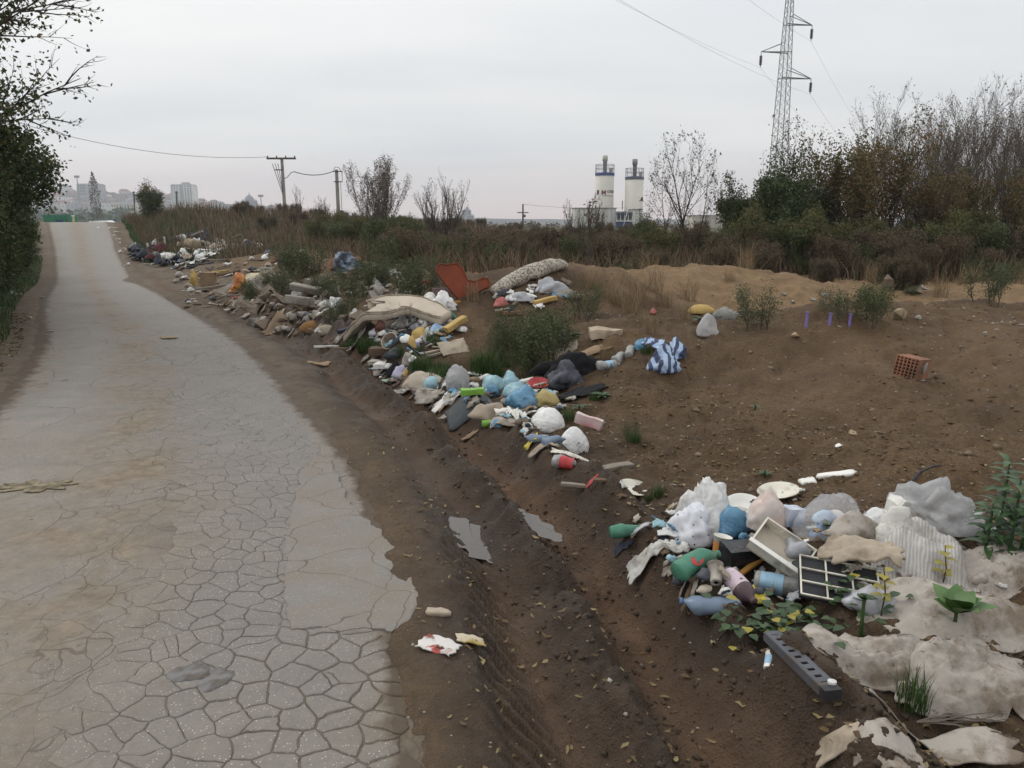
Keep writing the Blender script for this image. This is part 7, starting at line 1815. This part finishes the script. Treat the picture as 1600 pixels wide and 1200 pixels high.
# ---------------------------------------------------------------- boards and bags further along
carton(325, 452, 22, 14, 26, CARD, 'square brown cardboard box standing by the far boards', 8, 0, 0, 0, 'cardboard_box', 'box', 3, .03, True)
bag(303, 446, 12, 20, YELO, 'orange yellow foam piece standing left of the cardboard box', 301, 'foam', 'foam_lump', crumple=.2); bag(294, 449, 10, 7, CARDP, 'pale block left of the orange foam piece', 302, 'block', 'pale_block')
board(345, 428, 26, 6, 4, 8, YELO, 'yellow slab leaning beside the cardboard box', 'foam_slab', 'foam', 6)
board(350, 434, 52, 5, 3, 28, WOODB, 'long dark plank sloping up from the cardboard box', 'plank', 'plank', 10); board(340, 452, 66, 5, 3, 30, WOODG, 'long weathered plank below the dark plank', 'plank', 'plank', 6)
sheet(358, 452, 54, .5, WOODG, 'grey board sheet behind the orange bag', 303, .04, name='board_sheet', cat='board', shape='q', tilt=.25, rot=20, th=.02)
bag(373, 456, 26, 24, ORR, 'orange and red crumpled bag', 304, crumple=.24, sub=4); sheet(376, 466, 34, .4, PINK, 'pink sheet spread below the orange bag', 305, .12, name='cloth_sheet', cat='cloth')
sheet(394, 440, 26, .6, M('board_cream', (.56, .50, .36), .8, .12, 5), 'cream board standing beside the orange bag', 306, .04, name='flat_board', cat='board', tilt=.8, shape='q', dz=.1, th=.02)
bag(396, 456, 24, 20, SPECK, 'pale shredded insulation below the cream board', 307, 'insulation', 'insulation_heap', crumple=.3)
sheet(407, 424, 44, .5, RUBB, 'pale grey rug draped on the far mound', 308, .12, name='rug', cat='rug', n=16); bag(430, 412, 14, 10, TERRA, 'small terracotta pot on the far mound', 309, 'pot', 'clay_pot', crumple=.08)
bag(418, 440, 30, 15, CARDP, 'pinkish beige rag below the grey rug', 310, 'rag', 'rag', crumple=.25)
board(325, 408, 20, 5, 3, 6, CARDP, 'short pale board on the far mound', 'board', 'board'); board(348, 408, 26, 5, 3, 6, WOODG, 'flat weathered board on the far mound', 'board', 'board')
rr = random.Random(22)
for i in range(26):
    u, v = rr.uniform(290, 420), rr.uniform(452, 482); board(u, v, rr.uniform(10, 26), rr.uniform(2, 5), 2, rr.uniform(-40, 40), WOODG if i % 2 else WOODB, 'splintered wood debris below the far boards', 'wood_splinter', 'wood', rr.uniform(0, 6), group='wood debris below the far boards', seed=i)
# ---------------------------------------------------------------- black and white heap by the road
bag(386, 395, 28, 19, PBLK, 'shiny black bin bag on the far crest', 321, crumple=.12, sub=4); bag(403, 391, 16, 11, PW, 'white bag right of the black bin bag', 322)
carton(318, 402, 20, 14, 12, PW, 'large white sack in the far heap', 10, 0, 0, 0, 'white_sack', 'sack', 4, .12); bag(332, 402, 16, 10, PW, 'second white sack right of the large white sack', 323, 'sack', 'white_sack')
roll([(296, 392), (306, 396)], [9, 9], M('carpet_tan', (.26, .20, .13), .9, .2, 6), 'tan carpet roll standing behind the white sacks', 'rolled_carpet', 'carpet', 12, .06, 3, 1.0, .1)
board(308, 380, 34, 2.5, 2.5, -34, CARDP, 'thin pale batten above the tan carpet roll', 'batten', 'wood', 14, dz=.3)
board(232, 380, 22, 6, 4, -8, CARDP, 'pale plank on the grass behind the far heap', 'plank', 'plank')
bag(298, 378, 24, 10, PNAVY, 'dark violet cloth on top of the far heap', 324, 'cloth', 'cloth', crumple=.2, dz=.12)
sheet(268, 412, 60, .4, PNAVY, 'navy sheet spread at the front of the far heap', 325, .1, name='cloth_sheet', cat='cloth', n=14); sheet(310, 414, 44, .3, PNAVY, 'navy cloth strip at the foot of the far heap', 326, .1, name='cloth_sheet', cat='cloth')
carton(360, 391, 12, 8, 10, CARDP, 'pale slatted crate left of the black bin bag', 12, 0, 0, 0, 'crate', 'crate', 4, .1); board(351, 390, 3, 3, 13, 4, PLATED, 'upright white board left of the slatted crate', 'board', 'board'); board(370, 380, 18, 2, 2, -22, CARDP, 'thin lath above the slatted crate', 'lath', 'wood', 16, dz=.25)
board(340, 386, 3, 2, 14, 0, PLATED, 'thin white slat standing in the far heap', 'slat', 'wood')
for i, (u, w) in enumerate(((418, 10), (428, 11), (440, 8), (452, 9))): chunk(u, 391-i*.5, w, w*.6, RUBB if i < 2 else TERRA, ('pale round stone' if i < 2 else 'reddish stone')+' in the row beside the white bag', 330+i, 'stone', 'stone', group=('pale' if i < 2 else 'reddish')+' stones in the row on the far crest')
roll([(478, 389), (505, 388), (536, 387)], [2.6, 2.6, 2.4], PWD, 'long pale pipe lying on the far crest', 'plastic_pipe', 'pipe', 8, .03, 3, 1.0, .02); board(541, 394, 18, 3, 3, -50, PWD, 'short bent end of pale pipe on the far crest', 'pipe_end', 'pipe')
rr = random.Random(33)
pal = [(PBLK, 'black plastic scrap'), (PNAVY, 'navy cloth scrap'), (PW, 'white plastic scrap'), (PWD, 'dirty white scrap'), (PW, 'white plastic scrap'), (CARDP, 'beige card scrap'), (CGREY, 'dark grey cloth scrap'), (M('cloth_maroon', (.10, .025, .03), .8, .1), 'maroon cloth scrap')]
for i in range(100):
    u = rr.uniform(208, 345); lo = np.interp(u, [208, 250, 300, 345], [392, 380, 374, 384]); hi = np.interp(u, [208, 250, 300, 345], [408, 420, 420, 404]); v = lo+(hi-lo)*rr.random()
    dark = rr.random() < np.interp(u, [208, 270, 290, 345], [.95, .9, .35, .2]); m_, nm = pal[rr.choice((0, 1, 6, 0, 1, 7))] if dark else pal[rr.choice((2, 3, 4, 5, 3))]
    w = rr.uniform(8, 20)
    if i % 3: sheet(u, v, w*1.3, rr.uniform(.4, 1.), m_, nm+' in the far heap by the road', 400+i, .35, 'scrap', 'cloth_scrap' if 'cloth' in nm else 'plastic_scrap', rr.uniform(-60, 60), rr.uniform(0, .2), 0, 1, n=7, fold=2.6, ragged=.8, group=nm+'s in the far heap')
    else: bag(u, v, w, w*rr.uniform(.45, .8), m_, nm+' in the far heap by the road', 400+i, 'scrap', 'crumpled_scrap', crumple=.3, sub=2, dz=rr.uniform(0, .22), group=nm+'s in the far heap')
for i, (u, v) in enumerate(((244, 392), (258, 388), (232, 398), (285, 384))): board(u, v, 2.2, 2, 14, 0, PLATED, 'thin upright white stick in the far heap', 'stick', 'stick', dz=.12, group='white sticks in the far heap')
# ---------------------------------------------------------------- small scraps that fill the piles
KIND = {'dirty white scrap': 'plastic_scrap', 'dark grey scrap': 'cloth_scrap', 'grey flake': 'stone_flake', 'earthy scrap': 'earth_crumb'}
def fill(n, poly, pal, smin, smax, where, seed, dz=.04, gname=None):
    r = random.Random(seed); xs = [p[0] for p in poly]; ys_ = [p[1] for p in poly]; k_ = 0
    while k_ < n:
        u, v = r.uniform(min(xs), max(xs)), r.uniform(min(ys_), max(ys_)); ins = False
        for i in range(len(poly)):
            (x1_, y1_), (x2_, y2_) = poly[i], poly[i-1]
            if (y1_ > v) != (y2_ > v) and u < (x2_-x1_)*(v-y1_)/(y2_-y1_)+x1_: ins = not ins
        if not ins: continue
        m_, nm = r.choice(pal); w = r.uniform(smin, smax); kind = r.random(); lb = f'small {nm} {where}'
        if kind < .78: sheet(u, v, w, r.uniform(.3, .8), m_, lb, seed*100+k_, .28, 'scrap', KIND.get(nm, '_'.join(nm.split()[-2:])), r.uniform(-60, 60), r.uniform(.005, dz), 0, 1, n=7, fold=2.6, ragged=.7, group=f'{nm}s {where}')
        else: bag(u, v, w*.8, w*.45, m_, lb, seed*100+k_, 'scrap', 'crumpled_scrap', crumple=.3, sub=2, dz=r.uniform(0, dz), group=f'{nm}s {where}')
        k_ += 1
PALM = [(PW, 'white film scrap'), (PWD, 'dirty white scrap'), (PAPERD, 'soiled paper scrap'), (CARDP, 'pale card scrap'), (CARD, 'brown card scrap'), (PCYAN, 'cyan film scrap'), (PGREY, 'grey film scrap'), (SACKB, 'beige rag scrap'), (PBLUE, 'blue film scrap'), (PAPER, 'white paper scrap'), (PAPERD, 'soiled paper scrap'), (WOODB, 'dark bark scrap'), (CGREY, 'dark grey scrap'), (RUBD, 'earthy scrap'), (PNAVY, 'navy cloth scrap')]
fill(250, [(565, 565), (640, 590), (740, 590), (860, 610), (905, 640), (830, 690), (780, 655), (660, 640), (600, 600)], PALM, 7, 21, 'strewn along the middle pile', 5)
fill(75, [(570, 545), (600, 500), (720, 500), (700, 540), (640, 560)], PALM, 6, 17, 'around the mattress and bucket', 6)
fill(130, [(965, 850), (1060, 800), (1240, 800), (1400, 830), (1400, 900), (1280, 960), (1060, 960), (1040, 890)], PALM, 10, 30, 'packed into the near pile', 7, .06)
fill(22, [(1400, 830), (1600, 800), (1600, 960), (1400, 960)], [(PSEMI, 'milky film scrap'), (PWD, 'dirty white scrap'), (SACKB, 'beige rag scrap')], 20, 50, 'around the grey woven sack', 8, .05)
fill(26, [(770, 455), (880, 430), (900, 470), (820, 500), (770, 490)], PALM, 8, 18, 'below the speckled carpet', 9)
fill(14, [(150, 355), (178, 352), (215, 410), (190, 420)], [(PAPER, 'white paper scrap'), (PW, 'white film scrap')], 4, 8, 'on the grass near the crest', 10, .02)
fill(10, [(10, 420), (60, 440), (90, 520), (10, 560)], [(PAPER, 'white paper scrap'), (PAPERD, 'soiled paper scrap')], 5, 11, 'under the hedge', 11, .02)
fill(70, [(420, 440), (600, 410), (660, 440), (640, 480), (520, 510), (400, 510)], [(PWD, 'dirty white scrap'), (RUBB, 'grey flake'), (WOODB, 'dark bark scrap'), (CARDP, 'pale card scrap'), (CGREY, 'dark grey scrap'), (PAPERD, 'soiled paper scrap')], 6, 16, 'scattered over the rubble heap', 12, .05)
fill(60, [(280, 430), (420, 400), (440, 440), (400, 480), (290, 480)], [(PWD, 'dirty white scrap'), (WOODB, 'dark bark scrap'), (WOODG, 'grey wood flake'), (CARDP, 'pale card scrap'), (CGREY, 'dark grey scrap')], 5, 13, 'around the orange bag and boards', 13, .05)
fill(80, [(205, 398), (300, 376), (480, 388), (450, 420), (300, 425), (225, 418)], [(PWD, 'dirty white scrap'), (PW, 'white film scrap'), (WOODB, 'dark bark scrap'), (CARDP, 'pale card scrap'), (CGREY, 'dark grey scrap'), (PNAVY, 'navy cloth scrap')], 5, 13, 'trailing along the far mound', 14, .06)
fill(70, [(250, 425), (330, 440), (480, 500), (560, 545), (500, 540), (400, 510), (300, 470)], [(WOODB, 'dark bark scrap'), (WOODG, 'grey wood flake'), (RUBD, 'earthy scrap'), (PAPERD, 'soiled paper scrap'), (CARD, 'brown card scrap')], 6, 17, 'trodden in along the far verge', 15, .02)
fill(36, [(960, 760), (1240, 760), (1400, 800), (1300, 850), (1000, 850)], [(PAPERD, 'soiled paper scrap'), (CARD, 'brown card scrap'), (WOODB, 'dark bark scrap'), (PWD, 'dirty white scrap')], 6, 18, 'on the soil behind the near pile', 16, .01)
